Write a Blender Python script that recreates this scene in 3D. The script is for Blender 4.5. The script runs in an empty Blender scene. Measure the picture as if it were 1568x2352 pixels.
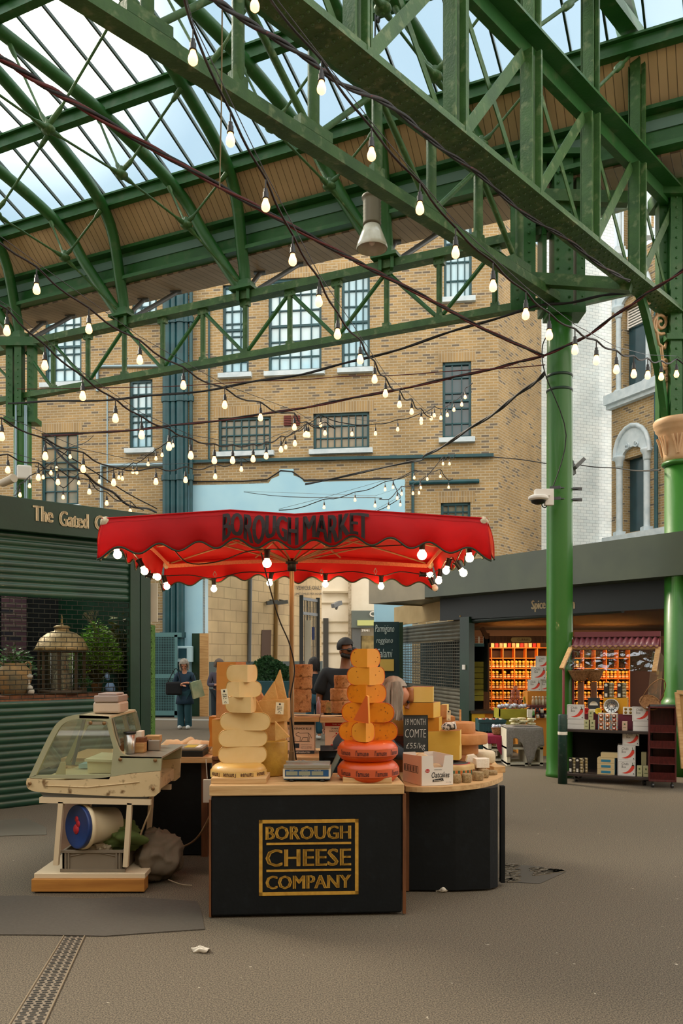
import bpy, math, random
from mathutils import Vector, Matrix, noise
# ---------------------------------------------------------------- camera, sky, sun, exposure
F, HZ, CX, CH = 1950.0, 1510.0, 784.0, 1.65      # focal length in pixels, horizon row, centre column, eye height
SC = bpy.context.scene
COL = SC.collection
cam_d = bpy.data.cameras.new('camera'); cam = bpy.data.objects.new('camera', cam_d); COL.objects.link(cam)
cam_d.sensor_fit = 'VERTICAL'; cam_d.sensor_height = 36.0; cam_d.lens = F / 2352 * 36
cam_d.shift_y = (HZ - 1176) / 2352; cam_d.clip_start = 0.05; cam_d.clip_end = 300
cam.location = (0, 0, CH); cam.rotation_euler = (math.pi / 2, 0, 0); SC.camera = cam
SC.view_settings.view_transform = 'Standard'; SC.view_settings.look = 'None'
SC.view_settings.gamma = 1; SC.view_settings.use_curve_mapping = False
SC.view_settings.exposure = 1.16
SUN_DIR = Vector((-0.62, 0.50, 0.66)).normalized()
GLOW = Vector((-0.30, 0.78, 0.60)).normalized()
wd = bpy.data.worlds.new('sky'); SC.world = wd; wd.use_nodes = True
nt = wd.node_tree; nt.nodes.clear()
def N(nt, t, **k):
    n = nt.nodes.new(t)
    for a, b in k.items(): setattr(n, a, b)
    return n
o = N(nt, 'ShaderNodeOutputWorld'); bg = N(nt, 'ShaderNodeBackground'); tc = N(nt, 'ShaderNodeTexCoord')
dt = N(nt, 'ShaderNodeVectorMath', operation='DOT_PRODUCT'); dt.inputs[1].default_value = GLOW
nrm = N(nt, 'ShaderNodeVectorMath', operation='NORMALIZE')
nt.links.new(tc.outputs['Generated'], nrm.inputs[0]); nt.links.new(nrm.outputs[0], dt.inputs[0])
cr = N(nt, 'ShaderNodeValToRGB'); nt.links.new(dt.outputs['Value'], cr.inputs[0])
e = cr.color_ramp.elements
e[0].position = 0.0; e[0].color = (1.12, 1.02, 0.90, 1)
e[1].position = 0.9985; e[1].color = (2.4, 2.2, 1.8, 1)
x = e.new(0.60); x.color = (1.05, 1.06, 1.04, 1)
x = e.new(0.86); x.color = (0.30, 0.40, 0.46, 1)
x = e.new(0.987); x.color = (0.20, 0.31, 0.38, 1)
x = e.new(0.9935); x.color = (0.6, 0.66, 0.64, 1)
nz = N(nt, 'ShaderNodeTexNoise'); nz.inputs['Scale'].default_value = 2.5; nz.inputs['Detail'].default_value = 5
nt.links.new(nrm.outputs[0], nz.inputs['Vector'])
mr = N(nt, 'ShaderNodeMapRange'); mr.inputs[1].default_value = .42; mr.inputs[2].default_value = .62
nt.links.new(nz.outputs[0], mr.inputs[0])
mx = N(nt, 'ShaderNodeMixRGB', blend_type='SCREEN'); mx.inputs[2].default_value = (.62, .68, .70, 1)
mu = N(nt, 'ShaderNodeMath', operation='MULTIPLY'); mu.inputs[1].default_value = .14
nt.links.new(mr.outputs[0], mu.inputs[0]); nt.links.new(mu.outputs[0], mx.inputs[0])
nt.links.new(cr.outputs[0], mx.inputs[1])
nt.links.new(mx.outputs[0], bg.inputs[0]); bg.inputs[1].default_value = 0.95; nt.links.new(bg.outputs[0], o.inputs[0])
sd = bpy.data.lights.new('sun', 'SUN'); sd.energy = 2.6; sd.angle = 0.30; sd.color = (1, .86, .66)
sun = bpy.data.objects.new('sun', sd); COL.objects.link(sun)
sun.rotation_euler = SUN_DIR.to_track_quat('Z', 'Y').to_euler(); sun.location = (-8, 6, 14)

# ---------------------------------------------------------------- helpers
R = random.Random(7)
Z = Vector((0, 0, 1)); PI = math.pi
def W(px, py, D): return Vector(((px - CX) / F * D, D, CH + (HZ - py) / F * D))
def G(px, py, z=0.0): return W(px, py, F * (CH - z) / (py - HZ))
def V(*a): return Vector(a)
def lin(h):
    h = h.lstrip('#'); c = [int(h[i:i + 2], 16) / 255 for i in (0, 2, 4)]
    return tuple((x / 12.92 if x <= .04045 else ((x + .055) / 1.055) ** 2.4) for x in c) + (1,)
MATS = {}
def mat(name, col, rough=.6, metal=0, col2=None, scale=8, detail=4, bump=0, bscale=None, stretch=None, emit=None, estr=0,
        lo=.35, hi=.65, spec=.5, coords='Object', coat=0, sss=0, dark=None, dscale=3, dlo=.56):
    m = bpy.data.materials.new(name); m.use_nodes = True; nt = m.node_tree
    b = nt.nodes['Principled BSDF']; L = nt.links.new
    b.inputs['Base Color'].default_value = lin(col); b.inputs['Roughness'].default_value = rough
    b.inputs['Metallic'].default_value = metal; b.inputs['Specular IOR Level'].default_value = spec
    b.inputs['Coat Weight'].default_value = coat
    if sss: b.inputs['Subsurface Weight'].default_value = sss; b.inputs['Subsurface Scale'].default_value = .02
    if col2 or bump or dark:
        tc = N(nt, 'ShaderNodeTexCoord'); mp = N(nt, 'ShaderNodeMapping')
        L(tc.outputs[coords], mp.inputs[0])
        if stretch: mp.inputs['Scale'].default_value = stretch
        vec = mp.outputs[0]
    last = None
    if col2:
        n = N(nt, 'ShaderNodeTexNoise'); n.inputs['Scale'].default_value = scale; n.inputs['Detail'].default_value = detail
        L(vec, n.inputs['Vector']); r = N(nt, 'ShaderNodeValToRGB'); L(n.outputs[0], r.inputs[0])
        r.color_ramp.elements[0].position = lo; r.color_ramp.elements[0].color = lin(col)
        r.color_ramp.elements[1].position = hi; r.color_ramp.elements[1].color = lin(col2)
        last = r.outputs[0]; L(last, b.inputs['Base Color'])
    if dark:
        n = N(nt, 'ShaderNodeTexNoise'); n.inputs['Scale'].default_value = dscale; n.inputs['Detail'].default_value = 8
        L(tc.outputs[coords], n.inputs['Vector']); r = N(nt, 'ShaderNodeValToRGB'); L(n.outputs[0], r.inputs[0])
        r.color_ramp.elements[0].position = dlo; r.color_ramp.elements[0].color = (0, 0, 0, 1)
        r.color_ramp.elements[1].position = dlo + (.14 if dlo < .6 else .03); r.color_ramp.elements[1].color = (1, 1, 1, 1)
        mx = N(nt, 'ShaderNodeMixRGB'); L(r.outputs[0], mx.inputs[0]); mx.inputs[2].default_value = lin(dark)
        if last: L(last, mx.inputs[1])
        else: mx.inputs[1].default_value = lin(col)
        L(mx.outputs[0], b.inputs['Base Color'])
    if bump:
        n2 = N(nt, 'ShaderNodeTexNoise'); n2.inputs['Scale'].default_value = bscale or scale * 4; n2.inputs['Detail'].default_value = 5
        L(vec, n2.inputs['Vector']); bp = N(nt, 'ShaderNodeBump'); bp.inputs['Strength'].default_value = bump
        bp.inputs['Distance'].default_value = .01; L(n2.outputs[0], bp.inputs['Height']); L(bp.outputs[0], b.inputs['Normal'])
    if emit:
        b.inputs['Emission Color'].default_value = lin(emit); b.inputs['Emission Strength'].default_value = estr
    MATS[name] = m
    return m
def brickmat(name, c1, c2, mortar, w=.225, h=.075, ms=.012, c3=None, rough=.9, off=.5, bump=.4, squash=1, coat=0):
    m = bpy.data.materials.new(name); m.use_nodes = True; nt = m.node_tree; L = nt.links.new
    b = nt.nodes['Principled BSDF']; b.inputs['Roughness'].default_value = rough; b.inputs['Coat Weight'].default_value = coat
    uv = N(nt, 'ShaderNodeUVMap'); uv.uv_map = 'UVMap'
    t = N(nt, 'ShaderNodeTexBrick'); t.offset = off; t.squash = squash
    t.inputs['Scale'].default_value = 1; t.inputs['Brick Width'].default_value = w; t.inputs['Row Height'].default_value = h
    t.inputs['Mortar Size'].default_value = ms; t.inputs['Mortar Smooth'].default_value = .3; t.inputs['Bias'].default_value = 0
    t.inputs['Color1'].default_value = lin(c1); t.inputs['Color2'].default_value = lin(c2); t.inputs['Mortar'].default_value = lin(mortar)
    L(uv.outputs[0], t.inputs['Vector'])
    last = t.outputs['Color']
    if c3:   # scattered odd bricks: a second brick grid with the same layout gives each brick its own value
        t2 = N(nt, 'ShaderNodeTexBrick'); t2.offset = off; t2.squash = squash
        t2.inputs['Scale'].default_value = 1; t2.inputs['Brick Width'].default_value = w; t2.inputs['Row Height'].default_value = h
        t2.inputs['Mortar Size'].default_value = ms; t2.inputs['Color1'].default_value = (0, 0, 0, 1); t2.inputs['Color2'].default_value = (1, 1, 1, 1)
        t2.inputs['Mortar'].default_value = (0, 0, 0, 1); L(uv.outputs[0], t2.inputs['Vector'])
        r = N(nt, 'ShaderNodeValToRGB'); r.color_ramp.elements[0].position = .86; r.color_ramp.elements[0].color = (0, 0, 0, 1)
        r.color_ramp.elements[1].position = .9; L(t2.outputs['Color'], r.inputs[0])
        mx = N(nt, 'ShaderNodeMixRGB'); L(r.outputs[0], mx.inputs[0]); L(last, mx.inputs[1]); mx.inputs[2].default_value = lin(c3); last = mx.outputs[0]
    n = N(nt, 'ShaderNodeTexNoise'); n.inputs['Scale'].default_value = .9; n.inputs['Detail'].default_value = 6; L(uv.outputs[0], n.inputs['Vector'])
    r = N(nt, 'ShaderNodeMapRange'); r.inputs[1].default_value = .3; r.inputs[2].default_value = .7; r.inputs[3].default_value = .78; r.inputs[4].default_value = 1.1
    L(n.outputs[0], r.inputs[0]); mx = N(nt, 'ShaderNodeMixRGB', blend_type='MULTIPLY'); mx.inputs[0].default_value = 1
    L(last, mx.inputs[1]); L(r.outputs[0], mx.inputs[2]); L(mx.outputs[0], b.inputs['Base Color'])
    bp = N(nt, 'ShaderNodeBump'); bp.inputs['Strength'].default_value = bump; bp.inputs['Distance'].default_value = .008; bp.invert = True
    L(t.outputs['Fac'], bp.inputs['Height']); L(bp.outputs[0], b.inputs['Normal'])
    MATS[name] = m; return m
def boardmat(name, c1, c2, groove, w=.1, rough=.55, vertical=True, bump=.5):
    # long boards with grooves (UV in metres)
    m = brickmat(name, c1, c2, groove, w=30, h=w, ms=.006, rough=rough, bump=bump)
    if vertical:
        nt = m.node_tree; uv = next(n for n in nt.nodes if n.type == 'UVMAP')
        mp = N(nt, 'ShaderNodeMapping'); mp.inputs['Rotation'].default_value = (0, 0, PI / 2); nt.links.new(uv.outputs[0], mp.inputs[0])
        for n in nt.nodes:
            if n.type == 'TEX_BRICK': nt.links.new(mp.outputs[0], n.inputs['Vector'])
    return m
def glassmat(name, tint='#ffffff', refl=.12, rough=.02, film=0.0, filmcol='#dfe8ea', bump=0):
    m = bpy.data.materials.new(name); m.use_nodes = True; nt = m.node_tree; L = nt.links.new
    nt.nodes.remove(nt.nodes['Principled BSDF']); out = nt.nodes['Material Output']
    tr = N(nt, 'ShaderNodeBsdfTransparent'); tr.inputs[0].default_value = lin(tint)
    gl = N(nt, 'ShaderNodeBsdfGlossy'); gl.inputs['Roughness'].default_value = rough
    lw = N(nt, 'ShaderNodeLayerWeight'); lw.inputs[0].default_value = .5
    pw = N(nt, 'ShaderNodeMath', operation='POWER'); pw.inputs[1].default_value = 4; L(lw.outputs['Facing'], pw.inputs[0])
    ad = N(nt, 'ShaderNodeMath', operation='MULTIPLY_ADD'); ad.inputs[1].default_value = .45; ad.inputs[2].default_value = refl; ad.use_clamp = True
    L(pw.outputs[0], ad.inputs[0]); mx = N(nt, 'ShaderNodeMixShader'); L(ad.outputs[0], mx.inputs[0]); L(tr.outputs[0], mx.inputs[1]); L(gl.outputs[0], mx.inputs[2])
    last = mx.outputs[0]
    if film:
        df = N(nt, 'ShaderNodeBsdfDiffuse'); df.inputs[0].default_value = lin(filmcol)
        tl = N(nt, 'ShaderNodeBsdfTranslucent'); tl.inputs[0].default_value = lin(filmcol)
        m1 = N(nt, 'ShaderNodeMixShader'); m1.inputs[0].default_value = .5; L(df.outputs[0], m1.inputs[1]); L(tl.outputs[0], m1.inputs[2])
        m2 = N(nt, 'ShaderNodeMixShader'); m2.inputs[0].default_value = film; L(last, m2.inputs[1]); L(m1.outputs[0], m2.inputs[2]); last = m2.outputs[0]
    if bump:
        tc = N(nt, 'ShaderNodeTexCoord'); n = N(nt, 'ShaderNodeTexNoise'); n.inputs['Scale'].default_value = 3; L(tc.outputs['Object'], n.inputs['Vector'])
        bp = N(nt, 'ShaderNodeBump'); bp.inputs['Strength'].default_value = bump; bp.inputs['Distance'].default_value = .1
        L(n.outputs[0], bp.inputs['Height']); L(bp.outputs[0], gl.inputs['Normal'])
    L(last, out.inputs[0]); MATS[name] = m; return m

def smoothpts(pts, k=6):
    P = [Vector(p) for p in pts]; out = []
    for i in range(len(P) - 1):
        p0 = P[max(i - 1, 0)]; p1 = P[i]; p2 = P[i + 1]; p3 = P[min(i + 2, len(P) - 1)]
        for j in range(k):
            t = j / k
            out.append(.5 * ((2 * p1) + (-p0 + p2) * t + (2 * p0 - 5 * p1 + 4 * p2 - p3) * t * t + (-p0 + 3 * p1 - 3 * p2 + p3) * t ** 3))
    out.append(P[-1]); return out
def sag(a, b, d, k=8):
    a = Vector(a); b = Vector(b)
    return [a.lerp(b, i / k) - Z * d * 4 * (i / k) * (1 - i / k) for i in range(k + 1)]
def frame(o, x, y=None, n=None):
    """matrix with x axis x, y axis up-ish, z axis normal"""
    x = Vector(x).normalized(); y = Vector(y or (0, 0, 1)); n = x.cross(y).normalized(); y = n.cross(x).normalized()
    M = Matrix.Identity(4)
    for i in range(3): M[i][0] = x[i]; M[i][1] = y[i]; M[i][2] = n[i]; M[i][3] = o[i]
    return M
def TR(loc, rz=0, rx=0, ry=0):
    return Matrix.Translation(Vector(loc)) @ Matrix.Rotation(rz, 4, 'Z') @ Matrix.Rotation(ry, 4, 'Y') @ Matrix.Rotation(rx, 4, 'X')
WM = {}
class MB:
    def __init__(s): s.v = []; s.f = []; s.m = []; s.s = []
    def add(s, vs, fs, mi=0, T=None, sm=False):
        b = len(s.v)
        s.v += [(T @ Vector(p)) if T is not None else Vector(p) for p in vs]
        for f in fs: s.f.append([b + i for i in f]); s.m.append(mi); s.s.append(sm)
        return s
    def bx(s, x0, x1, y0, y1, z0, z1, mi=0, T=None):
        return s.add([(x0, y0, z0), (x1, y0, z0), (x1, y1, z0), (x0, y1, z0), (x0, y0, z1), (x1, y0, z1), (x1, y1, z1), (x0, y1, z1)],
                     [(0, 3, 2, 1), (4, 5, 6, 7), (0, 1, 5, 4), (1, 2, 6, 5), (2, 3, 7, 6), (3, 0, 4, 7)], mi, T)
    def box(s, c, size, rz=0, mi=0, T=None):
        M = TR(c, rz); M = (T @ M) if T is not None else M
        a, b, d = size[0] / 2, size[1] / 2, size[2] / 2
        return s.bx(-a, a, -b, b, -d, d, mi, M)
    def beam(s, a, b, w, h, mi=0, up=None, ext=0):
        a = Vector(a); b = Vector(b); d = (b - a); L = d.length
        if L < 1e-6: return s
        d /= L; up = Vector(up) if up else (Z if abs(d.z) < .95 else Vector((0, 1, 0)))
        x = d.cross(up).normalized(); u = x.cross(d).normalized()
        M = Matrix.Identity(4)
        for i in range(3): M[i][0] = d[i]; M[i][1] = x[i]; M[i][2] = u[i]; M[i][3] = a[i]
        return s.bx(-ext, L + ext, -w / 2, w / 2, -h / 2, h / 2, mi, M)
    def tube(s, pts, r, n=8, mi=0, sm=True, cap=True, flat=1):
        pts = [Vector(p) for p in pts]; rs = r if isinstance(r, (list, tuple)) else [r] * len(pts)
        vs = []; prev = None
        for i, p in enumerate(pts):
            d = (pts[min(i + 1, len(pts) - 1)] - pts[max(i - 1, 0)])
            d = d.normalized() if d.length > 1e-9 else Z.copy()
            if prev is None: a = d.cross(Z if abs(d.z) < .9 else Vector((1, 0, 0))).normalized()
            else: a = (prev - d * prev.dot(d)); a = a.normalized() if a.length > 1e-6 else d.orthogonal().normalized()
            prev = a; b = d.cross(a)
            for k in range(n):
                t = 2 * PI * k / n; vs.append(p + (a * math.cos(t) + b * math.sin(t) * flat) * rs[i])
        fs = []
        for i in range(len(pts) - 1):
            for k in range(n):
                fs.append((i * n + k, i * n + (k + 1) % n, (i + 1) * n + (k + 1) % n, (i + 1) * n + k))
        s.add(vs, fs, mi, None, sm)
        if cap: s.add(vs[:n], [tuple(range(n))[::-1]], mi); s.add(vs[-n:], [tuple(range(n))], mi)
        return s
    def cyl(s, c, r, h, n=24, mi=0, r2=None, T=None, sm=True):
        r2 = r if r2 is None else r2
        return s.lathe([(0, 0), (r, 0), (r2, h), (0, h)], c, n, mi, T=T, sm=sm)
    def lathe(s, prof, c=(0, 0, 0), n=24, mi=0, a0=0, a1=2 * PI, T=None, sm=True, sx=1, sy=1, mis=None):
        full = abs(a1 - a0 - 2 * PI) < 1e-6; k = n if full else n + 1; c = Vector(c)
        M = T if T is not None else None; base = len(s.v); idx = []
        for j in range(k):
            a = a0 + (a1 - a0) * j / n; ca, sa = math.cos(a), math.sin(a); row = []
            for (r, z) in prof:
                p = c + Vector((r * ca * sx, r * sa * sy, z)); s.v.append(M @ p if M is not None else p); row.append(len(s.v) - 1)
            idx.append(row)
        for j in range(n):
            A = idx[j]; B = idx[(j + 1) % k]
            for i in range(len(prof) - 1):
                if prof[i][0] < 1e-9 and prof[i + 1][0] < 1e-9: continue
                if prof[i][0] < 1e-9: f = [A[i], B[i + 1], A[i + 1]]
                elif prof[i + 1][0] < 1e-9: f = [A[i], B[i], A[i + 1]]
                else: f = [A[i], B[i], B[i + 1], A[i + 1]]
                s.f.append(f); s.m.append(mis[i] if mis else mi); s.s.append(sm)
        return s
    def sph(s, c, r, n=12, mi=0, T=None, sm=True):
        r = r if isinstance(r, (tuple, list)) else (r, r, r); h = n // 2
        prof = [(math.sin(PI * i / h), -math.cos(PI * i / h)) for i in range(h + 1)]
        prof[0] = (0, -1); prof[-1] = (0, 1)
        M = Matrix.Translation(Vector(c)) @ Matrix.Diagonal((r[0], r[1], r[2], 1)); M = T @ M if T is not None else M
        return s.lathe(prof, (0, 0, 0), n, mi, T=M, sm=sm)
    def prism(s, poly, th, T=None, mi=0, sm=False, mside=None):
        n = len(poly); vs = [(p[0], p[1], 0) for p in poly] + [(p[0], p[1], th) for p in poly]
        s.add(vs, [tuple(range(n))[::-1], tuple(range(n, 2 * n))], mi, T)
        return s.add(vs, [(i, (i + 1) % n, n + (i + 1) % n, n + i) for i in range(n)], mi if mside is None else mside, T, sm)
    def quad(s, a, b, c, d, mi=0): return s.add([a, b, c, d], [(0, 1, 2, 3)], mi)
    def rivet(s, p, nrm, r=.016, mi=0):
        nrm = Vector(nrm).normalized(); a = nrm.orthogonal().normalized(); b = nrm.cross(a); p = Vector(p); vs = []
        for (rr, hh) in ((1, 0), (.72, .55)):
            for k in range(6): t = k * PI / 3; vs.append(p + (a * math.cos(t) + b * math.sin(t)) * r * rr + nrm * r * hh)
        vs.append(p + nrm * r * .75)
        return s.add(vs, [(k, (k + 1) % 6, 6 + (k + 1) % 6, 6 + k) for k in range(6)] + [(6 + k, 6 + (k + 1) % 6, 12) for k in range(6)], mi, None, True)
    def text(s, body, fn, w, h, mi=0, offset=0, spacing=1, res=2, sub=0, shear=0, bold=0):
        """lettering fitted to w x h, centred; fn maps (u, v, lift) to a point"""
        vs, fs = textgeo(body, offset, spacing, res, shear)
        xs = [p[0] for p in vs]; ys = [p[1] for p in vs]; x0, x1, y0, y1 = min(xs), max(xs), min(ys), max(ys)
        P = [((p[0] - x0) / (x1 - x0) * w - w / 2, (p[1] - y0) / (y1 - y0) * h - h / 2) for p in vs]
        for k in ((0,) if not bold else (-1, -.33, .33, 1)):
            s.add([fn(u * (1 - 2 * bold / w) + k * bold, v, 0) for u, v in P], fs, mi)
        return s
    def wobble(s, amp, sc=3, seed=0):
        s.v = [p + Vector(noise.noise_vector(p * sc + Vector((seed, seed * 2, 0)))) * amp for p in s.v]; return s
    def build(s, name, mats, parent=None, bevel=0, subdiv=0, local=False, origin=None, uv=True, weld=False, solid=0):
        mats = mats if isinstance(mats, (list, tuple)) else [mats]
        me = bpy.data.meshes.new(name)
        if local: PM = Matrix.Identity(4); loc = Vector((0, 0, 0))
        elif parent is not None: PM = WM[parent].inverted()
        else:
            if origin is None:
                xs = [p.x for p in s.v]; ys = [p.y for p in s.v]; zs = [p.z for p in s.v]
                origin = ((min(xs) + max(xs)) / 2, (min(ys) + max(ys)) / 2, min(zs))
            PM = Matrix.Translation(-Vector(origin))
        me.from_pydata([tuple(PM @ p) for p in s.v], [], s.f)
        for m_ in mats: me.materials.append(m_)
        me.polygons.foreach_set('material_index', s.m); me.polygons.foreach_set('use_smooth', s.s)
        if uv:
            ul = me.uv_layers.new(name='UVMap').data; V_ = s.v; wn = []
            li = 0
            for f in s.f:
                a, b, c = V_[f[0]], V_[f[1]], V_[f[2]]; n_ = (b - a).cross(c - b)
                if n_.length < 1e-12 and len(f) > 3: n_ = (V_[f[2]] - V_[f[1]]).cross(V_[f[3]] - V_[f[2]])
                if n_.length > 0: n_.normalize()
                if abs(n_.z) > .8: fu = lambda p: (p.x, p.y)
                else:
                    t_ = Vector((-n_.y, n_.x, 0)); t_ = t_.normalized() if t_.length > 1e-6 else Vector((1, 0, 0))
                    w_ = n_.cross(t_); fu = lambda p, t_=t_, w_=w_: (p.dot(t_), abs(p.dot(w_)) if w_.z >= 0 else p.dot(-w_))
                for i in f: ul[li].uv = fu(V_[i]); li += 1
        me.validate(); me.update()
        ob = bpy.data.objects.new(name, me); COL.objects.link(ob)
        if parent is not None: ob.parent = parent; WM[ob] = WM.get(parent, Matrix.Identity(4)).copy()
        else:
            ob.location = Vector((0, 0, 0)) if local else Vector(origin); WM[ob] = Matrix.Translation(ob.location)
        if weld: md = ob.modifiers.new('weld', 'WELD'); md.merge_threshold = 1e-4
        if solid: md = ob.modifiers.new('solid', 'SOLIDIFY'); md.thickness = solid; md.offset = 0
        if bevel: md = ob.modifiers.new('bevel', 'BEVEL'); md.width = bevel; md.segments = 2; md.limit_method = 'ANGLE'; md.angle_limit = .7; md.harden_normals = False
        if subdiv: md = ob.modifiers.new('sub', 'SUBSURF'); md.levels = subdiv; md.render_levels = subdiv
        return ob
_tg = {}
def textgeo(body, offset, spacing, res, shear=0):
    k = (body, offset, spacing, res, shear)
    if k in _tg: return _tg[k]
    cu = bpy.data.curves.new('t', 'FONT'); cu.body = body; cu.size = 1; cu.offset = offset; cu.space_character = spacing
    cu.resolution_u = res; cu.fill_mode = 'BOTH'; cu.dimensions = '2D'; cu.shear = shear
    ob = bpy.data.objects.new('t', cu); COL.objects.link(ob); bpy.context.view_layer.update()
    dg = bpy.context.evaluated_depsgraph_get(); me = ob.evaluated_get(dg).to_mesh()
    r = ([tuple(v.co) for v in me.vertices], [tuple(p.vertices) for p in me.polygons])
    ob.evaluated_get(dg).to_mesh_clear(); bpy.data.objects.remove(ob); bpy.data.curves.remove(cu)
    _tg[k] = r; return r
def on(T, lift=.002):
    return lambda u, v, l=0: T @ Vector((u, v, lift + l))
def thing(name, label, cat, loc=(0, 0, 0), group=None, rz=0):
    o = bpy.data.objects.new(name, None); COL.objects.link(o); o.location = loc; o.rotation_euler = (0, 0, rz); o.empty_display_size = .1
    o['label'] = label; o['category'] = cat
    if group: o['group'] = group
    WM[o] = TR(loc, rz); return o
def tag(o, label, cat, group=None, kind=None):
    o['label'] = label; o['category'] = cat
    if group: o['group'] = group
    if kind: o['kind'] = kind
    return o
def struct(o): o['kind'] = 'structure'; return o
KIDS = {}
def kids(o): return [c for c in bpy.data.objects if c.parent == o]
def copy_tree(o, loc=None, rz=None, label=None, parent=None, scale=None):
    c = o.copy(); COL.objects.link(c); c.parent = parent
    if loc is not None: c.location = loc
    if rz is not None: c.rotation_euler = (0, 0, rz)
    if scale is not None: c.scale = (scale,) * 3 if not isinstance(scale, tuple) else scale
    if label: c['label'] = label
    if o not in KIDS: KIDS[o] = kids(o)
    for k in KIDS[o]: copy_tree(k, parent=c)
    return c
def rr(x0, x1, y0, y1, r, n=4):
    """rounded rectangle outline"""
    out = []
    for cx, cy, a in ((x1 - r, y1 - r, 0), (x0 + r, y1 - r, PI / 2), (x0 + r, y0 + r, PI), (x1 - r, y0 + r, 1.5 * PI)):
        for i in range(n + 1): t = a + PI / 2 * i / n; out.append((cx + r * math.cos(t), cy + r * math.sin(t)))
    return out

# ---------------------------------------------------------------- materials
GREEN = mat('green_paint', '#1f5a22', .42, col2='#2a6529', scale=2.5, detail=6, bump=.25, bscale=30, dark='#45683a', dscale=5, spec=.5)
GREEN_O = mat('green_paint_old', '#2d5524', .5, col2='#426a32', scale=4, detail=8, bump=.35, bscale=45, dark='#6a8052', dscale=9)
GREEN_C = mat('green_column_paint', '#2a6a1c', .42, col2='#316f22', scale=1.5, detail=5, bump=.12, bscale=20, coat=.15)
GREEN_D = mat('dark_green_paint', '#10301f', .38, col2='#153a27', scale=2, bump=.1, bscale=20)
GREEN_SH = mat('shutter_green', '#14382a', .35, col2='#1b4430', scale=3, coat=.2)
TEAL = mat('teal_pipe_paint', '#124048', .45, col2='#1b5058', scale=3)
BLACKM = mat('black_plastic', '#0b0c0d', .45)
BLACKP = mat('black_ply_paint', '#04080b', .65, col2='#070c10', scale=6, detail=8, bump=.12, bscale=40, dark='#0d1317', dscale=14, spec=.3)
CREAM = mat('cream_boards_paint', '#d6b98f', .6)
BRICK = brickmat('stock_brick', '#ab8f60', '#94805c', '#b3a68c', c3='#6f6557')
BRICKR = brickmat('stock_brick_soldier', '#b09466', '#98815c', '#b3a68c', w=.075, h=.3, off=0, ms=.01)
TILEW = brickmat('white_glazed_brick', '#e6f0f2', '#dae8ec', '#a8b8bf', w=.225, h=.1, ms=.006, rough=.25, bump=.3, coat=.3)
STONEC = brickmat('cream_stone_block', '#d8bd8e', '#cdb186', '#a58f68', w=.62, h=.34, ms=.012, rough=.7, bump=.3)
STONEW = mat('white_stone', '#cfdde4', .7, col2='#b9cbd4', scale=5, detail=6, bump=.25)
BLUEP = mat('pale_blue_render', '#9fcfe6', .75, col2='#abd8ea', scale=1.2, detail=5, bump=.1)
ASPH = mat('asphalt', '#3c3429', .85, col2='#776954', scale=130, detail=8, bump=.5, bscale=160, lo=.38, hi=.62, dark='#b5a994', dscale=22, dlo=.715)
WOOD = mat('light_wood', '#c39a63', .55, col2='#a97d49', scale=3, detail=6, stretch=(1, 14, 14), bump=.1)
WOODP = mat('pale_pine', '#d2ad7a', .6, col2='#b98f5c', scale=3, detail=6, stretch=(1, 14, 14), bump=.1)
WOODB = mat('pine_board', '#bf8238', .55, col2='#a3682a', scale=2, detail=6, stretch=(1, 12, 12))
WOODD = mat('brown_wood', '#7a4a26', .6, col2='#5b3319', scale=4, detail=6, stretch=(8, 8, 1))
REDW = mat('maroon_wood', '#5e1f1f', .5, col2='#481414', scale=5, detail=6, stretch=(10, 10, 1))
METAL = mat('brushed_steel', '#b5b2ab', .3, metal=1)
METALD = mat('dark_steel', '#55575a', .45, metal=.8)
PEWTER = mat('grey_metal', '#6d7174', .5, metal=.3)
WHITEP = mat('white_plastic', '#e6e2da', .5)
PAPER = mat('white_paper', '#e9e2d2', .8)
INK = mat('black_ink', '#17191c', .7)
CARD = mat('cardboard', '#c89b6a', .8, col2='#be9060', scale=12)
WINGLASS = mat('window_glass_sky', '#9fd4ea', .08, col2='#cdeaf4', scale=.8, spec=.8, coat=.5)  # sky reflection painted into the glass colour as mottled pale cyan
WINDARK = mat('dark_window_glass', '#1d3a44', .1, spec=.8, col2='#2b4f5a', scale=.7)
# ================================================================ GROUND
fl = MB().add([(-40, -6, 0), (40, -6, 0), (40, 70, 0), (-40, 70, 0)], [(0, 1, 2, 3)]).build('floor', ASPH, origin=(0, 0, 0)); struct(fl)

# ================================================================ ROOF GEOMETRY FRAME
PR = Vector((3.03, 11.8, 0)); PL = Vector((-6.08, 16.2, 0)); U = (PL - PR).normalized(); WV = Vector((-.435, -.90, 0)).normalized()
LA = (PL - PR).length
def RP(a, s, z): return PR + U * a + WV * s + Z * z     # a along the eave girder, s in towards the hall, z height
# soffit, gutter, boarded band
A0_, A1_ = -6.0, 19.0
BOARD = boardmat('cream_roof_boards', '#d4b78c', '#cbae83', '#7d6a4c', w=.11, vertical=False)
SOFF = boardmat('brown_soffit_boards', '#b29a80', '#a58e74', '#6d5d4b', w=.12, vertical=False)
def slabq(mb, p, q, r_, s_, th, mi=0):
    n = (q - p).cross(s_ - p).normalized() * th
    vs = [p, q, r_, s_, p + n, q + n, r_ + n, s_ + n]
    mb.add(vs, [(0, 1, 2, 3), (7, 6, 5, 4), (0, 4, 5, 1), (1, 5, 6, 2), (2, 6, 7, 3), (3, 7, 4, 0)], mi)
m = MB(); slabq(m, RP(A0_, 0, 8.30), RP(A1_, 0, 8.30), RP(A1_, -.95, 8.42), RP(A0_, -.95, 8.42), .03)
ob = m.build('ceiling', SOFF); struct(ob)
m = MB(); slabq(m, RP(A0_, .0, 8.87), RP(A1_, .0, 8.87), RP(A1_, .62, 9.46), RP(A0_, .62, 9.46), .03)
ob = m.build('ceiling', BOARD); struct(ob)
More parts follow.
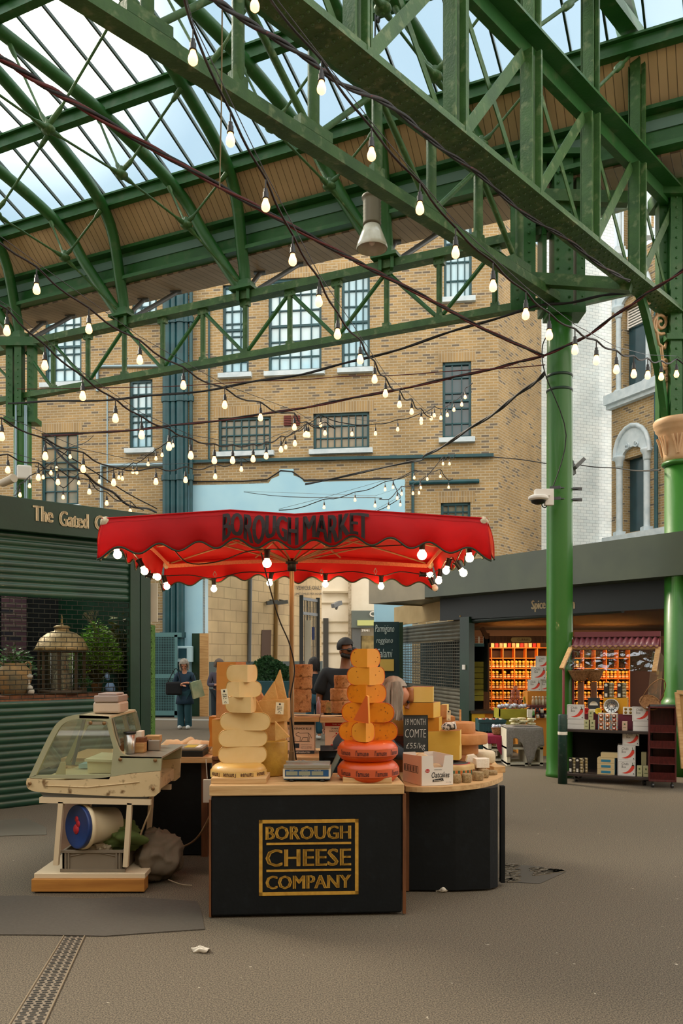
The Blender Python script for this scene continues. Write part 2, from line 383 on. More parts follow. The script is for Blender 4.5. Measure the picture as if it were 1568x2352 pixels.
# re-map the board UVs so the grooves run across the eave
for o_ in [x for x in bpy.data.objects if x.name.startswith('ceiling')]:
    ul = o_.data.uv_layers[0].data
    for lp in o_.data.loops:
        p = Vector(o_.location) + o_.data.vertices[lp.vertex_index].co - PR; ul[lp.index].uv = (p.dot(WV) * 1.3, p.dot(U))
g = thing('roof_gutter_beam', 'long green eave beam with flanges between the boarded band and the brown soffit', 'beam', RP(5, 0, 8.3))
m = MB(); m.beam(RP(A0_, 0, 8.58), RP(A1_, 0, 8.58), .06, .5); m.build('web', GREEN, g)
m = MB(); m.beam(RP(A0_, .06, 8.86), RP(A1_, .06, 8.86), .24, .05); m.build('top_flange', GREEN, g)
m = MB(); m.beam(RP(A0_, .06, 8.33), RP(A1_, .06, 8.33), .26, .06); m.build('bottom_flange', GREEN, g)
GREYL = mat('grey_green_strip', '#5d7f70', .5)
m = MB(); m.beam(RP(A0_, .035, 8.68), RP(A1_, .035, 8.68), .03, .14); m.build('lining_strip', GREYL, g)
PUR = [(.62, 9.48), (1.98, 10.0), (3.64, 10.4), (5.6, 10.7)]
lbl = ['lowest green purlin at the top of the cream boarded band', 'second green purlin crossing the glass roof', 'third green purlin high in the glass roof', 'topmost green purlin of the glass roof']
for (s_, z_), lb in zip(PUR, lbl):
    m = MB(); m.beam(RP(A0_, s_, z_ - .06), RP(A1_, s_, z_ - .06), .05, .16); m.beam(RP(A0_, s_, z_ + .04), RP(A1_, s_, z_ + .04), .16, .03); m.beam(RP(A0_, s_, z_ - .14), RP(A1_, s_, z_ - .14), .13, .03)
    tag(m.build('roof_purlin', GREEN), lb, 'beam', 'roof purlins')
RGL = glassmat('roof_glass', '#f6fbff', refl=.02, rough=.2, film=.06, filmcol='#f6fbff')
for i in range(3):
    (s0, z0), (s1, z1) = PUR[i], PUR[i + 1]
    t = thing('roof_glazing', ['lowest band of roof glass above the boards', 'middle band of roof glass between the purlins', 'highest band of roof glass over the hall'][i], 'glass roof', RP(6, s0, z0))
    m = MB(); slabq(m, RP(A0_, s0, z0 + .07), RP(A1_, s0, z0 + .07), RP(A1_, s1, z1 + .07), RP(A0_, s1, z1 + .07), .006); m.build('pane', RGL, t)
    m = MB(); a = A0_ + .2
    while a < A1_: m.beam(RP(a, s0, z0 + .06), RP(a, s1, z1 + .06), .028, .05); a += .46
    m.build('glazing_bars', GREEN_D, t)

# unseen rest of the hall roof, behind the viewer, added to shape the light
t = thing('roof_glazing', 'unseen glass roof added over the front of the hall, behind the viewer', 'glass roof', RP(6, 8, 10.6))
m = MB(); slabq(m, RP(A0_ - 3, 7.4, 10.8), RP(A1_ + 3, 7.4, 10.8), RP(A1_ + 3, 20, 10.3), RP(A0_ - 3, 20, 10.3), .006); m.build('pane', RGL, t)
m = MB(); a = A0_ - 3
while a < A1_ + 3: m.beam(RP(a, 7.4, 10.75), RP(a, 20, 10.25), .12, .2); a += 1.4
m.build('glazing_bars', GREEN_D, t)
for nm, x0, x1, y0, y1, h_ in (('wall_back_added', -22, 22, -7.5, -7.2, 9.5), ('wall_left_added', -15.3, -15, -7.2, 12, 9.5), ('wall_right_added', 13, 13.3, -7.2, 5, 8.5)):  # plain brick walls added out of view to block the low horizon sky
    m = MB(); m.bx(x0, x1, y0, y1, 0, h_); struct(m.build(nm, BRICK))
# ================================================================ EAVE GIRDER (A)
def ang(m, a, b, w, h):   # a chord of two back-to-back angles
    m.beam(a, b, w, .025); m.beam(Vector(a) - Z * h / 2, Vector(b) - Z * h / 2, .03, h)
def gusset(m, p, d, w=.22, h=.16):
    m.beam(p - d * w / 2, p + d * w / 2, .05, h)
    for k in (-1, 0, 1): m.rivet(p + d * w * .33 * k - WV * -.03, WV, .014); 
ZB, ZT = 6.62, 7.60
ga = thing('lattice_girder', 'green lattice girder crossing in front of the brick building between the two columns', 'girder', RP(5, 0, ZB))
m = MB(); m.beam(RP(-.1, 0, ZT), RP(LA + .2, 0, ZT), .2, .12); m.build('top_chord', GREEN_O, ga)
m = MB(); m.beam(RP(-.1, 0, ZB), RP(LA + .2, 0, ZB), .16, .10); m.build('bottom_chord', GREEN_O, ga)
ts = [(.007 + k / 12) * LA for k in range(1, 12)]
for k, a in enumerate(ts):
    m = MB(); m.tube([RP(a, 0, ZB + .1), RP(a, 0, ZT - .12)], .045, 10); m.beam(RP(a - .08, 0, ZT - .1), RP(a + .08, 0, ZT - .1), .09, .1); m.beam(RP(a - .06, 0, ZB + .08), RP(a + .06, 0, ZB + .08), .08, .08)
    for d in (-.05, .05): m.rivet(RP(a + d, .045, ZT - .1), WV, .015)
    m.build('post', GREEN_O, ga)
    if k in (2, 4, 6, 8, 10) or k == 0: top = k
for k in range(0, 11):
    hi_ = (k % 2 == 0)
    if k + 1 < 11:
        a, b = ts[k], ts[k + 1]
        za, zb = (ZT - .14, ZB + .1) if hi_ else (ZB + .1, ZT - .14)
        m = MB(); m.tube([RP(a + .06, 0, za), RP(b - .06, 0, zb)], .032, 8); m.build('diagonal', GREEN, ga)
m = MB(); m.tube([RP(.1, 0, ZB + .1), RP(ts[0] - .05, 0, ZT - .15)], .032, 8); m.build('diagonal', GREEN, ga)
m = MB(); m.tube([RP(ts[-1] + .05, 0, ZB + .1), RP(LA - .1, 0, ZT - .15)], .032, 8); m.build('diagonal', GREEN, ga)

# ================================================================ CURVED TRUSSED RAFTERS
S3 = [(0, 0, 7.66), (.12, 0, 8.25), (.62, -.1, 9.26), (1.98, -.2, 9.82), (3.64, -.27, 10.22), (5.6, -.35, 10.5), (7.2, -.4, 10.6)]
S4 = [(0, 0.05, 7.66), (.3, .6, 8.6), (.62, .92, 9.26), (1.98, 1.27, 9.82), (3.64, 1.75, 10.22), (5.6, 2.2, 10.5), (7.2, 2.5, 10.6)]
TIE = [(0, .05, 7.75), (.9, .55, 8.5), (2.2, .75, 8.68), (3.5, .88, 8.65), (4.8, 1.0, 8.7), (6.2, 1.1, 8.8)]
def lerpS(S, s):
    for p, q in zip(S, S[1:]):
        if p[0] <= s <= q[0]: t = (s - p[0]) / (q[0] - p[0]); return tuple(p[i] + (q[i] - p[i]) * t for i in range(3))
    return S[-1]
def rafter(a0, label, tie=True):
    f = lambda q: RP(a0 + q[1], q[0], q[2])
    t = thing('trussed_rafter', label, 'rafter', RP(a0, 0, 7.6), 'curved tubular rafters')
    for S in (S3, S4):
        m = MB(); m.tube(smoothpts([f(q) for q in S], 6), .095, 14); m.build('rafter_tube', GREEN, t)
    m = MB(); m.box(RP(a0, 0, 7.70), (.42, .42, .05), math.atan2(U.y, U.x)); m.box(RP(a0 + .05, 0, 7.78), (.3, .24, .14), math.atan2(U.y, U.x))
    for d in (-.1, .1): m.beam(RP(a0 + d, .1, 7.5), RP(a0 + d, .1, 7.7), .05, .12)
    m.build('base_shoe', GREEN, t)
    if tie:
        for p, q in zip(TIE, TIE[1:]):
            m = MB(); A, B = f(p), f(q); m.tube([A, A.lerp(B, .12), A.lerp(B, .18), A.lerp(B, .82), A.lerp(B, .88), B], [.045, .035, .017, .017, .035, .045], 8); m.build('tie_rod', GREEN_O, t)
        for q in TIE[1:]:
            c = f(q); m = MB(); m.sph(c, (.1, .1, .06), 10); m.tube([c, c + Z * .12], [.06, .035], 8); m.rivet(c - Z * .05, -Z, .03); m.build('tie_joint', GREEN_O, t)
            for S, ds in ((S3, -.15), (S4, -.1)):
                e_ = f(lerpS(S, max(q[0] + ds, .3))) - Z * .08
                m = MB(); m.tube([c + Z * .05, c.lerp(e_, .15), c.lerp(e_, .2), c.lerp(e_, .84), c.lerp(e_, .88), e_], [.035, .035, .018, .018, .035, .04], 8); m.build('strut', GREEN_O, t)
    for s_, z_ in PUR[:4]:
        for S in (S3, S4):
            q = lerpS(S, s_); m = MB(); m.beam(f(q), f((q[0], q[1], z_ - .15)), .09, .14); m.build('purlin_cleat', GREEN, t)
    return t
lb = ['rightmost curved tubular rafter rising from the front right column head', 'curved tubular rafter behind the hanging lamp', 'curved tubular rafter pair landing on the middle of the lattice girder', 'curved tubular rafter pair landing left of the middle of the girder', 'curved tubular rafter rising from the far left column']
for k in range(5):
    rafter(LA * (.004 + .2505 * k) if k else .3, lb[k])
rafter(LA * 1.2505, 'curved tubular rafter cut by the left picture edge')
# small raking struts from the girder out to the soffit edge
for k in range(1, 5):
    a = LA * (.004 + .2505 * k)
    t = thing('soffit_bracket', 'small dark raking strut pair above girder post, %s' % ['by the hanging lamp', 'at the middle rafter foot', 'left of the middle rafter foot', 'at the far left column'][k - 1], 'bracket', RP(a, -.1, 7.66), 'soffit brackets')
    for d in (-.55, .2):
        m = MB(); m.tube([RP(a + d * .3, -.05, 7.7), RP(a + d, -.75, 8.33)], .04, 8); m.box(RP(a + d, -.75, 8.36), (.2, .1, .06), 0); m.build('strut', PEWTER, t)

# ================================================================ LIGHTER LATTICE GIRDER (B)
BD = Vector((-4.95, -5.4, 0)); LB = BD.length * 1.25; BU = BD.normalized(); BL = BD.length
def BP(t, z, off=0): return PR + BU * t * BL + Vector((BU.y, -BU.x, 0)) * off + Z * z
gb = thing('lattice_girder', 'green lattice girder running overhead from the right column towards the upper left corner', 'girder', BP(.5, 6.6))
m = MB(); m.beam(BP(0, 6.6), BP(1.4, 6.6), .16, .12); m.build('bottom_chord', GREEN_O, gb)
m = MB(); m.beam(BP(0, 7.6), BP(1.4, 7.6), .16, .12); m.build('top_chord', GREEN, gb)
bt = [.147 + .1299 * k for k in range(9)]
for k, t_ in enumerate(bt):
    m = MB(); m.tube([BP(t_, 6.72), BP(t_, 6.8), BP(t_, 7.5)], [.03, .058, .058], 12); m.beam(BP(t_ - .012, 6.73), BP(t_ + .012, 6.73), .07, .12); m.rivet(BP(t_, 6.73, .04), (BU.y, -BU.x, 0), .02); m.build('post', GREEN_O, gb)
    if k + 1 < len(bt):
        za, zb = (6.76, 7.5) if k % 2 == 0 else (7.5, 6.76)
        m = MB(); m.tube([BP(t_ + .012, za), BP(bt[k + 1] - .012, zb)], .036 if k % 2 == 0 else .03, 10); m.build('diagonal', GREEN_O, gb)
for k in (0, 2, 4, 6):
    m = MB(); m.beam(BP(bt[k] - .03, 6.74), BP(bt[k] + .03, 6.74), .1, .1)
    for d in (-.02, 0, .02): m.rivet(BP(bt[k] + d, 6.75, .05), (BU.y, -BU.x, 0), .016)
    m.build('gusset', GREEN_O, gb)

# ================================================================ HEAVY RIVETED GIRDER (C)
C0 = Vector((4.75, 12.0, 0)); CD = Vector((-4.73, -5.26, 0)); CL = CD.length; CU = CD.normalized(); CN = Vector((CU.y, -CU.x, 0))
CN = CN if CN.x < 0 else -CN      # side seen by the camera (towards the left)
def CP(t, z, off=0): return C0 + CU * t * CL + CN * off + Z * z
gc = thing('riveted_girder', 'heavy riveted green girder with upright posts running overhead at the upper right', 'girder', CP(.5, 6.4))
m = MB()
m.beam(CP(-.05, 6.45), CP(1.5, 6.45), .30, .025); m.beam(CP(-.05, 6.50, .1), CP(1.5, 6.50, .1), .02, .09); m.beam(CP(-.05, 6.50, -.1), CP(1.5, 6.50, -.1), .02, .09)
t_ = 0.0
while t_ < 1.5:
    for off in (-.1, -.035, .035, .1): m.rivet(CP(t_, 6.436, off), -Z, .016)
    t_ += .0165
m.build('bottom_chord', GREEN_O, gc)
m = MB(); m.beam(CP(-.03, 8.16), CP(1.5, 8.16), .3, .03); m.beam(CP(-.03, 8.07, .05), CP(1.5, 8.07, .05), .03, .18); m.beam(CP(-.03, 8.0, .09), CP(1.5, 8.0, .09), .1, .02)
t_ = 0.0
while t_ < 1.0:
    m.rivet(CP(t_, 8.1, .067), CN, .015); m.rivet(CP(t_, 8.14, .12), -Z, .013); t_ += .018
m.build('middle_chord', GREEN, gc)
m = MB(); m.beam(CP(.0, 9.65), CP(1.3, 9.65), .2, .14); m.build('upper_chord', GREEN, gc)
ct = [.0, .196, .385, .58, .778, .976, 1.17]
def post(m, t, z0, z1, w):
    for s_ in (-1, 1):
        m.beam(CP(t, z0, .08 * s_), CP(t, z1, .08 * s_), .03, w * .35, up=CN)
    m.beam(CP(t, z0, 0), CP(t, z1, 0), w, .03, up=CN)
    h = w / 2 / CL
    for s_ in (-1, 1):
        m.beam(CP(t + s_ * h, z0, .0), CP(t + s_ * h, z1, .0), .025, .13, up=CN)
    z = z0 + .05
    while z < z1:
        m.rivet(CP(t + h * .45, z, .1), CN, .015); m.rivet(CP(t - h * .45, z, .1), CN, .015); z += .095
    m.beam(CP(t + h * .45, z0, .09), CP(t + h * .45, z1, .09), .07, .012, up=CN); m.beam(CP(t - h * .45, z0, .09), CP(t - h * .45, z1, .09), .07, .012, up=CN)
for k, t_ in enumerate(ct):
    m = MB(); post(m, t_, 6.5, 8.0, .2); m.build('post', GREEN_O, gc)
    if k > 0: m = MB(); post(m, t_, 8.15, 9.62, .14); m.build('upper_post', GREEN_O, gc)
    if k + 1 < len(ct):
        u = ct[k + 1]
        m = MB(); m.beam(CP(t_ + .02, 7.95, .02), CP(u - .02, 6.6, .02), .012, .12, up=CN.cross(CP(u, 6.6) - CP(t_, 7.95))); m.build('diagonal', GREEN_O, gc)
        m = MB(); m.beam(CP(t_ + .02, 6.6, .06), CP(u - .02, 7.95, .06), .012, .075, up=CN.cross(CP(u, 7.95) - CP(t_, 6.6)))
        m.rivet(CP((t_ + u) / 2, 7.27, .07), CN, .02); m.build('diagonal', GREEN_O, gc)
    if 0 < k < 5:
        u = ct[k + 1]; A, B = CP(t_, 9.5, .03), CP(u, 8.25, .03)
        m = MB(); m.tube([A, A.lerp(B, .3), A.lerp(B, .32), A.lerp(B, .42), A.lerp(B, .44), B], [.022, .022, .045, .045, .022, .022], 8); m.build('tie_rod', GREEN_O, gc)
# rib dropping onto the end of the heavy girder
r_ = thing('arched_rib', 'dark green I-section rib dropping onto the right end of the heavy girder', 'rib', CP(0, 8.2))
pts = smoothpts([W(1540, 425, 12.0), W(1500, 300, 11.9), W(1468, 170, 11.7), W(1440, 60, 11.4), W(1405, -80, 11.0)], 5)
m = MB()
for p, q in zip(pts, pts[1:]):
    m.beam(p, q, .05, .26, up=(1, 0, 0), ext=.01)
    for s_ in (-.13, .13): m.beam(p + V(s_, 0, 0), q + V(s_, 0, 0), .2, .03, up=(1, 0, 0), ext=.01)
m.build('web', GREEN, r_)

# ================================================================ COLUMNS
def shaft(m, c, r, z0, z1, n=40): m.lathe([(0, z0), (r, z0), (r, z1), (0, z1)], c, n)
cr_ = thing('iron_column', 'tall bright green round column carrying the dome camera, right of the umbrella', 'column', PR)
m = MB(); m.lathe([(0, 0), (.19, 0), (.19, .05), (.18, .07), (.178, .3), (.178, 4.6), (.172, 5.8), (.172, 6.35), (0, 6.35)], PR, 48); m.build('shaft', GREEN_C, cr_)
m = MB(); m.lathe([(.176, 5.33), (.184, 5.34), (.184, 5.36), (.176, 5.37)], PR, 48); m.lathe([(.176, 5.53), (.184, 5.54), (.184, 5.56), (.176, 5.57)], PR, 48); m.build('strap', GREEN_D, cr_)
BA = math.atan2(BU.y, BU.x)
m = MB()
for (dx, dy, w, d) in ((-.52, -.05, .34, .05), (-.22, .1, .06, .3), (.02, 0, .26, .3), (.27, .05, .12, .28)):
    c = PR + V(dx, dy, 0); m.box(c + Z * 7.5, (w, d, 2.1))
for z_ in [6.6 + .13 * i for i in range(14)]:
    for x_ in (-.60, -.44, -.06, .1, .27): m.rivet(PR + V(x_, -.17 if x_ > -.2 else -.08, z_), (0, -1, 0), .02)
m.box(PR + V(.06, 0, 6.42), (.5, .4, .1)); m.box(PR + V(-.1, 0, 8.55), (1.0, .5, .08))
m.build('riveted_head', GREEN, cr_)
m = MB(); m.beam(W(1222, 642, 11.5), W(1450, 657, 10.9), .14, .15); m.build('tie_beam', GREEN_O, cr_)
m = MB(); m.beam(W(1252, 452, 11.7), W(1442, 458, 11.5), .14, .16); m.build('tie_beam', GREEN_O, cr_)
m = MB(); m.beam(W(1332, 686, 11.9), W(1470, 655, 12.4), .14, .2); m.build('tie_beam', GREEN, cr_)
m = MB(); m.beam(W(1320, 500, 12.1), W(1450, 462, 12.6), .14, .18); m.build('tie_beam', GREEN, cr_)
cl_ = thing('iron_column', 'green column with riveted head at the far left above the green shop sign', 'column', PL)
m = MB(); m.lathe([(0, 0), (.165, 0), (.165, 5.9), (.15, 6.3), (.15, 6.5), (0, 6.5)], PL, 32); m.build('shaft', GREEN_C, cl_)
m = MB()
for dx in (-.2, -.02, .2): m.box(PL + V(dx, -.05 - .05 * (dx == -.02), 6.95), (.13, .2, 1.5))
m.box(PL + Z * 6.15, (.6, .35, .1)); m.box(PL + Z * 7.6, (.7, .5, .16))
for z_ in [6.3 + .13 * i for i in range(9)]:
    for x_ in (-.2, -.02, .2): m.rivet(PL + V(x_, -.2, z_), (0, -1, 0), .018)
m.build('riveted_head', GREEN, cl_)
m = MB(); m.beam(PL + Z * 7.6, PL + U * 6 + Z * 7.6, .2, .12); m.build('chord_end', GREEN_O, cl_)
m = MB(); m.beam(PL + Z * 6.62, PL + U * 6 + Z * 6.62, .16, .1); m.tube([PL + Z * 6.7, PL + U * .9 + Z * 7.5], .03, 8); m.build('chord_end', GREEN_O, cl_)
# decorated column at the right edge
P2 = Vector((4.78, 12.0, 0))
STN = mat('cream_cast_paint', '#d9b48c', .5, col2='#cfa77d', scale=5, bump=.1)
c2 = thing('iron_column', 'green column with a cream leaf capital at the right picture edge', 'column', P2)
m = MB(); m.lathe([(0, 0), (.34, 0), (.34, .62), (.32, .66), (.3, .7), (.3, .74), (.33, .78), (.33, .83), (.29, .87), (.25, .92), (.27, .95), (.27, 1.0), (.24, 1.04), (.21, 1.1), (.205, 4.36), (0, 4.36)], P2, 48); m.build('shaft', GREEN_C, c2)
m = MB(); m.lathe([(.2, 4.34), (.23, 4.35), (.25, 4.38), (.23, 4.41), (.2, 4.42)], P2, 48); m.build('neck_ring', GREEN_C, c2)
m = MB(); m.lathe([(0, 4.4), (.21, 4.4), (.22, 4.5), (.25, 4.7), (.3, 4.82), (.33, 4.85), (.33, 4.88), (.35, 4.9), (.36, 4.97), (.34, 5.0), (0, 5.0)], P2, 48); m.build('capital', STN, c2)
m = MB()
for k in range(8):
    a = k * PI / 4 + .3
    for da in (-.18, 0, .18):
        q = [P2 + V(math.cos(a + da * (.2 + j * .3)) * (.235 + .02 * j + .012 * (j == 3)), math.sin(a + da * (.2 + j * .3)) * (.235 + .02 * j), 4.5 + .085 * j) for j in range(4)]
        m.tube(smoothpts(q, 3), .014, 6)
m.build('leaf_ornament', STN, c2)
m = MB()
for dx, dy in ((-.13, -.13), (.13, -.13), (-.13, .13), (.13, .13), (0, 0), (-.24, 0)):
    m.box(P2 + V(dx, dy, 6.6), (.16, .16, 3.2))
m.box(P2 + V(0, 0, 6.1), (.55, .5, .08)); m.box(P2 + Z * 8.15, (.7, .6, .2))
for z_ in [5.1 + .14 * i for i in range(22)]:
    for x_ in (-.24, -.13, .13): m.rivet(P2 + V(x_, -.215 if x_ > -.2 else -.085, z_), (0, -1, 0), .018)
m.build('upper_post', GREEN, c2)
# scrolled spandrel bracket between column and heavy girder
sb = thing('spandrel_bracket', 'curved green bracket filled with cream iron scrollwork under the heavy girder', 'bracket', W(1530, 940, 11.9))
def SB(px, py): return W(px, py, 11.9 - (1530 - px) / 70 * .75)
arc = smoothpts([SB(1462, 655), SB(1482, 720), SB(1498, 790), SB(1514, 860), SB(1524, 930), SB(1530, 975)], 4)
m = MB()
for p, q in zip(arc, arc[1:]): m.beam(p, q, .1, .09, up=CN, ext=.01)
m.build('arch_bar', GREEN, sb)
def spiral(c, r0, r1, turns, a0, k=26, sx=1):
    return [(c[0] + sx * (r0 + (r1 - r0) * i / k) * math.cos(a0 + turns * 2 * PI * i / k), c[1] + (r0 + (r1 - r0) * i / k) * math.sin(a0 + turns * 2 * PI * i / k)) for i in range(k + 1)]
m = MB()
for c, r0, r1, tn, a0 in (((1517, 742), 26, 4, 1.6, 1.2), ((1487, 690), 14, 3, 1.5, 2.), ((1526, 835), 13, 3, 1.5, 1.), ((1476, 664), 7, 2, 1.3, 0), ((1528, 870), 9, 2, 1.3, 3)):
    m.tube([SB(*p) for p in spiral(c, r0, r1, tn, a0, 26, .8)], .022, 6)
m.tube([SB(*p) for p in [(1475, 668), (1492, 690), (1505, 705), (1520, 695), (1532, 720), (1534, 770), (1526, 800), (1512, 790), (1505, 750), (1508, 720)]], .022, 6)
m.tube([SB(*p) for p in [(1518, 795), (1522, 830), (1530, 850), (1532, 890), (1534, 930)]], .02, 6)
m.build('scrollwork', STN, sb)

# ================================================================ BRICK BUILDING
FA = W(0, 1510, 24.7); FA.z = 0
FB = W(1144, 1510, 22.8); FB.z = 0
FU = (FB - FA).normalized(); FN = Vector((FU.y, -FU.x, 0))   # FN towards camera
def Fp(px, py):
    """point of the facade plane seen at a pixel -> (u, z)"""
    k = (px - CX) / F; t = (k * FA.y - FA.x) / (FU.x - k * FU.y); D = FA.y + FU.y * t
    return t, CH + (HZ - py) / F * D
def Fw(u, z, off=0): return FA + FU * u + FN * off + Z * z
def wallholes(m, o, u, n, x0, x1, z0, z1, holes, depth=.18, mi=0, mr=0):
    xs = sorted({x0, x1, *[h[0] for h in holes], *[h[1] for h in holes]}); zs = sorted({z0, z1, *[h[2] for h in holes], *[h[3] for h in holes]})
    xs = [x for x in xs if x0 <= x <= x1]; zs = [z for z in zs if z0 <= z <= z1]
    P = lambda x, z, d=0: o + u * x + n * d + Z * z
    for a, b in zip(xs, xs[1:]):
        for c, d in zip(zs, zs[1:]):
            cx, cz = (a + b) / 2, (c + d) / 2
            if any(h[0] < cx < h[1] and h[2] < cz < h[3] for h in holes): continue
            m.quad(P(a, c), P(b, c), P(b, d), P(a, d), mi)
    for h in holes:
        a, b, c, d = h[:4]
        for q in ((P(a, c), P(a, d), P(a, d, -depth), P(a, c, -depth)), (P(b, d), P(b, c), P(b, c, -depth), P(b, d, -depth)), (P(a, d), P(b, d), P(b, d, -depth), P(a, d, -depth)), (P(b, c), P(a, c), P(a, c, -depth), P(b, c, -depth))): m.quad(*q, mr)
bb = thing('brick_building', 'tall yellow stock brick building with teal framed windows behind the market', 'building', Fw(12, 0))
wins = [ # px rect, columns, rows, glass
 ((103, 187, 712, 878), 4, 5, 0), ((511, 571, 655, 857), 3, 7, 0), ((616, 738, 642, 850), 5, 6, 0), ((784, 849, 630, 845), 4, 6, 0),
 ((1019, 1083, 515, 683), 4, 4, 0), ((297, 350, 873, 1030), 3, 5, 0), ((1016, 1082, 832, 1005), 3, 5, 1), ((501, 622, 960, 1036), 7, 4, 2),
 ((719, 848, 950, 1030), 8, 3, 2), ((1012, 1080, 1155, 1215), 4, 3, 2), ((95, 180, 995, 1160), 3, 5, 2), ((303, 360, 600, 735), 3, 4, 0)]
holes = []
for (x0, x1, y0, y1), c_, r_n, gk in wins:
    u0, zt = Fp(x0, y0); u1, zb = Fp(x1, y1); holes.append((u0, u1, zb, zt))
ul_, _ = Fp(-500, 1500); ur_, _ = Fp(1144, 1500)
uo0, _ = Fp(466, 1500); uo1, _ = Fp(868, 1500); zo = 3.95
holes_wall = holes + [(uo0, uo1, -.01, zo)]
m = MB(); wallholes(m, FA, FU, FN, ul_, ur_, -.01, 13.9, holes_wall, .2)
# return face past the corner
cx_ = Fw(ur_, 0); e_ = W(1243, 1510, 25.5); e_.z = 0
m.quad(cx_, e_, e_ + Z * 13.9, cx_ + Z * 13.9)
m.build('wall', BRICK, bb)
WING = [WINGLASS, WINDARK, mat('dull_window_glass', '#5f6f66', .15, col2='#9d8f74', scale=1.1, spec=.7)]
for i, ((x0, x1, y0, y1), c_, rn, gk) in enumerate(wins):
    a, b, c, d = holes[i]; w_ = thing_w = None
    fr = MB(); P = lambda x, z, o_=-.1: Fw(x, z, o_)
    for xa, xb, za, zb in ((a, a + .07, c, d), (b - .07, b, c, d), (a, b, c, c + .08), (a, b, d - .07, d)):
        fr.beam(P((xa + xb) / 2, za) if xb - xa < .1 else P(xa, (za + zb) / 2), P((xa + xb) / 2, zb) if xb - xa < .1 else P(xb, (za + zb) / 2), .08 if xb - xa < .1 else .08, (xb - xa) if xb - xa < .1 else (zb - za), up=FU if xb - xa < .1 else None)
    for k in range(1, c_): x = a + (b - a) * k / c_; fr.beam(P(x, c), P(x, d), .04, .035, up=FU)
    for k in range(1, rn): z = c + (d - c) * k / rn; fr.beam(P(a, z), P(b, z), .04, .035)
    if rn > 4: z = c + (d - c) * .5; fr.beam(P(a, z), P(b, z), .07, .06)
    wo = fr.build('window', TEAL, bb)
    MB().quad(P(a, c, -.13), P(b, c, -.13), P(b, d, -.13), P(a, d, -.13)).build('pane', WING[gk], wo)
    sl = MB(); sl.beam(Fw(a - .1, c - .07, .0), Fw(b + .1, c - .07, .0), .3, .13); sl.build('sill', STONEW, bb)
    ln = MB(); ln.quad(Fw(a - .12, d, .004), Fw(b + .12, d, .004), Fw(b + .12, d + .3, .004), Fw(a - .12, d + .3, .004)); ln.build('brick_lintel', BRICKR, bb)
# window on the return face is absent; vents
for x0 in (652, 672):
    u0, zt = Fp(x0, 955); u1, zb = Fp(x0 + 17, 978); m = MB()
    for k in range(6): z = zb + (zt - zb) * (k + .5) / 6; m.beam(Fw(u0, z, .02), Fw(u1, z, .02), .04, .03)
    m.build('vent', mat('red_vent', '#6b2b25', .6), bb)
# pale blue painted entrance surround with a little stepped peak
u0, z0 = Fp(428, 1116); u1, _ = Fp(930, 1116); up, zp = Fp(658, 1085)
m = MB(); ub, _ = Fp(404, 1500)
poly = [(ub, 0), (uo0, 0), (uo0, zo), (uo1, zo), (uo1, 2.6), (u1, 2.6), (u1, z0), (up + .5, z0), (up + .42, z0 + .12), (up + .2, z0 + .2), (up + .2, z0 + .38), (up - .2, z0 + .38), (up - .2, z0 + .2), (up - .42, z0 + .12), (up - .5, z0), (u0, z0), (u0, 5.6), (ub, 5.6)]
Tm = frame(Fw(0, 0, .0), FU, Z); 
m.prism([(p[0], p[1]) for p in poly], .05, frame(Fw(0, 0, 0), FU, Z) if frame(Fw(0, 0, 0), FU, Z).to_3x3().col[2].dot(FN) > 0 else None)
m.build('painted_surround', BLUEP, bb)
m = MB(); a = Fw(uo0, 0, .05); b = Fw(uo0, 0, -.5); m.quad(a, b, b + Z * zo, a + Z * zo); m.build('entrance_reveal', mat('pale_render', '#b9d3df', .8), bb)
# dark dado and timber post at the foot of the pillar
ud, zd = Fp(443, 1455); m = MB(); m.beam(Fw((ud + uo0) / 2, 0, .07), Fw((ud + uo0) / 2, zd, .07), uo0 - ud, .04, up=FN); m.build('dado', GREEN_D, bb)
m = MB(); m.box(W(473, 1510, 24.1) * 1 + V(0, -.3, 0) + V(0, 0, -1.65 + zd / 2), (.24, .14, zd)); m.build('timber_post', WOOD, bb)
# horizontal stone string/pipe line
m = MB(); ua, za = Fp(430, 1062); ub2, zb2 = Fp(1133, 1047); m.beam(Fw(ua, za, .07), Fw(ub2, zb2, .07), .12, .08); m.build('ledge', TEAL, bb)
# downpipes
for px_, r0, z0_ in ((389, .12, 0), (404, .09, 0), (420, .12, 0), (433, .06, 4), (444, .05, 4)):
    u, z = Fp(px_, 1500)
    t = thing('downpipe', {389: 'leftmost fat dark teal downpipe of the cluster on the brick wall', 404: 'thinner dark teal downpipe between the two fat ones', 420: 'right fat dark teal downpipe of the cluster', 433: 'slim dark teal pipe just right of the downpipe cluster', 444: 'rightmost slim dark teal pipe beside the downpipes'}[px_], 'pipe', Fw(u, z0_, .2), 'downpipes on the brick wall')
    m = MB(); m.tube([Fw(u, z0_, .22), Fw(u, 13, .22)], r0, 12); m.build('pipe', TEAL, t)
    for zz in (2.2, 4.3, 6.6, 8.8, 11):
        if zz > z0_: MB().tube([Fw(u, zz, .22), Fw(u, zz + .15, .22)], r0 + .035, 12).build('collar', TEAL, t)
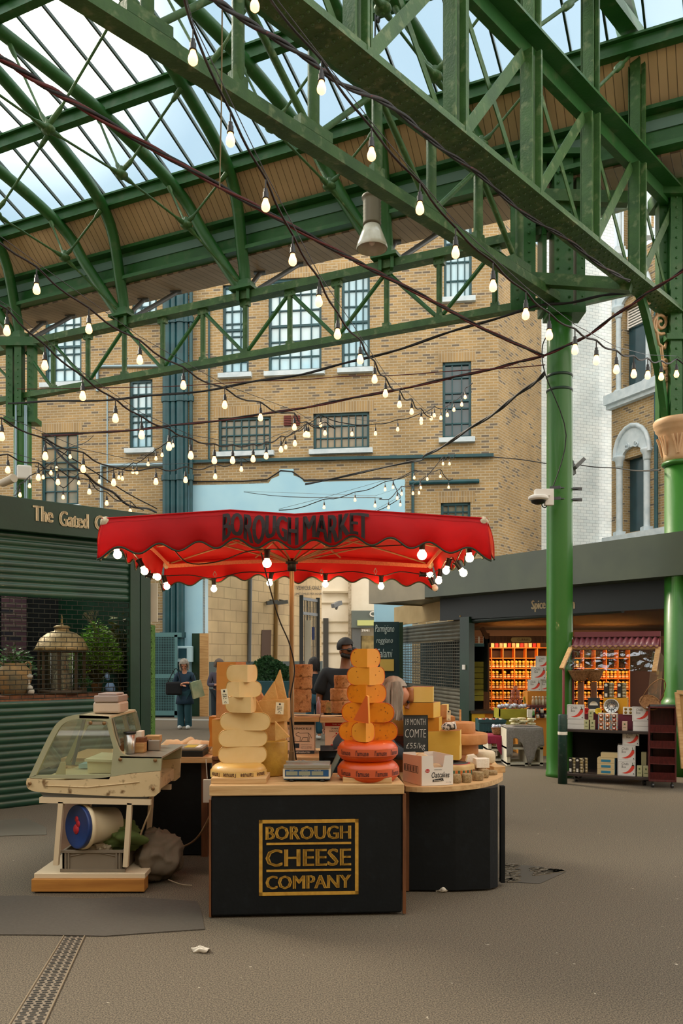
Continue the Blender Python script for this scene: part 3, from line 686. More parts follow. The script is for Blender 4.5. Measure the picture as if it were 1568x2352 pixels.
# conduits
def conduit(pts, r, label, mt=TEAL, off=.05, name='conduit'):
    m = MB(); m.tube([Fw(*Fp(*p), off) for p in pts], r, 8); tag(m.build(name, mt), label, 'conduit')
GALV = mat('galvanised', '#8fa9b5', .4, metal=.5)
conduit([(235, 1180), (235, 1070), (380, 1068)], .06, 'pale square-bend pipe left of the downpipes', GALV)
conduit([(430, 1107), (560, 1106), (615, 1102), (645, 1082), (672, 1084), (700, 1104), (900, 1100)], .02, 'thin black cable rising over the little blue peak', BLACKM)
conduit([(225, 900), (226, 845), (240, 843), (365, 842)], .045, 'bent pale conduit beside the left column', GALV)
conduit([(948, 1062), (948, 1180)], .04, 'short teal conduit dropping right of the blue wall')
conduit([(940, 1110), (1100, 1106)], .06, 'short teal tray on the brick above the low window')
conduit([(497, 1060), (481, 1055), (481, 690)], .03, 'thin teal pipe climbing right of the pipe cluster')
conduit([(248, 905), (248, 1110)], .02, 'very thin pale conduit on the left part of the wall', GALV)
# ================================================================ WHITE GLAZED WALL AND ORNATE BUILDING
wb = thing('glazed_brick_wall', 'tall white glazed brick wall behind the right column', 'building', W(1320, 1510, 27) - Z * 1.65)
m = MB(); a = W(1238, 1510, 26.2); b = W(1410, 1510, 27.2); a.z = b.z = 0; m.quad(a, b, b + Z * 17, a + Z * 17); m.build('wall', TILEW, wb)
ob_ = thing('ornate_building', 'brick building with white pointed arch windows beyond the right column', 'building', W(1470, 1510, 26) - Z * 1.65)
OA = W(1404, 1510, 26.8); OA.z = 0; OB = W(1700, 1510, 22.4); OB.z = 0; OU = (OB - OA).normalized(); ON = Vector((OU.y, -OU.x, 0)); ON = ON if ON.y < 0 else -ON
def Op(px, py):
    k = (px - CX) / F; t = (k * OA.y - OA.x) / (OU.x - k * OU.y); return t, CH + (HZ - py) / F * (OA.y + OU.y * t)
def Ow(u, z, off=0): return OA + OU * u + ON * off + Z * z
h1 = (*[Op(1432, 1)[0], Op(1481, 1)[0]], Op(1450, 1222)[1], Op(1450, 1050)[1]); h2 = (Op(1430, 1)[0], Op(1484, 1)[0], Op(1450, 893)[1], Op(1450, 700)[1])
h3 = (Op(1432, 1)[0], Op(1484, 1)[0], Op(1450, 560)[1], Op(1450, 400)[1])
m = MB(); wallholes(m, OA, OU, ON, 0, 5.5, 0, 14, [h1, h2, h3], .3); m.build('wall', BRICK, ob_)
for (a, b, c, d), nm in ((h1, 1), (h2, 2), (h3, 3)):
    MB().quad(Ow(a, c, -.25), Ow(b, c, -.25), Ow(b, d, -.25), Ow(a, d, -.25)).build('pane', WINDARK, ob_)
    # white surround: colonnettes, capitals and a pointed arch
    w = b - a; mid = (a + b) / 2; m = MB()
    for x in (a - .13, b + .13):
        m.tube([Ow(x, c, .05), Ow(x, d - .1, .05)], .1 if nm == 1 else .08, 10); m.box(Ow(x, c - .05, .06), (.3, .3, .22), 0)
        m.lathe([(0, 0), (.1, 0), (.12, .06), (.13, .2), (.2, .3), (.2, .36), (0, .36)], Ow(x, d - .25, .05), 12)
    N_ = 10; outer = []; inner = []
    hgt = w * 1.05
    for i in range(N_ + 1):
        t = i / N_; ang_ = PI * t; ix = mid - math.cos(ang_) * w / 2; iz = d - .02 + math.sin(ang_) * w * .35
        ox = mid - math.cos(ang_) * (w / 2 + .28); oz = d + (1 - abs(2 * t - 1) ** 1.9) * hgt
        inner.append((ix, iz)); outer.append((ox, oz))
    for i in range(N_):
        q = [outer[i], outer[i + 1], inner[i + 1], inner[i]]
        A = [Ow(p[0], p[1], .1) for p in q]; Bk = [Ow(p[0], p[1], -.05) for p in q]
        m.add(A + Bk, [(0, 1, 2, 3), (0, 4, 5, 1), (2, 6, 7, 3)])
    m.tube([Ow(p[0], p[1], .12) for p in outer], .07, 6)
    for sx in (-1, 1): m.tube([Ow(mid + sx * p[0], d + .22 + p[1] * .9, .12) for p in spiral((.2, .12), .12, .02, 1.3, 2, 16)], .02, 5)
    m.build('arch_surround', STONEW, ob_)
m = MB(); m.beam(Ow(-.05, Op(1450, 905)[1], .12), Ow(5.5, Op(1450, 905)[1], .12), .35, .3); m.beam(Ow(-.05, Op(1450, 905)[1] - .2, .08), Ow(5.5, Op(1450, 905)[1] - .2, .08), .22, .15); m.build('string_course', STONEW, ob_)
m = MB(); m.beam(Ow(-.05, Op(1450, 1238)[1], .15), Ow(5.5, Op(1450, 1238)[1], .15), .4, .25); m.build('string_course', STONEW, ob_)
m = MB()
for k in range(7): z = h2[3] - .08 - k * .085; m.beam(Ow(h2[0] + .08, z, -.15), Ow(h2[1], z, -.15), .05, .04)
m.bx(-.02, .02, -.02, .02, 0, .6, 0, Matrix.Translation(Ow(h2[0] + .06, h2[3] - .65, -.15))); m.build('louvre', WHITEP, ob_)
conduit_ = MB(); conduit_.tube([Ow(Op(1512, 1)[0], 3, .1), Ow(Op(1512, 1)[0], 12, .1)], .06, 8); tag(conduit_.build('downpipe', TEAL), 'dark teal downpipe right of the pointed arch windows', 'pipe')
# ================================================================ ALLEY BEYOND THE ENTRANCE
WA = W(470, 1510, 24.3); WA.z = 0; WB_ = W(738, 1510, 30.5); WB_.z = 0
al = thing('alley_wall', 'cream stone block wall in the passage seen under the umbrella', 'wall', WA.lerp(WB_, .5))
m = MB(); m.quad(WA + Z * 1.5, WB_ + Z * 1.5, WB_ + Z * 7.5, WA + Z * 7.5); m.build('block_wall', STONEC, al)
m = MB(); d_ = V(.15, -.1, 0); m.quad(WA + d_ * .3, WB_ + d_ * .3, WB_ + d_ * .3 + Z * 1.52, WA + d_ * .3 + Z * 1.52); m.build('plinth', mat('grey_plinth', '#55605f', .8), al)
def Ap(px, py, off=.05):
    U_ = (WB_ - WA).normalized(); k = (px - CX) / F; t = (k * WA.y - WA.x) / (U_.x - k * U_.y); p = WA + U_ * t; n = V(U_.y, -U_.x, 0); return V(p.x, p.y, CH + (HZ - py) / F * p.y) + n * off
m = MB(); m.tube([Ap(572, 1300), Ap(569, 1520)], .06, 8); m.build('pipe', PEWTER, al)
m = MB(); m.tube([Ap(633, 1300), Ap(630, 1515)], .07, 8); m.build('pipe', mat('ochre_pipe', '#a5834d', .6), al)
m = MB(); q = [Ap(600, 1447, .02), Ap(622, 1447, .02), Ap(620, 1530, .02), Ap(598, 1530, .02)]; m.quad(*q); m.build('doorway', mat('brown_door', '#5d3f28', .7), al)
m = MB(); fn = lambda u, v, l=0: Ap(708 + u, 1350 - v, .04)
m.text('VEHICLE ONLY', fn, 60, 9); fn = lambda u, v, l=0: Ap(706 + u, 1364 - v, .04); m.text('LIMIT 5 MILES PER HOUR', fn, 62, 5); m.build('lettering', INK, al)
for px_ in (620, 642):
    m = MB(); p = Ap(px_, 1383, .3); m.tube([Ap(px_, 1378, .0), p], .03, 6); m.beam(p, p + V(-.35, -.15, -.05), .12, .12); tag(m.build('security_camera', PEWTER), 'small grey camera on the cream alley wall, %s one' % ('left' if px_ == 620 else 'right'), 'camera')
gt = thing('steel_gate', 'tall grey slatted steel gate standing open in the passage', 'gate', W(715, 1510, 27) - Z * 1.65)
m = MB(); ga_, gb_ = W(692, 1510, 26.2), W(730, 1510, 27.4); ga_.z = gb_.z = 0
zt_ = CH + (HZ - 1377) / F * 26.7
for k in range(12): p = ga_.lerp(gb_, k / 11); m.beam(p, p + Z * zt_, .03, .035)
for zz in (.1, 1.5, zt_ - .45, zt_): m.beam(ga_ + Z * zz, gb_ + Z * zz, .05, .09)
m.build('bars', PEWTER, gt)
m = MB(); m.beam(ga_, ga_ + Z * (zt_ + .1), .12, .12); m.beam(gb_, gb_ + Z * (zt_ + .1), .12, .12); m.build('posts', METALD, gt)
m = MB(); m.box(W(707, 1480, 26.4), (.2, .05, 1.5)); m.build('notice', PAPER, gt)
m = MB(); m.box(W(719, 1455, 26.5), (.08, .05, .4)); m.build('notice', mat('blue_notice', '#3b4c8c', .5), gt)
sb_ = thing('street_building', 'bright pale stone shop building at the far end of the passage', 'building', W(800, 1510, 38) - Z * 1.65)
SBRT = mat('bright_pale_stone', '#f3ead8', .8, col2='#e9dfca', scale=1.5)
m = MB(); m.bx(W(730, 0, 38).x, W(1000, 0, 38).x, 38, 44, 0, 12); m.build('wall', SBRT, sb_)
m = MB()
for y_ in (1385, 1428, 1452, 1476, 1500): m.beam(W(735, y_, 37.96), W(805, y_, 37.96), .05, .04)
m.beam(W(741, 1360, 37.9), W(800, 1360, 37.9), .2, .08)
m.build('joint_lines', mat('stone_joint', '#b9ab90', .8), sb_)
m = MB(); m.box(W(803, 1420, 37.9), (.14, .2, 6)); m.build('drainpipe', mat('mottled_pipe', '#9b8a70', .8, col2='#c9bca5', scale=10), sb_)
m = MB(); m.bx(W(742, 0, 37.95).x, W(754, 0, 37.95).x, 37.9, 37.99, .1, W(0, 1420, 38).z); m.build('doorway', METALD, sb_)
m = MB(); m.bx(W(807, 0, 37.5).x, W(940, 0, 37.5).x, 37.3, 38, W(0, 1442, 37.5).z, W(0, 1403, 37.5).z); m.build('fascia', mat('grey_fascia', '#66706c', .6), sb_)
m = MB(); m.bx(W(820, 0, 37.5).x, W(940, 0, 37.5).x, 37.25, 37.3, W(0, 1437, 37.5).z, W(0, 1425, 37.5).z); m.build('fascia_stripe', mat('lime_stripe', '#cdd48b', .6), sb_)
m = MB(); m.text('City', lambda u, v, l=0: W(865 + u, 1412 - v, 37.2), 34, 17, offset=.03); m.text('39/41', lambda u, v, l=0: W(839 + u, 1448 - v, 37.2), 18, 6, offset=.03); m.build('lettering', WHITEP, sb_)
m = MB(); m.bx(W(808, 0, 37.5).x, W(828, 0, 37.5).x, 37.4, 38, 0, W(0, 1442, 37.5).z); m.build('pillar', PEWTER, sb_)
m = MB(); m.bx(W(830, 0, 37.8).x, W(940, 0, 37.8).x, 37.7, 38, 0, W(0, 1460, 37.5).z); m.build('shop_window', mat('shop_window_tan', '#8c7a52', .3, col2='#c9b27b', scale=3), sb_)  # tan window front with paler mottling, not emissive
m = MB(); m.tube([W(774, 1392, 37.6), W(772, 1398, 37.4)], .06, 8); m.beam(W(764, 1392, 37.2), W(782, 1384, 37.6), .18, .18); tag(m.build('security_camera', PEWTER), 'pale camera on the bright building at the end of the passage', 'camera')
# ================================================================ STALL: COUNTERS
BAND = mat('gold_letter_paint', '#c99a3a', .5, col2='#b8862c', scale=30)
fc = thing('stall_counter', 'black front counter of the cheese stall with gold lettering and a timber top', 'counter', (-.21, 5.4, 0), rz=math.radians(3.6))
T0 = WM[fc]
m = MB(); m.bx(-.615, .60, 0, .52, 0.015, .775, T=T0); m.build('body', BLACKP, fc, bevel=.012)
m = MB(); m.bx(-.625, .612, -.012, .53, .775, .842, T=T0); m.build('worktop', WOODP, fc, bevel=.006)
m = MB(); m.bx(.604, .624, -.004, .03, 0.01, .775, T=T0); m.bx(-.628, -.615, .0, .52, 0.01, .75, T=T0); m.build('edge_board', WOODD, fc)
# gold sign
Tf = T0 @ frame((-.001, -.001, 0), (1, 0, 0), Z)
Tf = T0 @ Matrix(((1, 0, 0, 0), (0, 0, -1, -.001), (0, 1, 0, 0), (0, 0, 0, 1)))
px2u = lambda px: (px - 708) / 364.0; px2v = lambda py: (2110 - py) / 364.0 + .01
uc = px2u(708) + .0; 
m = MB(); x0, x1, y0, y1 = px2u(594), px2u(824), px2v(2063), px2v(1888); b_ = .022
for a, b, c, d in ((x0, x1, y1 - b_, y1), (x0, x1, y0, y0 + b_), (x0, x0 + b_, y0, y1), (x1 - b_, x1, y0, y1), (px2u(611), px2u(807), px2v(1946), px2v(1941)), (px2u(611), px2u(807), px2v(2008), px2v(2003))):
    m.bx(a, b, c, d, .001, .003, T=Tf)
for s_, ya, yb in (('BOROUGH', 1903, 1934), ('CHEESE', 1956, 1996), ('COMPANY', 2017, 2048)):
    cx = (px2u(609) + px2u(807)) / 2; cy = (px2v(ya) + px2v(yb)) / 2
    m.text(s_, lambda u, v, l=0: Tf @ V(cx + u, cy + v, .003), 198 / 364, (yb - ya) / 364, bold=.004)
m.build('gold_lettering', BAND, fc)
# right counter with a curved top
rc = thing('stall_counter', 'black right-hand counter of the cheese stall with a rounded timber top', 'counter', (1.2, 6.3, 0))
ZR = .76
def RWp(px, D, z): return V((px - CX) / F * D, D, z)
arc = [(RWp(931, 5.86, 0)), RWp(970, 5.82, 0), RWp(1037, 5.86, 0), RWp(1096, 5.98, 0), RWp(1132, 6.14, 0), RWp(1150, 6.32, 0), RWp(1155, 6.45, 0), RWp(1150, 6.8, 0), RWp(1135, 7.3, 0)]
arcs = smoothpts(arc, 4)
poly = [(p.x, p.y) for p in arcs] + [(.44, 7.3), (.44, 5.9)]
m = MB(); m.prism(poly, .035, Matrix.Translation((0, 0, ZR - .035))); m.build('worktop', WOODP, rc, bevel=.004)
m = MB(); fp = [(.475, 5.97), (.8, 5.96), (1.05, 6.0), (1.115, 6.06), (1.14, 6.2), (1.14, 7.2), (.475, 7.2)]; m.prism(fp, ZR - .05, Matrix.Translation((0, 0, .015))); m.build('body', BLACKP, rc)
m = MB(); m.bx(1.145, 1.175, 6.1, 6.16, .03, ZR - .036); m.build('end_post', BLACKP, rc)
m = MB(); m.bx(.45, .475, 5.965, 6.0, .01, ZR - .036); m.build('edge_board', WOODD, rc)
# back counter and left black counter
bc = thing('stall_counter', 'long back counter of the cheese stall with black front panel at its left part', 'counter', (-.6, 7.2, 0))
m = MB(); m.bx(-1.66, .9, 6.95, 7.65, .785, .832); m.build('worktop', WOODP, bc, bevel=.004)
m = MB(); m.bx(-2.25, -1.16, 7.07, 7.6, .01, .785); m.build('body', BLACKP, bc)
MB().bx(-1.16, -1.11, 7.03, 7.12, .0, .785).build('leg', WOODD, bc); MB().bx(-.02, .03, 7.5, 7.58, 0, .785).build('leg', WOODD, bc)
m = MB(); m.bx(-2.28, -1.5, 6.9, 7.62, .785, .83); m.build('left_worktop', WOODP, bc)
BLKI = mat('black_cloth', '#0a0d10', .9)
m = MB(); m.bx(-1.1, .88, 7.6, 7.63, .02, .78); m.build('back_panel', BLKI, bc)
# ================================================================ UMBRELLA
RED = mat('red_canvas', '#c3161c', .75, col2='#b01018', scale=3, detail=6, bump=.25, bscale=12)
def _tl(m_, f=.45):
    nt = m_.node_tree; b = nt.nodes['Principled BSDF']; out = nt.nodes['Material Output']
    tl = N(nt, 'ShaderNodeBsdfTranslucent'); tl.inputs[0].default_value = lin('#e8241c'); mx = N(nt, 'ShaderNodeMixShader'); mx.inputs[0].default_value = f
    nt.links.new(b.outputs[0], mx.inputs[1]); nt.links.new(tl.outputs[0], mx.inputs[2]); nt.links.new(mx.outputs[0], out.inputs[0])
_tl(RED)
TRIM = mat('dark_green_piping', '#2c3a2c', .8)
WEB = mat('salmon_webbing', '#e0906a', .8, col2='#cf7a58', scale=60)
ALU = mat('umbrella_pole', '#a58a66', .35, metal=.6)
um = thing('market_umbrella', 'large red square market umbrella with black lettering over the cheese stall', 'umbrella', (-.4, 6.8, .0))
FLc, FRc, BRc, BLc = V(-1.565, 5.56, 2.555), V(.95, 5.56, 2.555), V(.86, 8.06, 2.555), V(-1.68, 8.06, 2.555)
PK = V(-.37, 6.8, 2.78)
edges = [(FLc, FRc), (FRc, BRc), (BRc, BLc), (BLc, FLc)]
def edgept(e, t):
    a, b = edges[e]; p = a.lerp(b, t); return p + Z * (.055 * max(0, 1 - abs(t - .333) / .333, 1 - abs(t - .667) / .333) ** 1.0 - .0)
m = MB(); NE = 24; NR = 6
for e in range(4):
    rows = []
    for j in range(NR + 1):
        r_ = j / NR; rows.append([edgept(e, i / NE).lerp(PK, r_) - Z * .02 * math.sin(PI * r_) for i in range(NE + 1)])
    vs = [p for row in rows for p in row]; w = NE + 1
    m.add(vs, [(j * w + i, j * w + i + 1, (j + 1) * w + i + 1, (j + 1) * w + i) for j in range(NR) for i in range(NE)], 0, None, True)
m.build('canopy', RED, um, solid=.003, weld=True)
cen = V(-.37, 6.8, 2.4)
def valp(e, t, v, nsc=10):
    p = edgept(e, t); out = (p - cen); out.z = 0; a, b = edges[e]; n = (b - a).cross(Z).normalized()
    low = .205 + .028 * math.cos(2 * PI * nsc * t + PI * .0) + .035 * (abs(2 * t - 1) ** 8) + .01 * math.sin(t * 7)
    bulge = .015 * math.sin(t * 19 + e) * v + .022 * math.sin(PI * v) + .012 * math.sin(t * 43 + e * 2) * v * v
    sw = -.03 * (abs(2 * t - 1) ** 10) * v
    q = p - Z * low * v + n * (bulge + .02 * v)
    return q + (b - a).normalized() * (0.03 * (2 * t - 1) * v * (abs(2 * t - 1) ** 6))
names = ['front', 'right', 'back', 'left']
for e in range(4):
    K = 120; J = 8; m = MB()
    vs = [valp(e, i / K, j / J) for j in range(J + 1) for i in range(K + 1)]; w = K + 1
    m.add(vs, [(j * w + i, j * w + i + 1, (j + 1) * w + i + 1, (j + 1) * w + i) for j in range(J) for i in range(K)], 0, None, True)
    o_ = m.build('valance', RED, um, solid=.002)
    m = MB(); m.tube([valp(e, i / K, 1.0) for i in range(K + 1)], .0065, 6); m.build('piping', TRIM, o_)
    m = MB(); m.tube([valp(e, i / K, .0) + Z * .004 for i in range(0, K + 1, 2)], .006, 6); m.tube([valp(e, i / K, .12) for i in range(0, K + 1, 2)], .0022, 4); m.build('hem_seam', RED, o_)
LETT = mat('faded_black_print', '#201516', .75, col2='#2c1b1b', scale=20)
m = MB()
def vmap(u, v, l=0):
    t = (u + .495) ; return valp(0, t, .5 - v) + V(0, -.005, 0)
w_all = (851 - 511) / 895
c1_ = ((511 + 688) / 2 - 230) / 895; c2_ = ((697 + 851) / 2 - 230) / 895
m.text('BOROUGH', lambda u, v, l=0: valp(0, c1_ + u, .50 - v / .2) + V(0, -.02, 0), 176 / 895, .165, bold=.0026, res=3)
m.text('MARKET', lambda u, v, l=0: valp(0, c2_ + u, .50 - v / .2) + V(0, -.02, 0), 153 / 895, .165, bold=.0026, res=3)
m.build('lettering', LETT, um)
CORN = mat('worn_canvas_patch', '#d9cbb0', .9, col2='#b8a88c', scale=40, bump=.3)
for c in (FLc, FRc, BRc, BLc):
    m = MB(); m.sph(c - Z * .02 + (cen - c) * .012, (.034, .034, .042), 10); m.wobble(.01, 20); m.build('corner_patch', CORN, um)
m = MB(); px_ = V(-.398, 6.8, 0); m.tube([px_ + Z * .02, px_ + Z * 2.36], .019, 14); m.tube([px_ + Z * .02, px_ + Z * .9], .026, 14); m.build('pole', ALU, um)
m = MB(); m.cyl(px_, .22, .03); m.cyl(px_ + Z * .03, .05, .2); m.build('base_plate', METALD, um)
m = MB(); m.cyl(px_ + Z * 2.34, .035, .1, 12); m.cyl(px_ + Z * 2.40, .05, .025, 12); m.build('runner', BLACKM, um); MB().cyl(px_ + Z * 2.62, .04, .12, 12).build('hub', BLACKM, um)
RIBM = mat('umbrella_rib', '#a8805a', .4, metal=.4)
tg = []
for e in range(4):
    for t_ in (0, .333, .667): tg.append(edgept(e, t_))
for p in tg:
    m = MB(); q = p.lerp(PK, .06) - Z * .03; mid = p.lerp(PK, .5) - Z * .04
    m.tube([px_ + Z * 2.68, mid, q], .008, 6); m.tube([px_ + Z * 2.41, mid], .008, 6); m.build('rib', RIBM, um)
# webbing round the eaves
inner = [c.lerp(V(PK.x, PK.y, c.z), .045) - Z * .045 for c in (FLc, FRc, BRc, BLc)]
for i in range(4):
    a, b = inner[i], inner[(i + 1) % 4]; m = MB(); k = 12
    for j in range(k): m.beam(a.lerp(b, j / k) + Z * .05 * math.sin(PI * j / k), a.lerp(b, (j + 1) / k) + Z * .05 * math.sin(PI * (j + 1) / k), .004, .034)
    m.build('webbing', WEB, um)
for px, py in ((493, 1312), (738, 1307), (862, 1305)):
    m = MB(); p = W(px, py, 8.0); m.tube([p, p - Z * .03 + V(.015, 0, 0), p - Z * .06, p - Z * .03 - V(.015, 0, 0), p], .004, 5); m.build('hook', METAL, um)
# hanging cable from the umbrella beside the pole
BULBW = mat('warm_bulb', '#fff1d6', .3, emit='#ffcf90', estr=38)
BULBOFF = mat('frosted_bulb', '#e8d9cf', .3)
m = MB(); m.tube(smoothpts([W(600, 1270, 6.5), W(614, 1330, 6.6), W(640, 1420, 6.65), W(665, 1480, 6.7), W(676, 1540, 6.72), W(666, 1610, 6.7), W(672, 1680, 6.7), W(680, 1745, 6.75)], 6), .006, 6)
tag(m.build('power_cable', BLACKM), 'black cable looping down beside the umbrella pole', 'cable')
def umb_bulb(i, px, py, D, d, r=.028, on_=True, parent=None):
    p = W(px, py, D); d = Vector(d).normalized(); s_ = p - d * .07
    m = MB(); m.tube([s_ - d * .02, s_ + d * .035], .021, 10); m.tube([s_ - d * .03, s_ - d * .02], .026, 10); h = m.build('bulb_holder', BLACKM, parent)
    m = MB(); m.sph(p, r, 20); m.tube([p - d * .045, p - d * .02], .018, 10); m.build('bulb', BULBW if on_ else BULBOFF, h)
bl = [(270, 1274, 5.75, (0.2, 0, -1)), (332, 1312, 6.5, (.5, 0, -1)), (362, 1325, 7.1, (1, 0, -.2)), (383, 1347, 7.7, (.3, 0, -1)), (491, 1353, 7.98, (0, 0, -1)), (619, 1339, 7.98, (-.2, 0, -1)), (747, 1342, 7.98, (0, 0, -1)), (875, 1347, 7.98, (0, 0, -1)),
      (988, 1321, 7.7, (1, 0, -.1)), (999, 1351, 7.6, (.5, 0, -1)), (1007, 1334, 7.2, (-.2, 0, -1)), (1024, 1311, 6.7, (-.3, 0, -1)), (1064, 1316, 6.2, (.7, 0, -1)), (1078, 1282, 5.8, (.1, 0, -1))]
fs_ = thing('festoon_lights', 'string of round white bulbs hung around the inside edge of the red umbrella', 'string lights', W(670, 1310, 6.8))
m = MB(); ps = []
for i, (px, py, D, d) in enumerate(bl):
    p = W(px, py, D) - Vector(d).normalized() * .1; ps.append(p)
    if i + 1 < len(bl): q = W(*bl[i + 1][:3]) - Vector(bl[i + 1][3]).normalized() * .1; ps.append(p.lerp(q, .5) + Z * (.03 if 4 <= i < 8 else .02))
m.tube(smoothpts(ps, 4), .005, 5); m.tube(smoothpts([W(388, 1245, 6.2), W(430, 1292, 6.3), W(500, 1290, 6.4), W(575, 1265, 6.5), W(650, 1262, 6.7)], 5), .005, 5); m.build('cable', BLACKM, fs_)
for i, (px, py, D, d) in enumerate(bl): umb_bulb(i, px, py, D, d, parent=fs_, on_=(py != 1351))
fs2 = thing('festoon_lights', 'two larger round bulbs hanging near the umbrella hub and the right front edge', 'string lights', W(700, 1290, 6.3))
m = MB(); m.tube([W(613, 1262, 6.2), W(740, 1262, 6.2), W(860, 1255, 6.0), W(968, 1250, 5.9)], .004, 5); m.build('cable', BLACKM, fs2)
umb_bulb(0, 613, 1294, 6.2, (0, 0, -1), .032, True, fs2); umb_bulb(0, 969, 1275, 5.9, (0, 0, -1), .033, True, fs2)

# ================================================================ CHEESES
def rindmat(n, c, c2, **k): return mat(n, c, k.pop('rough', .45), col2=c2, scale=k.pop('scale', 14), detail=6, bump=k.pop('bump', .1), **k)
OR_P = mat('orange_gouda_paste', '#e0870f', .5, col2='#d67c0b', scale=5, sss=.05, spec=.3, dark='#c06c10', dscale=26)
OR_P2 = mat('amber_gouda_paste', '#e69c30', .5, col2='#df9226', scale=5, sss=.05, spec=.3)
OR_R = rindmat('orange_wax_rind', '#c84200', '#d24e00', coat=.12, rough=.38, scale=3)
PA_P = mat('pale_gouda_paste', '#e4c48c', .5, col2='#dab87c', scale=5, sss=.05, spec=.3)
PA_R = rindmat('pale_wax_rind', '#d2a659', '#c4913f', coat=.2, scale=4)
YE_P = mat('comte_paste', '#dcb450', .5, col2='#d4a843', scale=4, sss=.05, spec=.3)
YE_P2 = mat('aged_comte_paste', '#cf8d2b', .5, col2='#c37f20', scale=4, sss=.04, spec=.3)
YE_P3 = mat('light_comte_paste', '#e6cb7c', .5, col2='#dcbd68', scale=4, sss=.05, spec=.3)
BR_R = rindmat('brown_natural_rind', '#a5683a', '#8c5327', bump=.3, scale=20)
TAN_R = rindmat('tan_natural_rind', '#c98f57', '#b87b45', bump=.25, scale=9, rough=.7)
BLU_R = rindmat('blue_cheese_rind', '#b08050', '#c99b6c', bump=.7, scale=28, rough=.85, dark='#6d4526', dscale=34)
PARM = mat('parmesan_paste', '#cfa05c', .65, col2='#c4944e', scale=20, detail=8, bump=.35, bscale=60, sss=.08)
PARM_R = rindmat('parmesan_rind', '#b98f2e', '#a67d24', bump=.25, scale=14, rough=.55)
WHT = mat('white_goat_paste', '#efe6d6', .7, col2='#e5d9c4', scale=20, bump=.3)
WHR = rindmat('white_bloomy_rind', '#dccbb0', '#cdb995', bump=.3, scale=12, rough=.85)
def prof(R, h, rho=None, k=5):
    rho = min(rho if rho is not None else h * .48, h * .499)
    p = [(0, 0), (R - rho, 0)]
    for i in range(k * 2 + 1):
        a = -PI / 2 + PI * i / (2 * k); p.append((R - rho + rho * math.cos(a), h / 2 + (h / 2 - rho) * (1 if a > 0 else -1) * (0 if abs(a) < 1e-9 else 1) + rho * math.sin(a)))
    # insert straight side when rho < h/2
    p += [(R - rho, h), (0, h)]
    q = [p[0]]
    for a in p[1:]:
        if (Vector(a) - Vector(q[-1])).length > 1e-5: q.append(a)
    return q
def sector(name, label, x0, xe, x1, y0, y1, D, mats, cat='cheese', group='cheeses on the stall', R=None, rho=None, rot=0, z0=None, zs=1, holes=0, side=None, bump_=0):
    sc = D / F; xE = (xe - CX) * sc; a = (x1 - xe) * sc; b = (xe - x0) * sc
    if R is None: R = (x1 - x0) * sc / 2
    th1 = math.acos(max(-1, min(1, a / R))) + rot; th2 = PI - math.acos(max(-1, min(1, b / R))) + rot
    h = (y1 - y0) * sc; zb = CH + (HZ - y1) * sc if z0 is None else z0
    P = prof(R, h, rho); c = (xE, D, zb); m = MB()
    m.lathe(P, c, 20, 1, th1, th2)
    for i, th in enumerate((th1, th2)):
        vs = [Vector(c) + V(r_ * math.cos(th), r_ * math.sin(th), z_) for r_, z_ in P]
        m.add(vs, [tuple(range(len(vs))) if i == 0 else tuple(range(len(vs)))[::-1]], 0)
        # a thin lighter edge of rind around the cut face
        pts = [v + V(0, 0, 0) for v in vs[1:-1]]
        m.tube(pts, .0025, 4, 1)
    for k_ in range(holes):
        th = th1 if k_ % 2 else th2; r_ = R * R_.uniform(.15, .85); z_ = h * R_.uniform(.2, .8); n = V(math.sin(th), -math.cos(th), 0) * (1 if th == th1 else -1)
        p = Vector(c) + V(r_ * math.cos(th), r_ * math.sin(th), z_); m.sph(p - n * -.0005, (.004, .004, .0035), 6, 2)
    o_ = m.build(name, [mats[0], mats[1], HOLE], origin=c)
    tag(o_, label, cat, group); return o_
HOLE = mat('cheese_hole', '#8a5410', .8)
R_ = random.Random(3)
def wheel(label, x0, x1, y0, y1, D, mt, rho=None, band=None, flip=False, group='whole cheese wheels'):
    sc = D / F; R = (x1 - x0) * sc / 2; h = (y1 - y0) * sc; c = V(((x0 + x1) / 2 - CX) * sc, D, CH + (HZ - y1) * sc)
    m = MB(); m.lathe(prof(R, h, rho), c, 48, 0); o_ = m.build('round_cheese', mt, origin=c); tag(o_, label, 'cheese', group)
    if band:
        bm, ink = band; m = MB(); m.lathe([(R + .0004, h * .32), (R + .0012, h * .5), (R + .0004, h * .68)], c, 64, 0)
        bo = m.build('printed_band', bm, o_)
        m = MB(); a = -PI / 2 - .95; k = 0
        while k < 4:
            ac = -PI / 2 + (k - 1.5) * .62 + .1; s_ = -1 if flip else 1
            m.text("l'amuse", lambda u, v, l=0, ac=ac: c + V((R + .003) * math.cos(ac + s_ * u / R), (R + .003) * math.sin(ac + s_ * u / R), h * .5 + s_ * v), .085, h * .26, offset=.015)
            k += 1
        m.build('print', ink, bo)
    return o_
BANDM = mat('pink_orange_band', '#c8562c', .5); BANDP = mat('pale_band', '#d8b26b', .5); INKR = mat('brown_ink', '#4a1f1a', .6)
DS = 5.62
def board(label, x0, x1, y0, y1, D, dep=.3, mt=None, z0=None, name='wooden_board', rz=0):
    sc = D / F; z = CH + (HZ - y1) * sc if z0 is None else z0; m = MB()
    c = V(((x0 + x1) / 2 - CX) * sc, D + dep / 2, z + (y1 - y0) * sc / 2); m.box(c, ((x1 - x0) * sc, dep, (y1 - y0) * sc), rz)
    return tag(m.build(name, mt or WOODP, bevel=.003), label, 'board', 'serving boards')
board('pale board under the stack of pale gouda', 484, 611, 1795, 1808, 5.42, .36, z0=.843)
board('pale board under the stack of orange gouda', 787, 900, 1792, 1804, 5.45, .36, z0=.843)
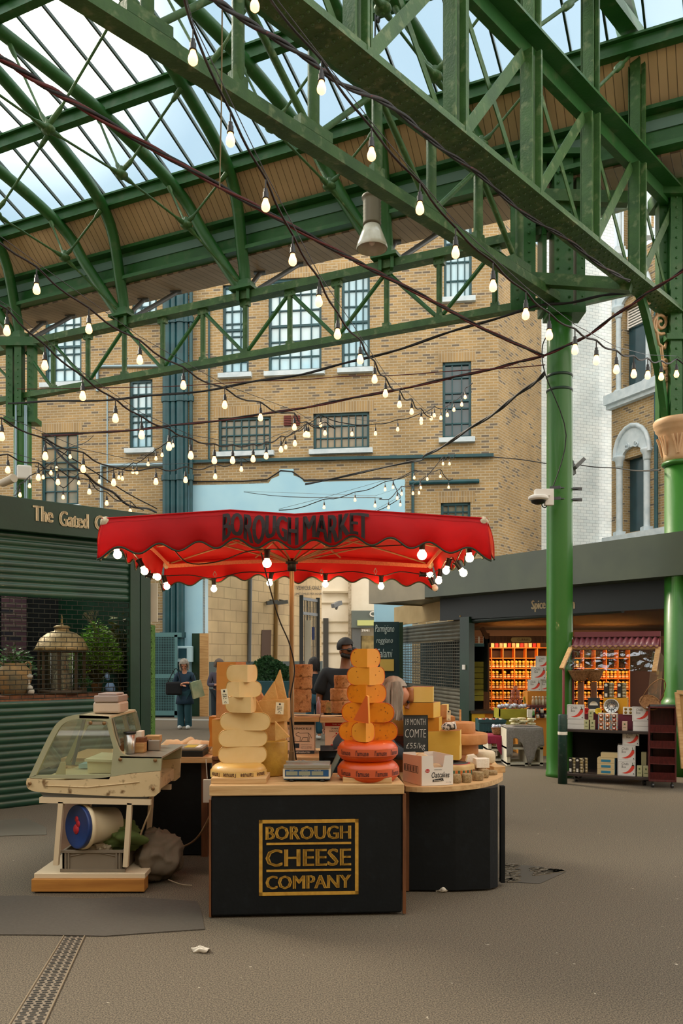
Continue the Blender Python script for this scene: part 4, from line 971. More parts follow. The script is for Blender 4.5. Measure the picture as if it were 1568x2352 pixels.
# pale stack, bottom to top
wheel('whole pale wax wheel with brown lettering at the bottom of the left stack', 484, 612, 1752, 1796, DS, PA_R, band=(BANDP, INKR), flip=True)
sector('cheese', 'pale half wheel second from the bottom of the left stack', 502, 557, 613, 1713, 1754, DS, (PA_P, PA_R), rot=.2)
sector('cheese', 'half wheel of pale gouda, third from the bottom of the left stack', 502, 558, 614, 1676, 1715, DS, (PA_P, PA_R), rot=.16)
sector('cheese', 'widest pale half wheel in the middle of the left stack', 504, 562, 621, 1637, 1678, DS, (PA_P, PA_R))
sector('cheese', 'pale quarter wheel with its cut edge to the right, above the widest half wheel', 513, 576, 581, 1601, 1638, DS - .08, (PA_P, PA_R), R=.2)
sector('cheese', 'pale quarter wheel with central cut edge, second from the top of the left stack', 512, 549, 597, 1566, 1602, DS - .08, (PA_P, PA_R), R=.175)
sector('cheese', 'topmost pale quarter wheel of the left stack', 514, 568, 584, 1527, 1567, DS - .08, (PA_P, PA_R), R=.19)
# orange stack
wheel('lowest bright orange wax wheel with lettering of the right stack', 775, 916, 1744, 1793, DS, OR_R, band=(BANDM, INKR))
wheel('second bright orange wax wheel of the right stack, lying on the lowest', 775, 913, 1700, 1746, DS, OR_R, band=(BANDM, INKR))
sector('cheese', 'orange half wheel directly on the two waxed wheels', 778, 845, 913, 1658, 1702, DS, (OR_P, OR_R), holes=8)
sector('cheese', 'widest orange half wheel behind the leaning thin wedge', 782, 843, 906, 1614, 1659, DS, (OR_P, OR_R), rot=-.16, holes=8)
sector('cheese', 'orange quarter wheel third from the top of the right stack', 797, 840, 889, 1573, 1615, DS - .06, (OR_P, OR_R), R=.19, holes=6)
sector('cheese', 'orange quarter wheel second from the top of the right stack', 797, 848, 886, 1532, 1574, DS - .06, (OR_P2, OR_R), R=.185, holes=4)
sector('cheese', 'topmost orange quarter wheel of the right stack', 805, 843, 875, 1490, 1533, DS - .06, (OR_P2, OR_R), R=.15, holes=5)
sector('cheese', 'small amber quarter wheel standing at the front of the right stack', 807, 840, 862, 1661, 1705, DS - .17, (OR_P2, OR_R), R=.13, holes=2)
def wedge(label, pts, D, dep, mt, group='cheeses on the stall', off=(0, 0), cat='cheese', name='cheese_wedge', tilt=0):
    """outline in pixels at depth D extruded back"""
    P = [W(p[0], p[1], D) for p in pts]; n = len(P); o2 = [p + V(off[0], dep, off[1]) for p in P]; m = MB()
    m.add(P + o2, [tuple(range(n)), tuple(range(n, 2 * n))[::-1]], 0); m.add(P + o2, [(i, n + i, n + (i + 1) % n, (i + 1) % n) for i in range(n)], 1)
    mts = mt if isinstance(mt, tuple) else (mt, mt)
    return tag(m.build(name, list(mts), bevel=.003), label, cat, group)
wedge('thin orange wedge leaning upright against the right stack', [(811, 1654), (840, 1597), (844, 1600), (846, 1662)], 5.4, .04, (mat('dark_orange_paste', '#c9560d', .45, col2='#bf5210'), OR_P2), off=(.012, 0))
# parmesan group behind the pale stack
def pwheel(label, x0, x1, y0, y1, D, mt, z0=None, rho=.02, name='round_cheese'):
    sc = D / F; R = (x1 - x0) * sc / 2; h = (y1 - y0) * sc; c = V(((x0 + x1) / 2 - CX) * sc, D, CH + (HZ - y1) * sc if z0 is None else z0)
    m = MB(); m.lathe(prof(R, h, rho), c, 40, 0); return tag(m.build(name, mt, origin=c), label, 'cheese', 'whole cheese wheels')
pwheel('tall golden parmesan drum with pin-dot rind behind the pale stack', 560, 661, 1710, 1790, 5.86, PARM_R, z0=.843)
wedge('straw parmesan block with a torn face lying on the parmesan drum', [(606, 1657), (652, 1655), (655, 1700), (604, 1708)], 5.8, .3, PARM)
wedge('large straw parmesan block with a hanging label', [(590, 1612), (615, 1608), (660, 1608), (661, 1655), (625, 1660), (592, 1655)], 5.78, .3, PARM)
wedge('broad parmesan wedge leaning on the large block', [(598, 1611), (629, 1565), (638, 1609), (636, 1613)], 5.82, .07, PARM)
wedge('tall thin parmesan wedge standing beside the umbrella pole', [(630, 1566), (642, 1538), (657, 1604), (655, 1611), (639, 1611)], 5.88, .08, PARM)
wedge('small parmesan wedge at the right of the left stack', [(583, 1605), (588, 1608), (604, 1637), (583, 1638)], 5.75, .06, PARM)
wedge('pointed parmesan wedge sticking out towards the umbrella pole', [(631, 1657), (665, 1693), (632, 1702)], 5.66, .05, PARM)
wedge('tan parmesan piece behind the third pale quarter', [(584, 1590), (596, 1588), (603, 1600), (600, 1610), (584, 1610)], 5.98, .1, TAN_R)  # this piece takes the tan rind colour all over
def card(label, px, py, w, h, D, tilt, lines):
    T = frame(W(px, py, D), V(math.cos(tilt), -.15, math.sin(tilt)), V(-math.sin(tilt), 0, math.cos(tilt)))
    if T.to_3x3().col[2].y > 0: T = T @ Matrix.Diagonal((1, 1, -1, 1))
    t = thing('price_tag', label, 'label', W(px, py, D), 'cheese labels'); sc = D / F
    m = MB(); m.bx(-w * sc / 2, w * sc / 2, -h * sc / 2, h * sc / 2, -.0015, 0, T=T); m.build('card', mat('cream_card', '#e8dcbb', .7), t)
    m = MB(); m.bx(-.006, .006, h * sc * .28, h * sc * .42, .0, .0012, T=T)
    for i, s_ in enumerate(lines): m.text(s_, lambda u, v, l=0, i=i: T @ V(u, h * sc * (.14 - .13 * i) + v, .0015), w * sc * .62, h * sc * .09, offset=.02)
    r_ = w * sc * .17; m.tube([T @ V(r_ * math.cos(a), -h * sc * .42 + r_ * 1.3 * math.sin(a), .003) for a in [PI * i / 8 for i in range(9)]], .0012, 4)
    m.build('print', INK, t)
card('cream label clipped to the brown rind left of the pale stack', 516, 1600, 15, 35, 5.50, .12, ['Gouda', 'Aged', '2 yr'])
card('cream parmesan label clipped to the large straw block', 642, 1627, 19, 27, 5.74, -.06, ['Parmesan', 'Reggiano', '24 m'])
# tall orange-beige pieces at the far left of the stack (on the back counter)
GOLDP = mat('deep_gold_paste', '#d39a4a', .55, col2='#c98d3c', scale=4, sss=.04)
wedge('upper tall gold cheese block standing behind the left stack', [(498, 1521), (541, 1521), (541, 1553), (497, 1553)], 6.4, .25, (GOLDP, TAN_R), off=(.05, 0))
wedge('second tall gold cheese block behind the left stack', [(497, 1553), (541, 1553), (541, 1585), (497, 1585)], 6.4, .25, (GOLDP, TAN_R), off=(.05, 0))
wedge('brown rinded cheese block behind the left stack, under the gold blocks', [(497, 1585), (541, 1585), (541, 1652), (496, 1650)], 6.4, .25, (TAN_R, TAN_R), off=(.05, 0))
wedge('lowest gold block behind the left stack', [(486, 1652), (545, 1652), (545, 1738), (488, 1738)], 6.42, .25, (GOLDP, TAN_R), off=(.05, 0))
board('small dark support shelf behind the left stack', 486, 560, 1738, 1746, 6.4, .3, WOODD)
stb = MB(); stb.bx(W(486, 0, 6.4).x, W(560, 0, 6.4).x, 6.42, 6.68, .01, W(0, 1746, 6.4).z); tag(stb.build('wooden_crate', WOODD, bevel=.004), 'dark wooden stand hidden behind the front counter', 'crate')
wedge('orange rinded barrel cheese at the left end of the back counter', [(480, 1646), (504, 1646), (504, 1716), (479, 1714), (482, 1690), (479, 1665)], 7.2, .16, (mat('orange_rind', '#c87f26', .5, col2='#b9701c', scale=12), TAN_R))
board('board under the orange barrel cheese on the back counter', 481, 512, 1714, 1724, 7.15, .3, z0=.833)
# ================================================================ BLUE CHEESE ON CARTONS
def carton(name, label, x0, x1, y0, y1, D, dep, base, top, side, rz=0, z0=None, group=None):
    sc = D / F; t = thing(name, label, 'box', V(((x0 + x1) / 2 - CX) * sc, D + dep / 2, CH + (HZ - y1) * sc if z0 is None else z0), group, rz=rz)
    w, h = (x1 - x0) * sc, (y1 - y0) * sc; m = MB(); m.bx(-w / 2, w / 2, -dep / 2, dep / 2, 0, h, 0); o_ = m.build('carton', base, t, local=True, bevel=.002)
    return t, w, h, dep
def facefn(w, h, dep): return lambda u, v, l=0: V(u, -dep / 2 - .0015 - l, h / 2 + v)
CWH = mat('white_carton', '#d9bfa5', .7); NAVY = mat('navy_print', '#1b2a38', .6); REDP = mat('red_print', '#b81a1e', .6)
t, w, h, dp = carton('cheese_carton', 'white carton with a cow drawing and navy stripes under the blue cheese', 655, 722, 1648, 1722, 7.2, .3, CWH, 0, 0, z0=.833)
f = facefn(w, h, dp); m = MB()
m.bx(-w / 2, w / 2, -dp / 2 - .001, -dp / 2, h * .9, h); m.bx(-w / 2, w / 2, -dp / 2 - .001, -dp / 2, 0, h * .1); m.bx(-w * .25, -w * .02, -dp / 2 - .001, -dp / 2, h * .18, h * .32); m.build('stripe', NAVY, t, local=True)
m = MB(); m.text('SPARKENHOE BLUE', lambda u, v, l=0: f(u, v + h * .28), w * .8, h * .07, offset=.01)
for s_, yy in (('Unpasteurised Cheese', -.22), ('Suitable for Vegetarians', -.27), ('Made with Raw Milk', -.32)): m.text(s_, lambda u, v, l=0: f(u + w * .22, v + h * yy), w * .38, h * .03)
def ln(m, pts, r=.0016): m.tube([f(p[0] * w, p[1] * h) for p in pts], r, 4)
cow = [(-.14, .12), (-.05, .17), (.0, .14), (.28, .15), (.36, .08), (.4, -.02)]
ln(m, cow); ln(m, [(.28, .15), (.32, .0), (.31, -.1), (.27, -.1), (.27, -.0), (.1, .0), (.05, -.1), (.0, -.1), (.02, .02), (-.06, .05), (-.12, .06), (-.14, .12)]); ln(m, [(-.5, .1), (-.42, .13), (-.4, .05), (-.2, .04), (-.16, -.1), (-.2, -.11), (-.44, -.11), (-.46, 0), (-.5, .1)]); ln(m, [(-.45, -.12), (.34, -.12)])
m.build('print', INK, t, local=True)
m = MB(); m.text('KEEP REFRIGERATED', lambda u, v, l=0: f(u, v - h * .45) + V(0, -.001, 0), w * .7, h * .045, offset=.01); m.build('white_print', PAPER, t, local=True)
t, w, h, dp = carton('cheese_carton', 'white carton with red stripes and red figure drawing, half hidden by the orange stack', 746, 812, 1650, 1722, 7.2, .3, CWH, 0, 0, z0=.833)
f = facefn(w, h, dp); m = MB(); m.bx(-w / 2, w / 2, -dp / 2 - .001, -dp / 2, h * .88, h); m.bx(-w / 2, w / 2, -dp / 2 - .001, -dp / 2, 0, h * .1); m.bx(-w * .3, w * .0, -dp / 2 - .001, -dp / 2, h * .18, h * .3)
ln(m, [(-.25, .02), (-.12, .1), (-.05, .05), (-.1, -.08), (-.16, -.15)]); ln(m, [(-.1, -.08), (-.02, -.15)]); m.sph(f(-.1 * w, .15 * h), .008, 6)
m.build('red_print', REDP, t, local=True)
m = MB(); m.text('THIS WAY UP', lambda u, v, l=0: f(u, v + h * .44) + V(0, -.001, 0), w * .5, h * .04); m.build('white_print', PAPER, t, local=True)
m = MB(); m.text('SPARKENHOE', lambda u, v, l=0: f(u, v + h * .3), w * .6, h * .05); m.text('SHROPSHIRE BLUE', lambda u, v, l=0: f(u, v + h * .22), w * .7, h * .05); m.build('print', INK, t, local=True)
zc1 = .833 + (1722 - 1648) * 7.2 / F
board('thick board carrying the tall blue cheese stack behind the pole', 640, 733, 1636, 1647, 7.15, .36, z0=zc1 + .001)
board('thick board carrying the shorter blue cheese stack', 735, 812, 1637, 1648, 7.15, .36, z0=.833 + 72 * 7.2 / F + .001)
def drum(label, x0, x1, y0, y1, D=7.3, mt=BLU_R):
    sc = D / F; R = (x1 - x0) * sc / 2; h = (y1 - y0) * sc; c = V(((x0 + x1) / 2 - CX) * sc, D, CH + (HZ - y1) * sc); m = MB()
    P = [(0, 0)] + [(R * (1 - .03 * (abs(2 * i / 8 - 1) > .9)), h * i / 8) for i in range(9)] + [(0, h)]
    m.lathe(P, c, 28, 0); m.wobble(.004, 22); return tag(m.build('blue_cheese_drum', mt, origin=c), label, 'cheese', 'brown crusted blue cheeses')
drum('tall brown crusted blue cheese at the bottom of the stack behind the pole', 663, 715, 1582, 1635, 7.33)
drum('brown crusted blue cheese in the middle of the stack behind the pole', 664, 717, 1555, 1582, 7.33)
drum('topmost brown crusted blue cheese behind the pole', 664, 718, 1526, 1555, 7.33)
drum('wide crusted blue cheese low in the stack beside the orange gouda', 759, 808, 1609, 1637, 7.33)
drum('middle crusted blue cheese beside the orange gouda', 758, 806, 1581, 1609, 7.33)
drum('upper crusted blue cheese beside the orange gouda', 767, 805, 1551, 1581, 7.33)
drum('small crusted blue cheese piece at the left end of its board', 736, 755, 1609, 1637, 7.28)
wedge('cut blue cheese chunk with white rind top', [(748, 1613), (759, 1611), (761, 1638), (749, 1638)], 7.12, .08, (mat('blue_veined_paste', '#b9965c', .7, col2='#6d6a4a', scale=40), BLU_R))
wedge('short yellow label knife on the board edge', [(752, 1727), (768, 1722), (779, 1728), (768, 1732), (754, 1731)], 7.0, .02, OR_P2, cat='cheese rind')
m = MB(); c = W(731, 1640, 7.4); m.lathe([(0, 0), (.018, 0), (.018, .09), (.007, .12), (.006, .15), (0, .15)], c, 12); tag(m.build('squeeze_bottle', mat('lilac_bottle', '#b9a8cc', .4)), 'small lilac bottle between the two blue cheese boards', 'bottle')
# ================================================================ SCALE
sc_ = thing('weighing_scale', 'blue and white shop scale with steel plate in the middle of the front counter', 'scale', (-.225, 5.62, .843))
TS = WM[sc_]
m = MB(); m.prism([(p[0], p[1]) for p in [(-.15, .02), (.15, .02), (.155, .035), (.155, .085), (-.155, .085), (-.155, .035)]], .22, TS @ Matrix(((1, 0, 0, 0), (0, 0, 1, -.11), (0, 1, 0, 0), (0, 0, 0, 1)))); m.build('housing', mat('scale_white', '#ded4bd', .45), sc_, bevel=.008)
m = MB(); m.bx(-.15, .15, -.1, .1, .012, .028, T=TS); m.bx(-.142, .142, -.1125, -.11, .034, .078, T=TS); m.build('blue_panel', mat('scale_blue', '#1a4f80', .4), sc_, bevel=.004)
for k in range(3): m = MB(); m.bx(-.135 + k * .083, -.06 + k * .083, -.1145, -.112, .042, .068, T=TS); m.build('display', mat('lcd', '#8d8f79', .3), sc_)
m = MB(); m.bx(-.15, .15, -.12, .12, .095, .1, T=TS); m.bx(-.15, .15, -.122, -.118, .088, .112, T=TS); m.bx(-.15, .15, .118, .122, .088, .108, T=TS); m.build('weighing_plate', METAL, sc_, bevel=.003)
for dx in (-.1, .1):
    for dy in (-.09, .08): m = MB(); m.cyl(TS @ V(dx, dy, 0), .02, .014, 12); m.build('foot', BLACKM, sc_)
m = MB(); m.text('WEIGHT', lambda u, v, l=0: TS @ V(u - .098, -.1135, .073 + v), .03, .004); m.text('UNIT PRICE', lambda u, v, l=0: TS @ V(u - .015, -.1135, .073 + v), .04, .004); m.text('TOTAL PRICE', lambda u, v, l=0: TS @ V(u + .068, -.1135, .073 + v), .045, .004); m.text('T-SCALE', lambda u, v, l=0: TS @ V(u - .01, -.1135, .038 + v), .04, .005); m.build('print', WHITEP, sc_)
m = MB(); Tg = frame(V(-.29, 5.86, .87), (1, 0, 0), (0, 0, 1)); 
for x0, x1, hl, hr in ((-.09, .005, .045, .075), (.015, .115, .075, .05)): m.prism([(x0, 0), (x1, 0), (x1, hr), (x0, hl)], .01, Tg)
tag(m.build('plastic_flap', mat('grey_flap', '#8f8a7f', .5), bevel=.002), 'pair of grey plastic flaps standing behind the scale', 'flap')
# paper roll and white card right of the scale
m = MB(); m.tube([W(776, 1790, 5.75), W(800, 1788, 5.8)], .03, 14); tag(m.build('paper_roll', PAPER), 'white paper roll lying right of the scale', 'paper roll')
m = MB(); m.tube(smoothpts([W(750, 1795, 5.7), W(760, 1770, 5.8), W(775, 1740, 5.95), W(790, 1700, 6.1)], 4), [.02 + .0 * i for i in range(13)], 6, flat=.3); tag(m.build('cloth_strap', mat('grey_green_cloth', '#586558', .8)), 'grey green cloth strap hanging left of the orange wheels', 'cloth')
# ================================================================ RIGHT COUNTER CHEESES
def bar(label, x0, x1, y0, y1, D, dep, mt, off=.0, xe=None, group='cheeses on the right counter', mt2=None):
    return wedge(label, [(x0, y1), (x1, y1), (x1, y0), (x0, y0)], D, dep, mt, group, off=(off, 0), name='cheese')
bar('pale comte block under the boards at the far left of the right counter', 900, 928, 1647, 1692, 6.7, .3, (YE_P3, BR_R))
bar('back amber block beside the bending woman, upper one', 905, 940, 1595, 1622, 7.0, .2, (YE_P2, YE_P2))
bar('back yellow block beside the bending woman, lower one', 905, 936, 1622, 1647, 7.0, .2, (YE_P, YE_P2))
def cblock(label, x0, xa, x1, y0, y1, D, mts, dep=.3, sl=0):
    """long block with main face x0..xa and end face xa..x1 turned away to the right"""
    z0 = CH + (HZ - y1) * D / F; h = (y1 - y0) * D / F; A = W(x0, y1, D); B = W(xa, y1, D); Cc = W(x1, y1, D + dep * .5); Dd = W(x0 + 6, y1, D + dep)
    for p in (A, B, Cc, Dd): p.z = z0
    m = MB(); q = [A, B, Cc, Dd]; up = [p + Z * h for p in q]; up[0] = up[0] + Z * sl
    m.add(q + up, [(0, 1, 5, 4)], 0); m.add(q + up, [(1, 2, 6, 5)], 1); m.add(q + up, [(2, 3, 7, 6), (3, 0, 4, 7), (0, 3, 2, 1), (4, 5, 6, 7)], 2)
    return tag(m.build('cheese', list(mts), bevel=.006), label, 'cheese', 'cheeses on the right counter')
cblock('topmost pale comte piece with dark rind on its left', 941, 994, 996, 1578, 1613, 6.42, (YE_P3, YE_P3, BR_R)); 
m = MB(); c = W(941, 1613, 6.42); m.lathe([(0, 0), (.035, 0), (.04, .02), (.04, .09), (.035, .112), (0, .112)], c, 16, 0, sx=.75); tag(m.build('cheese_rind', BR_R, origin=c), 'dark printed rind at the left of the topmost comte piece', 'cheese rind')
cblock('big amber comte block second from the top of the right pile', 928, 995, 1011, 1614, 1649, 6.42, (YE_P2, YE_P, BR_R))
cblock('amber comte block right of the chalkboard', 950, 1008, 1015, 1648, 1682, 6.45, (YE_P2, YE_P, BR_R))
cblock('long pale yellow comte block right of the chalkboard', 960, 1056, 1059, 1678, 1712, 6.42, (YE_P, YE_P3, BR_R), sl=-.01)
cblock('lowest long yellow comte block above the oatcake carton', 975, 1055, 1060, 1712, 1746, 6.42, (YE_P, YE_P3, BR_R))
bar('printed rind of a comte wheel left of the chalkboard', 900, 930, 1690, 1722, 6.6, .3, (mat('printed_rind', '#7a2f22', .6, col2='#3c3226', scale=60), BR_R))
bar('brown rind wheel part between orange wheels and carton', 900, 930, 1722, 1775, 6.6, .3, (BR_R, BR_R))
bar('tan piece with pale side right of the amber block', 1011, 1026, 1619, 1648, 6.6, .12, (TAN_R, YE_P3), off=.03)
bar('tan cheese under the small wrapped log', 1016, 1045, 1646, 1668, 6.62, .15, (TAN_R, TAN_R))
card('cream label standing between the tan cheeses', 1030, 1643, 9, 24, 6.58, 0, ['Tomme'])
m = MB(); m.tube([W(1017, 1670, 6.4), W(1024, 1669, 6.38), W(1046, 1666, 6.36)], [.02, .032, .03], 14); tag(m.build('wrapped_cheese', mat('printed_wrap', '#e6e2d8', .5, col2='#4b4b48', scale=45, lo=.5, hi=.56)), 'small log cheese in printed white paper', 'cheese')
m = MB(); m.bx(W(1055, 0, 6.8).x, W(1059, 0, 6.8).x, 6.8, 6.82, W(0, 1657, 6.8).z, W(0, 1630, 6.8).z); tag(m.build('wooden_pick', WOODP), 'thin wooden stick standing above the brown cheeses', 'stick')
def rdw(label, x0, xe, x1, y0, y1, D, mt, R=None, rho=.012): return sector('cheese', label, x0, xe, x1, y0, y1, D, mt, R=R, rho=rho, group='brown rinded cheeses at the right end')
def rdd(label, x0, x1, y0, y1, D, mt, rho=.012, name='cheese'):
    sc = D / F; R = (x1 - x0) * sc / 2; h = (y1 - y0) * sc; c = V(((x0 + x1) / 2 - CX) * sc, D, CH + (HZ - y1) * sc); m = MB(); m.lathe(prof(R, h, rho), c, 28, 0); return tag(m.build(name, mt, origin=c), label, 'cheese', 'brown rinded cheeses at the right end')
rdd('topmost brown cheese of the right end pile', 1020, 1091, 1658, 1684, 6.75, TAN_R)
rdd('wide brown cheese second from the top of the right end pile', 1010, 1119, 1683, 1707, 6.75, TAN_R)
rdd('brown cheese third from the top of the right end pile', 1020, 1098, 1707, 1731, 6.75, TAN_R)
rdd('tan cheese at the bottom of the right end pile', 1010, 1085, 1731, 1765, 6.7, BR_R)
rdd('white bloomy cheese wheel jutting out to the right', 1055, 1137, 1724, 1752, 6.95, WHR, .03)
rdd('cheese hidden under the white wheel', 1060, 1130, 1752, 1768, 6.95, TAN_R)
# decorated wheel
DW = rdd('big decorated cheese wheel with dark label lying behind the oatcake carton', 985, 1091, 1752, 1784, 6.42, rindmat('beige_rind', '#c8ab78', '#b8975f', rough=.7), .02)
c = DW.location; Rw = 53 * 6.42 / F; hw = 32 * 6.42 / F
m = MB(); m.cyl(c + Z * hw, Rw * .78, .0015, 40); m.build('red_ring', mat('red_ring', '#b3322a', .6), DW)
m = MB(); m.cyl(c + Z * (hw + .0016), Rw * .7, .001, 40); m.build('dark_label', mat('dark_label', '#2b2723', .6), DW)
m = MB()
for k in range(30):
    a = -PI + PI * k / 29; p = c + V((Rw + .001) * math.cos(a), (Rw + .001) * math.sin(a), hw * .3); m.beam(p, p + Z * hw * .35, .012, .004, mi=k % 2, up=V(math.cos(a), math.sin(a), 0))
m.build('printed_band', [mat('green_print', '#2f5a43', .6), mat('orange_print', '#c9672a', .6)], DW)
# white goat cheeses, little crottins
wedge('white goat cheese wedge behind the crumbly block', [(1070, 1750), (1074, 1736), (1090, 1733), (1099, 1742), (1098, 1752)], 6.45, .06, WHT)
m = MB(); m.box(W(1104, 1752, 6.4), (.105, .08, .07), .2); m.wobble(.006, 30); tag(m.build('goat_cheese', WHT, bevel=.004), 'crumbly white goat cheese block', 'cheese')
for i, (px, py, r_, D, lb_) in enumerate([(1048, 1800, 10, 6.02, 'left of the second one'), (1071, 1797, 11.5, 6.05, 'second from the carton'), (1097, 1795, 13, 6.15, 'largest, in the middle of the row'), (1112, 1790, 10, 6.28, 'behind the largest'), (1105, 1783, 12, 6.4, 'stacked further back'), (1127, 1772, 15, 6.45, 'flattest, near the table end')]):
    sc = D / F; c = V((px - CX) * sc, D, ZR + .001); m = MB(); hh = (.062 if i < 5 else .03); m.lathe(prof(r_ * sc, hh, .008), c, 20); m.wobble(.002, 40)
    tag(m.build('crottin_cheese', rindmat('grey_crottin_rind_%s' % 'abcdef'[i], '#b59c72', '#8f7650', bump=.8, scale=60, rough=.9), origin=c), 'small grey round cheese on the right counter, ' + lb_, 'cheese', 'small round cheeses')
m = MB(); m.box(V(*W(1139, 1775, 6.6).xy, ZR + .025), (.1, .12, .05), .3); tag(m.build('wooden_block', WOODP, bevel=.004), 'pale wooden block at the right end of the counter', 'block')
# chalkboard
cb = thing('chalkboard', 'small black chalkboard with handwritten price standing before the comte', 'sign', W(953, 1730, 6.2))
Tc = Matrix(((1, 0, 0, W(954, 0, 6.2).x), (0, .1, -1, 6.2), (0, 1, .1, W(0, 1686, 6.2).z), (0, 0, 0, 1)))
wc, hc = 55 * 6.2 / F, 84 * 6.2 / F
m = MB(); m.bx(-wc / 2, wc / 2, -hc / 2, hc / 2, -.006, 0, T=Tc); m.build('board', mat('slate', '#232827', .8, col2='#343b39', scale=10), cb)
m = MB(); m.bx(-wc / 2 - .003, wc / 2 + .003, hc / 2, hc / 2 + .004, -.008, .003, T=Tc); m.bx(wc / 2, wc / 2 + .004, -hc / 2, hc / 2, -.008, .003, T=Tc); m.build('edge', BLACKM, cb)
m = MB(); 
for s_, yy, ww, hh in (('19 MONTH', .33, .84, .17), ('COMTE', .02, .88, .23), ('£55/kg', -.34, .8, .2)): m.text(s_, lambda u, v, l=0: Tc @ V(u, v + hc * yy, .0015), wc * ww, hc * hh, offset=-.012, shear=.1)
m.build('chalk_writing', mat('chalk', '#c9cdc6', .9), cb)
# oatcake carton
ow = thing('oatcake_carton', 'open white oatcake carton on the right counter', 'box', W(985, 1808, 5.95), rz=0)
WC2 = mat('white_printed_card', '#e6ded2', .6); SALM = mat('salmon_card', '#e9ab86', .6, col2='#e7c4a4', scale=2)
zt0 = ZR + .002
A = V(W(926, 0, 6.12).x, 6.12, zt0); B = V(W(968, 0, 5.87).x, 5.87, zt0); C_ = V(W(1039, 0, 5.93).x, 5.93, zt0); D_ = A + (C_ - B)
hh = .205
def panel(m, a, b, prof_, th=.004, mi=0):
    d = (b - a); L = d.length; T = frame(a, d, Z); m.prism([(p[0] * L, p[1] * hh) for p in prof_], th, T, mi)
m = MB(); panel(m, B, C_, [(0, 0), (1, 0), (1, 1), (.74, 1), (.68, .62), (.66, .6), (.40, .6), (.37, .66), (.36, 1), (0, 1)]); panel(m, D_, A, [(0, 0), (1, 0), (1, 1), (.6, 1), (.5, .7), (.35, .7), (.3, 1), (0, 1)]); panel(m, C_, D_, [(0, 0), (1, 0), (1, 1), (0, 1)]); m.quad(A, B, C_, D_)
m.build('front_panel', WC2, ow)
m = MB(); panel(m, A, B, [(0, 0), (1, 0), (1, 1), (0, .95)]); m.build('side_panel', SALM, ow)
Tb = frame(B, C_ - B, Z); nb = Tb.to_3x3().col[2]; sg = -1 if nb.y > 0 else 1; Lb = (C_ - B).length
fo = lambda u, v, l=0: Tb @ V(u, v, sg * (.002 + l) + (0 if sg < 0 else .004))
m = MB(); m.text('Oatcakes', lambda u, v, l=0: fo(Lb * .6 + u, hh * .36 + v + .6 * (-(u / .1) ** 2) * .01), Lb * .58, hh * .2, offset=.01, shear=.2); m.text('ORKNEY', lambda u, v, l=0: fo(Lb * .52 + u, hh * .53 + v), Lb * .26, hh * .03); 
m.add([fo(Lb * .34, hh * .12), fo(Lb * .7, hh * .14), fo(Lb * .68, hh * .24), fo(Lb * .35, hh * .2)], [(0, 1, 2, 3)]); m.text('24 x 250g', lambda u, v, l=0: fo(Lb * .86 + u, hh * .09 + v), Lb * .16, hh * .04); m.build('print', INK, ow)
m = MB(); m.text("Stockan's", lambda u, v, l=0: fo(Lb * .52 + u, hh * .17 + v, .001), Lb * .28, hh * .06); m.text('Stock', lambda u, v, l=0: fo(Lb * .18 + u, hh * .5 + v, .002), Lb * .1, hh * .05); m.build('white_print', PAPER, ow)
m = MB(); m.add([fo(Lb * .18 + .016 * math.cos(a), hh * .5 + .0125 * math.sin(a)) for a in [2 * PI * i / 20 for i in range(20)]], [tuple(range(20))]); m.build('red_badge', REDP, ow)
Ta = frame(A, B - A, Z); na = Ta.to_3x3().col[2]; sa = -1 if na.x > 0 else 1; La = (B - A).length; fa = lambda u, v, l=0: Ta @ V(u, v, -.002 if na.y > 0 else .006)
m = MB()
for i in range(14): x = La * (.12 + .05 * i); m.add([fa(x, hh * .42), fa(x + La * (.012 + .018 * (i % 3 == 0)), hh * .42), fa(x + La * (.012 + .018 * (i % 3 == 0)), hh * .6), fa(x, hh * .6)], [(0, 1, 2, 3)])
for a_, b_, c_, d_ in ((.08, .85, .39, .405), (.08, .85, .615, .63), (.08, .1, .39, .63), (.83, .85, .39, .63)): m.add([fa(La * a_, hh * c_), fa(La * b_, hh * c_), fa(La * b_, hh * d_), fa(La * a_, hh * d_)], [(0, 1, 2, 3)])
m.build('barcode', INK, ow)
PK_ = mat('oatcake_pack', '#c9a67c', .45, col2='#d8bd96', scale=20)
for i, (px, py, D, r_, rz_) in enumerate([(968, 1748, 6.05, .056, .2), (972, 1768, 6.08, .05, .1), (1000, 1772, 6.03, .058, .0), (1008, 1780, 6.1, .055, -.1)]):
    c = W(px, py, D); c.z = max(c.z, zt0 + .065); T = Matrix.Translation(c) @ Matrix.Rotation(rz_, 4, 'Z') @ Matrix.Rotation(PI / 2, 4, 'X')
    pk = thing('oatcake_packet', ['round oatcake packet lying topmost in the carton', 'round oatcake packet at the left of the carton', 'round oatcake packet seen through the carton notch', 'round oatcake packet at the back of the carton'][i], 'packet', c, 'oatcake packets in the carton')
    m = MB(); m.lathe([(0, -.025), (r_ * .9, -.025), (r_, -.018), (r_, .018), (r_ * .9, .025), (0, .025)], (0, 0, 0), 22, T=T); m.build('pack', PK_, pk)
    m = MB(); m.text('Oatcakes', lambda u, v, l=0: T @ V(u, v, .0265), .07, .016); m.build('print', INKR, pk)
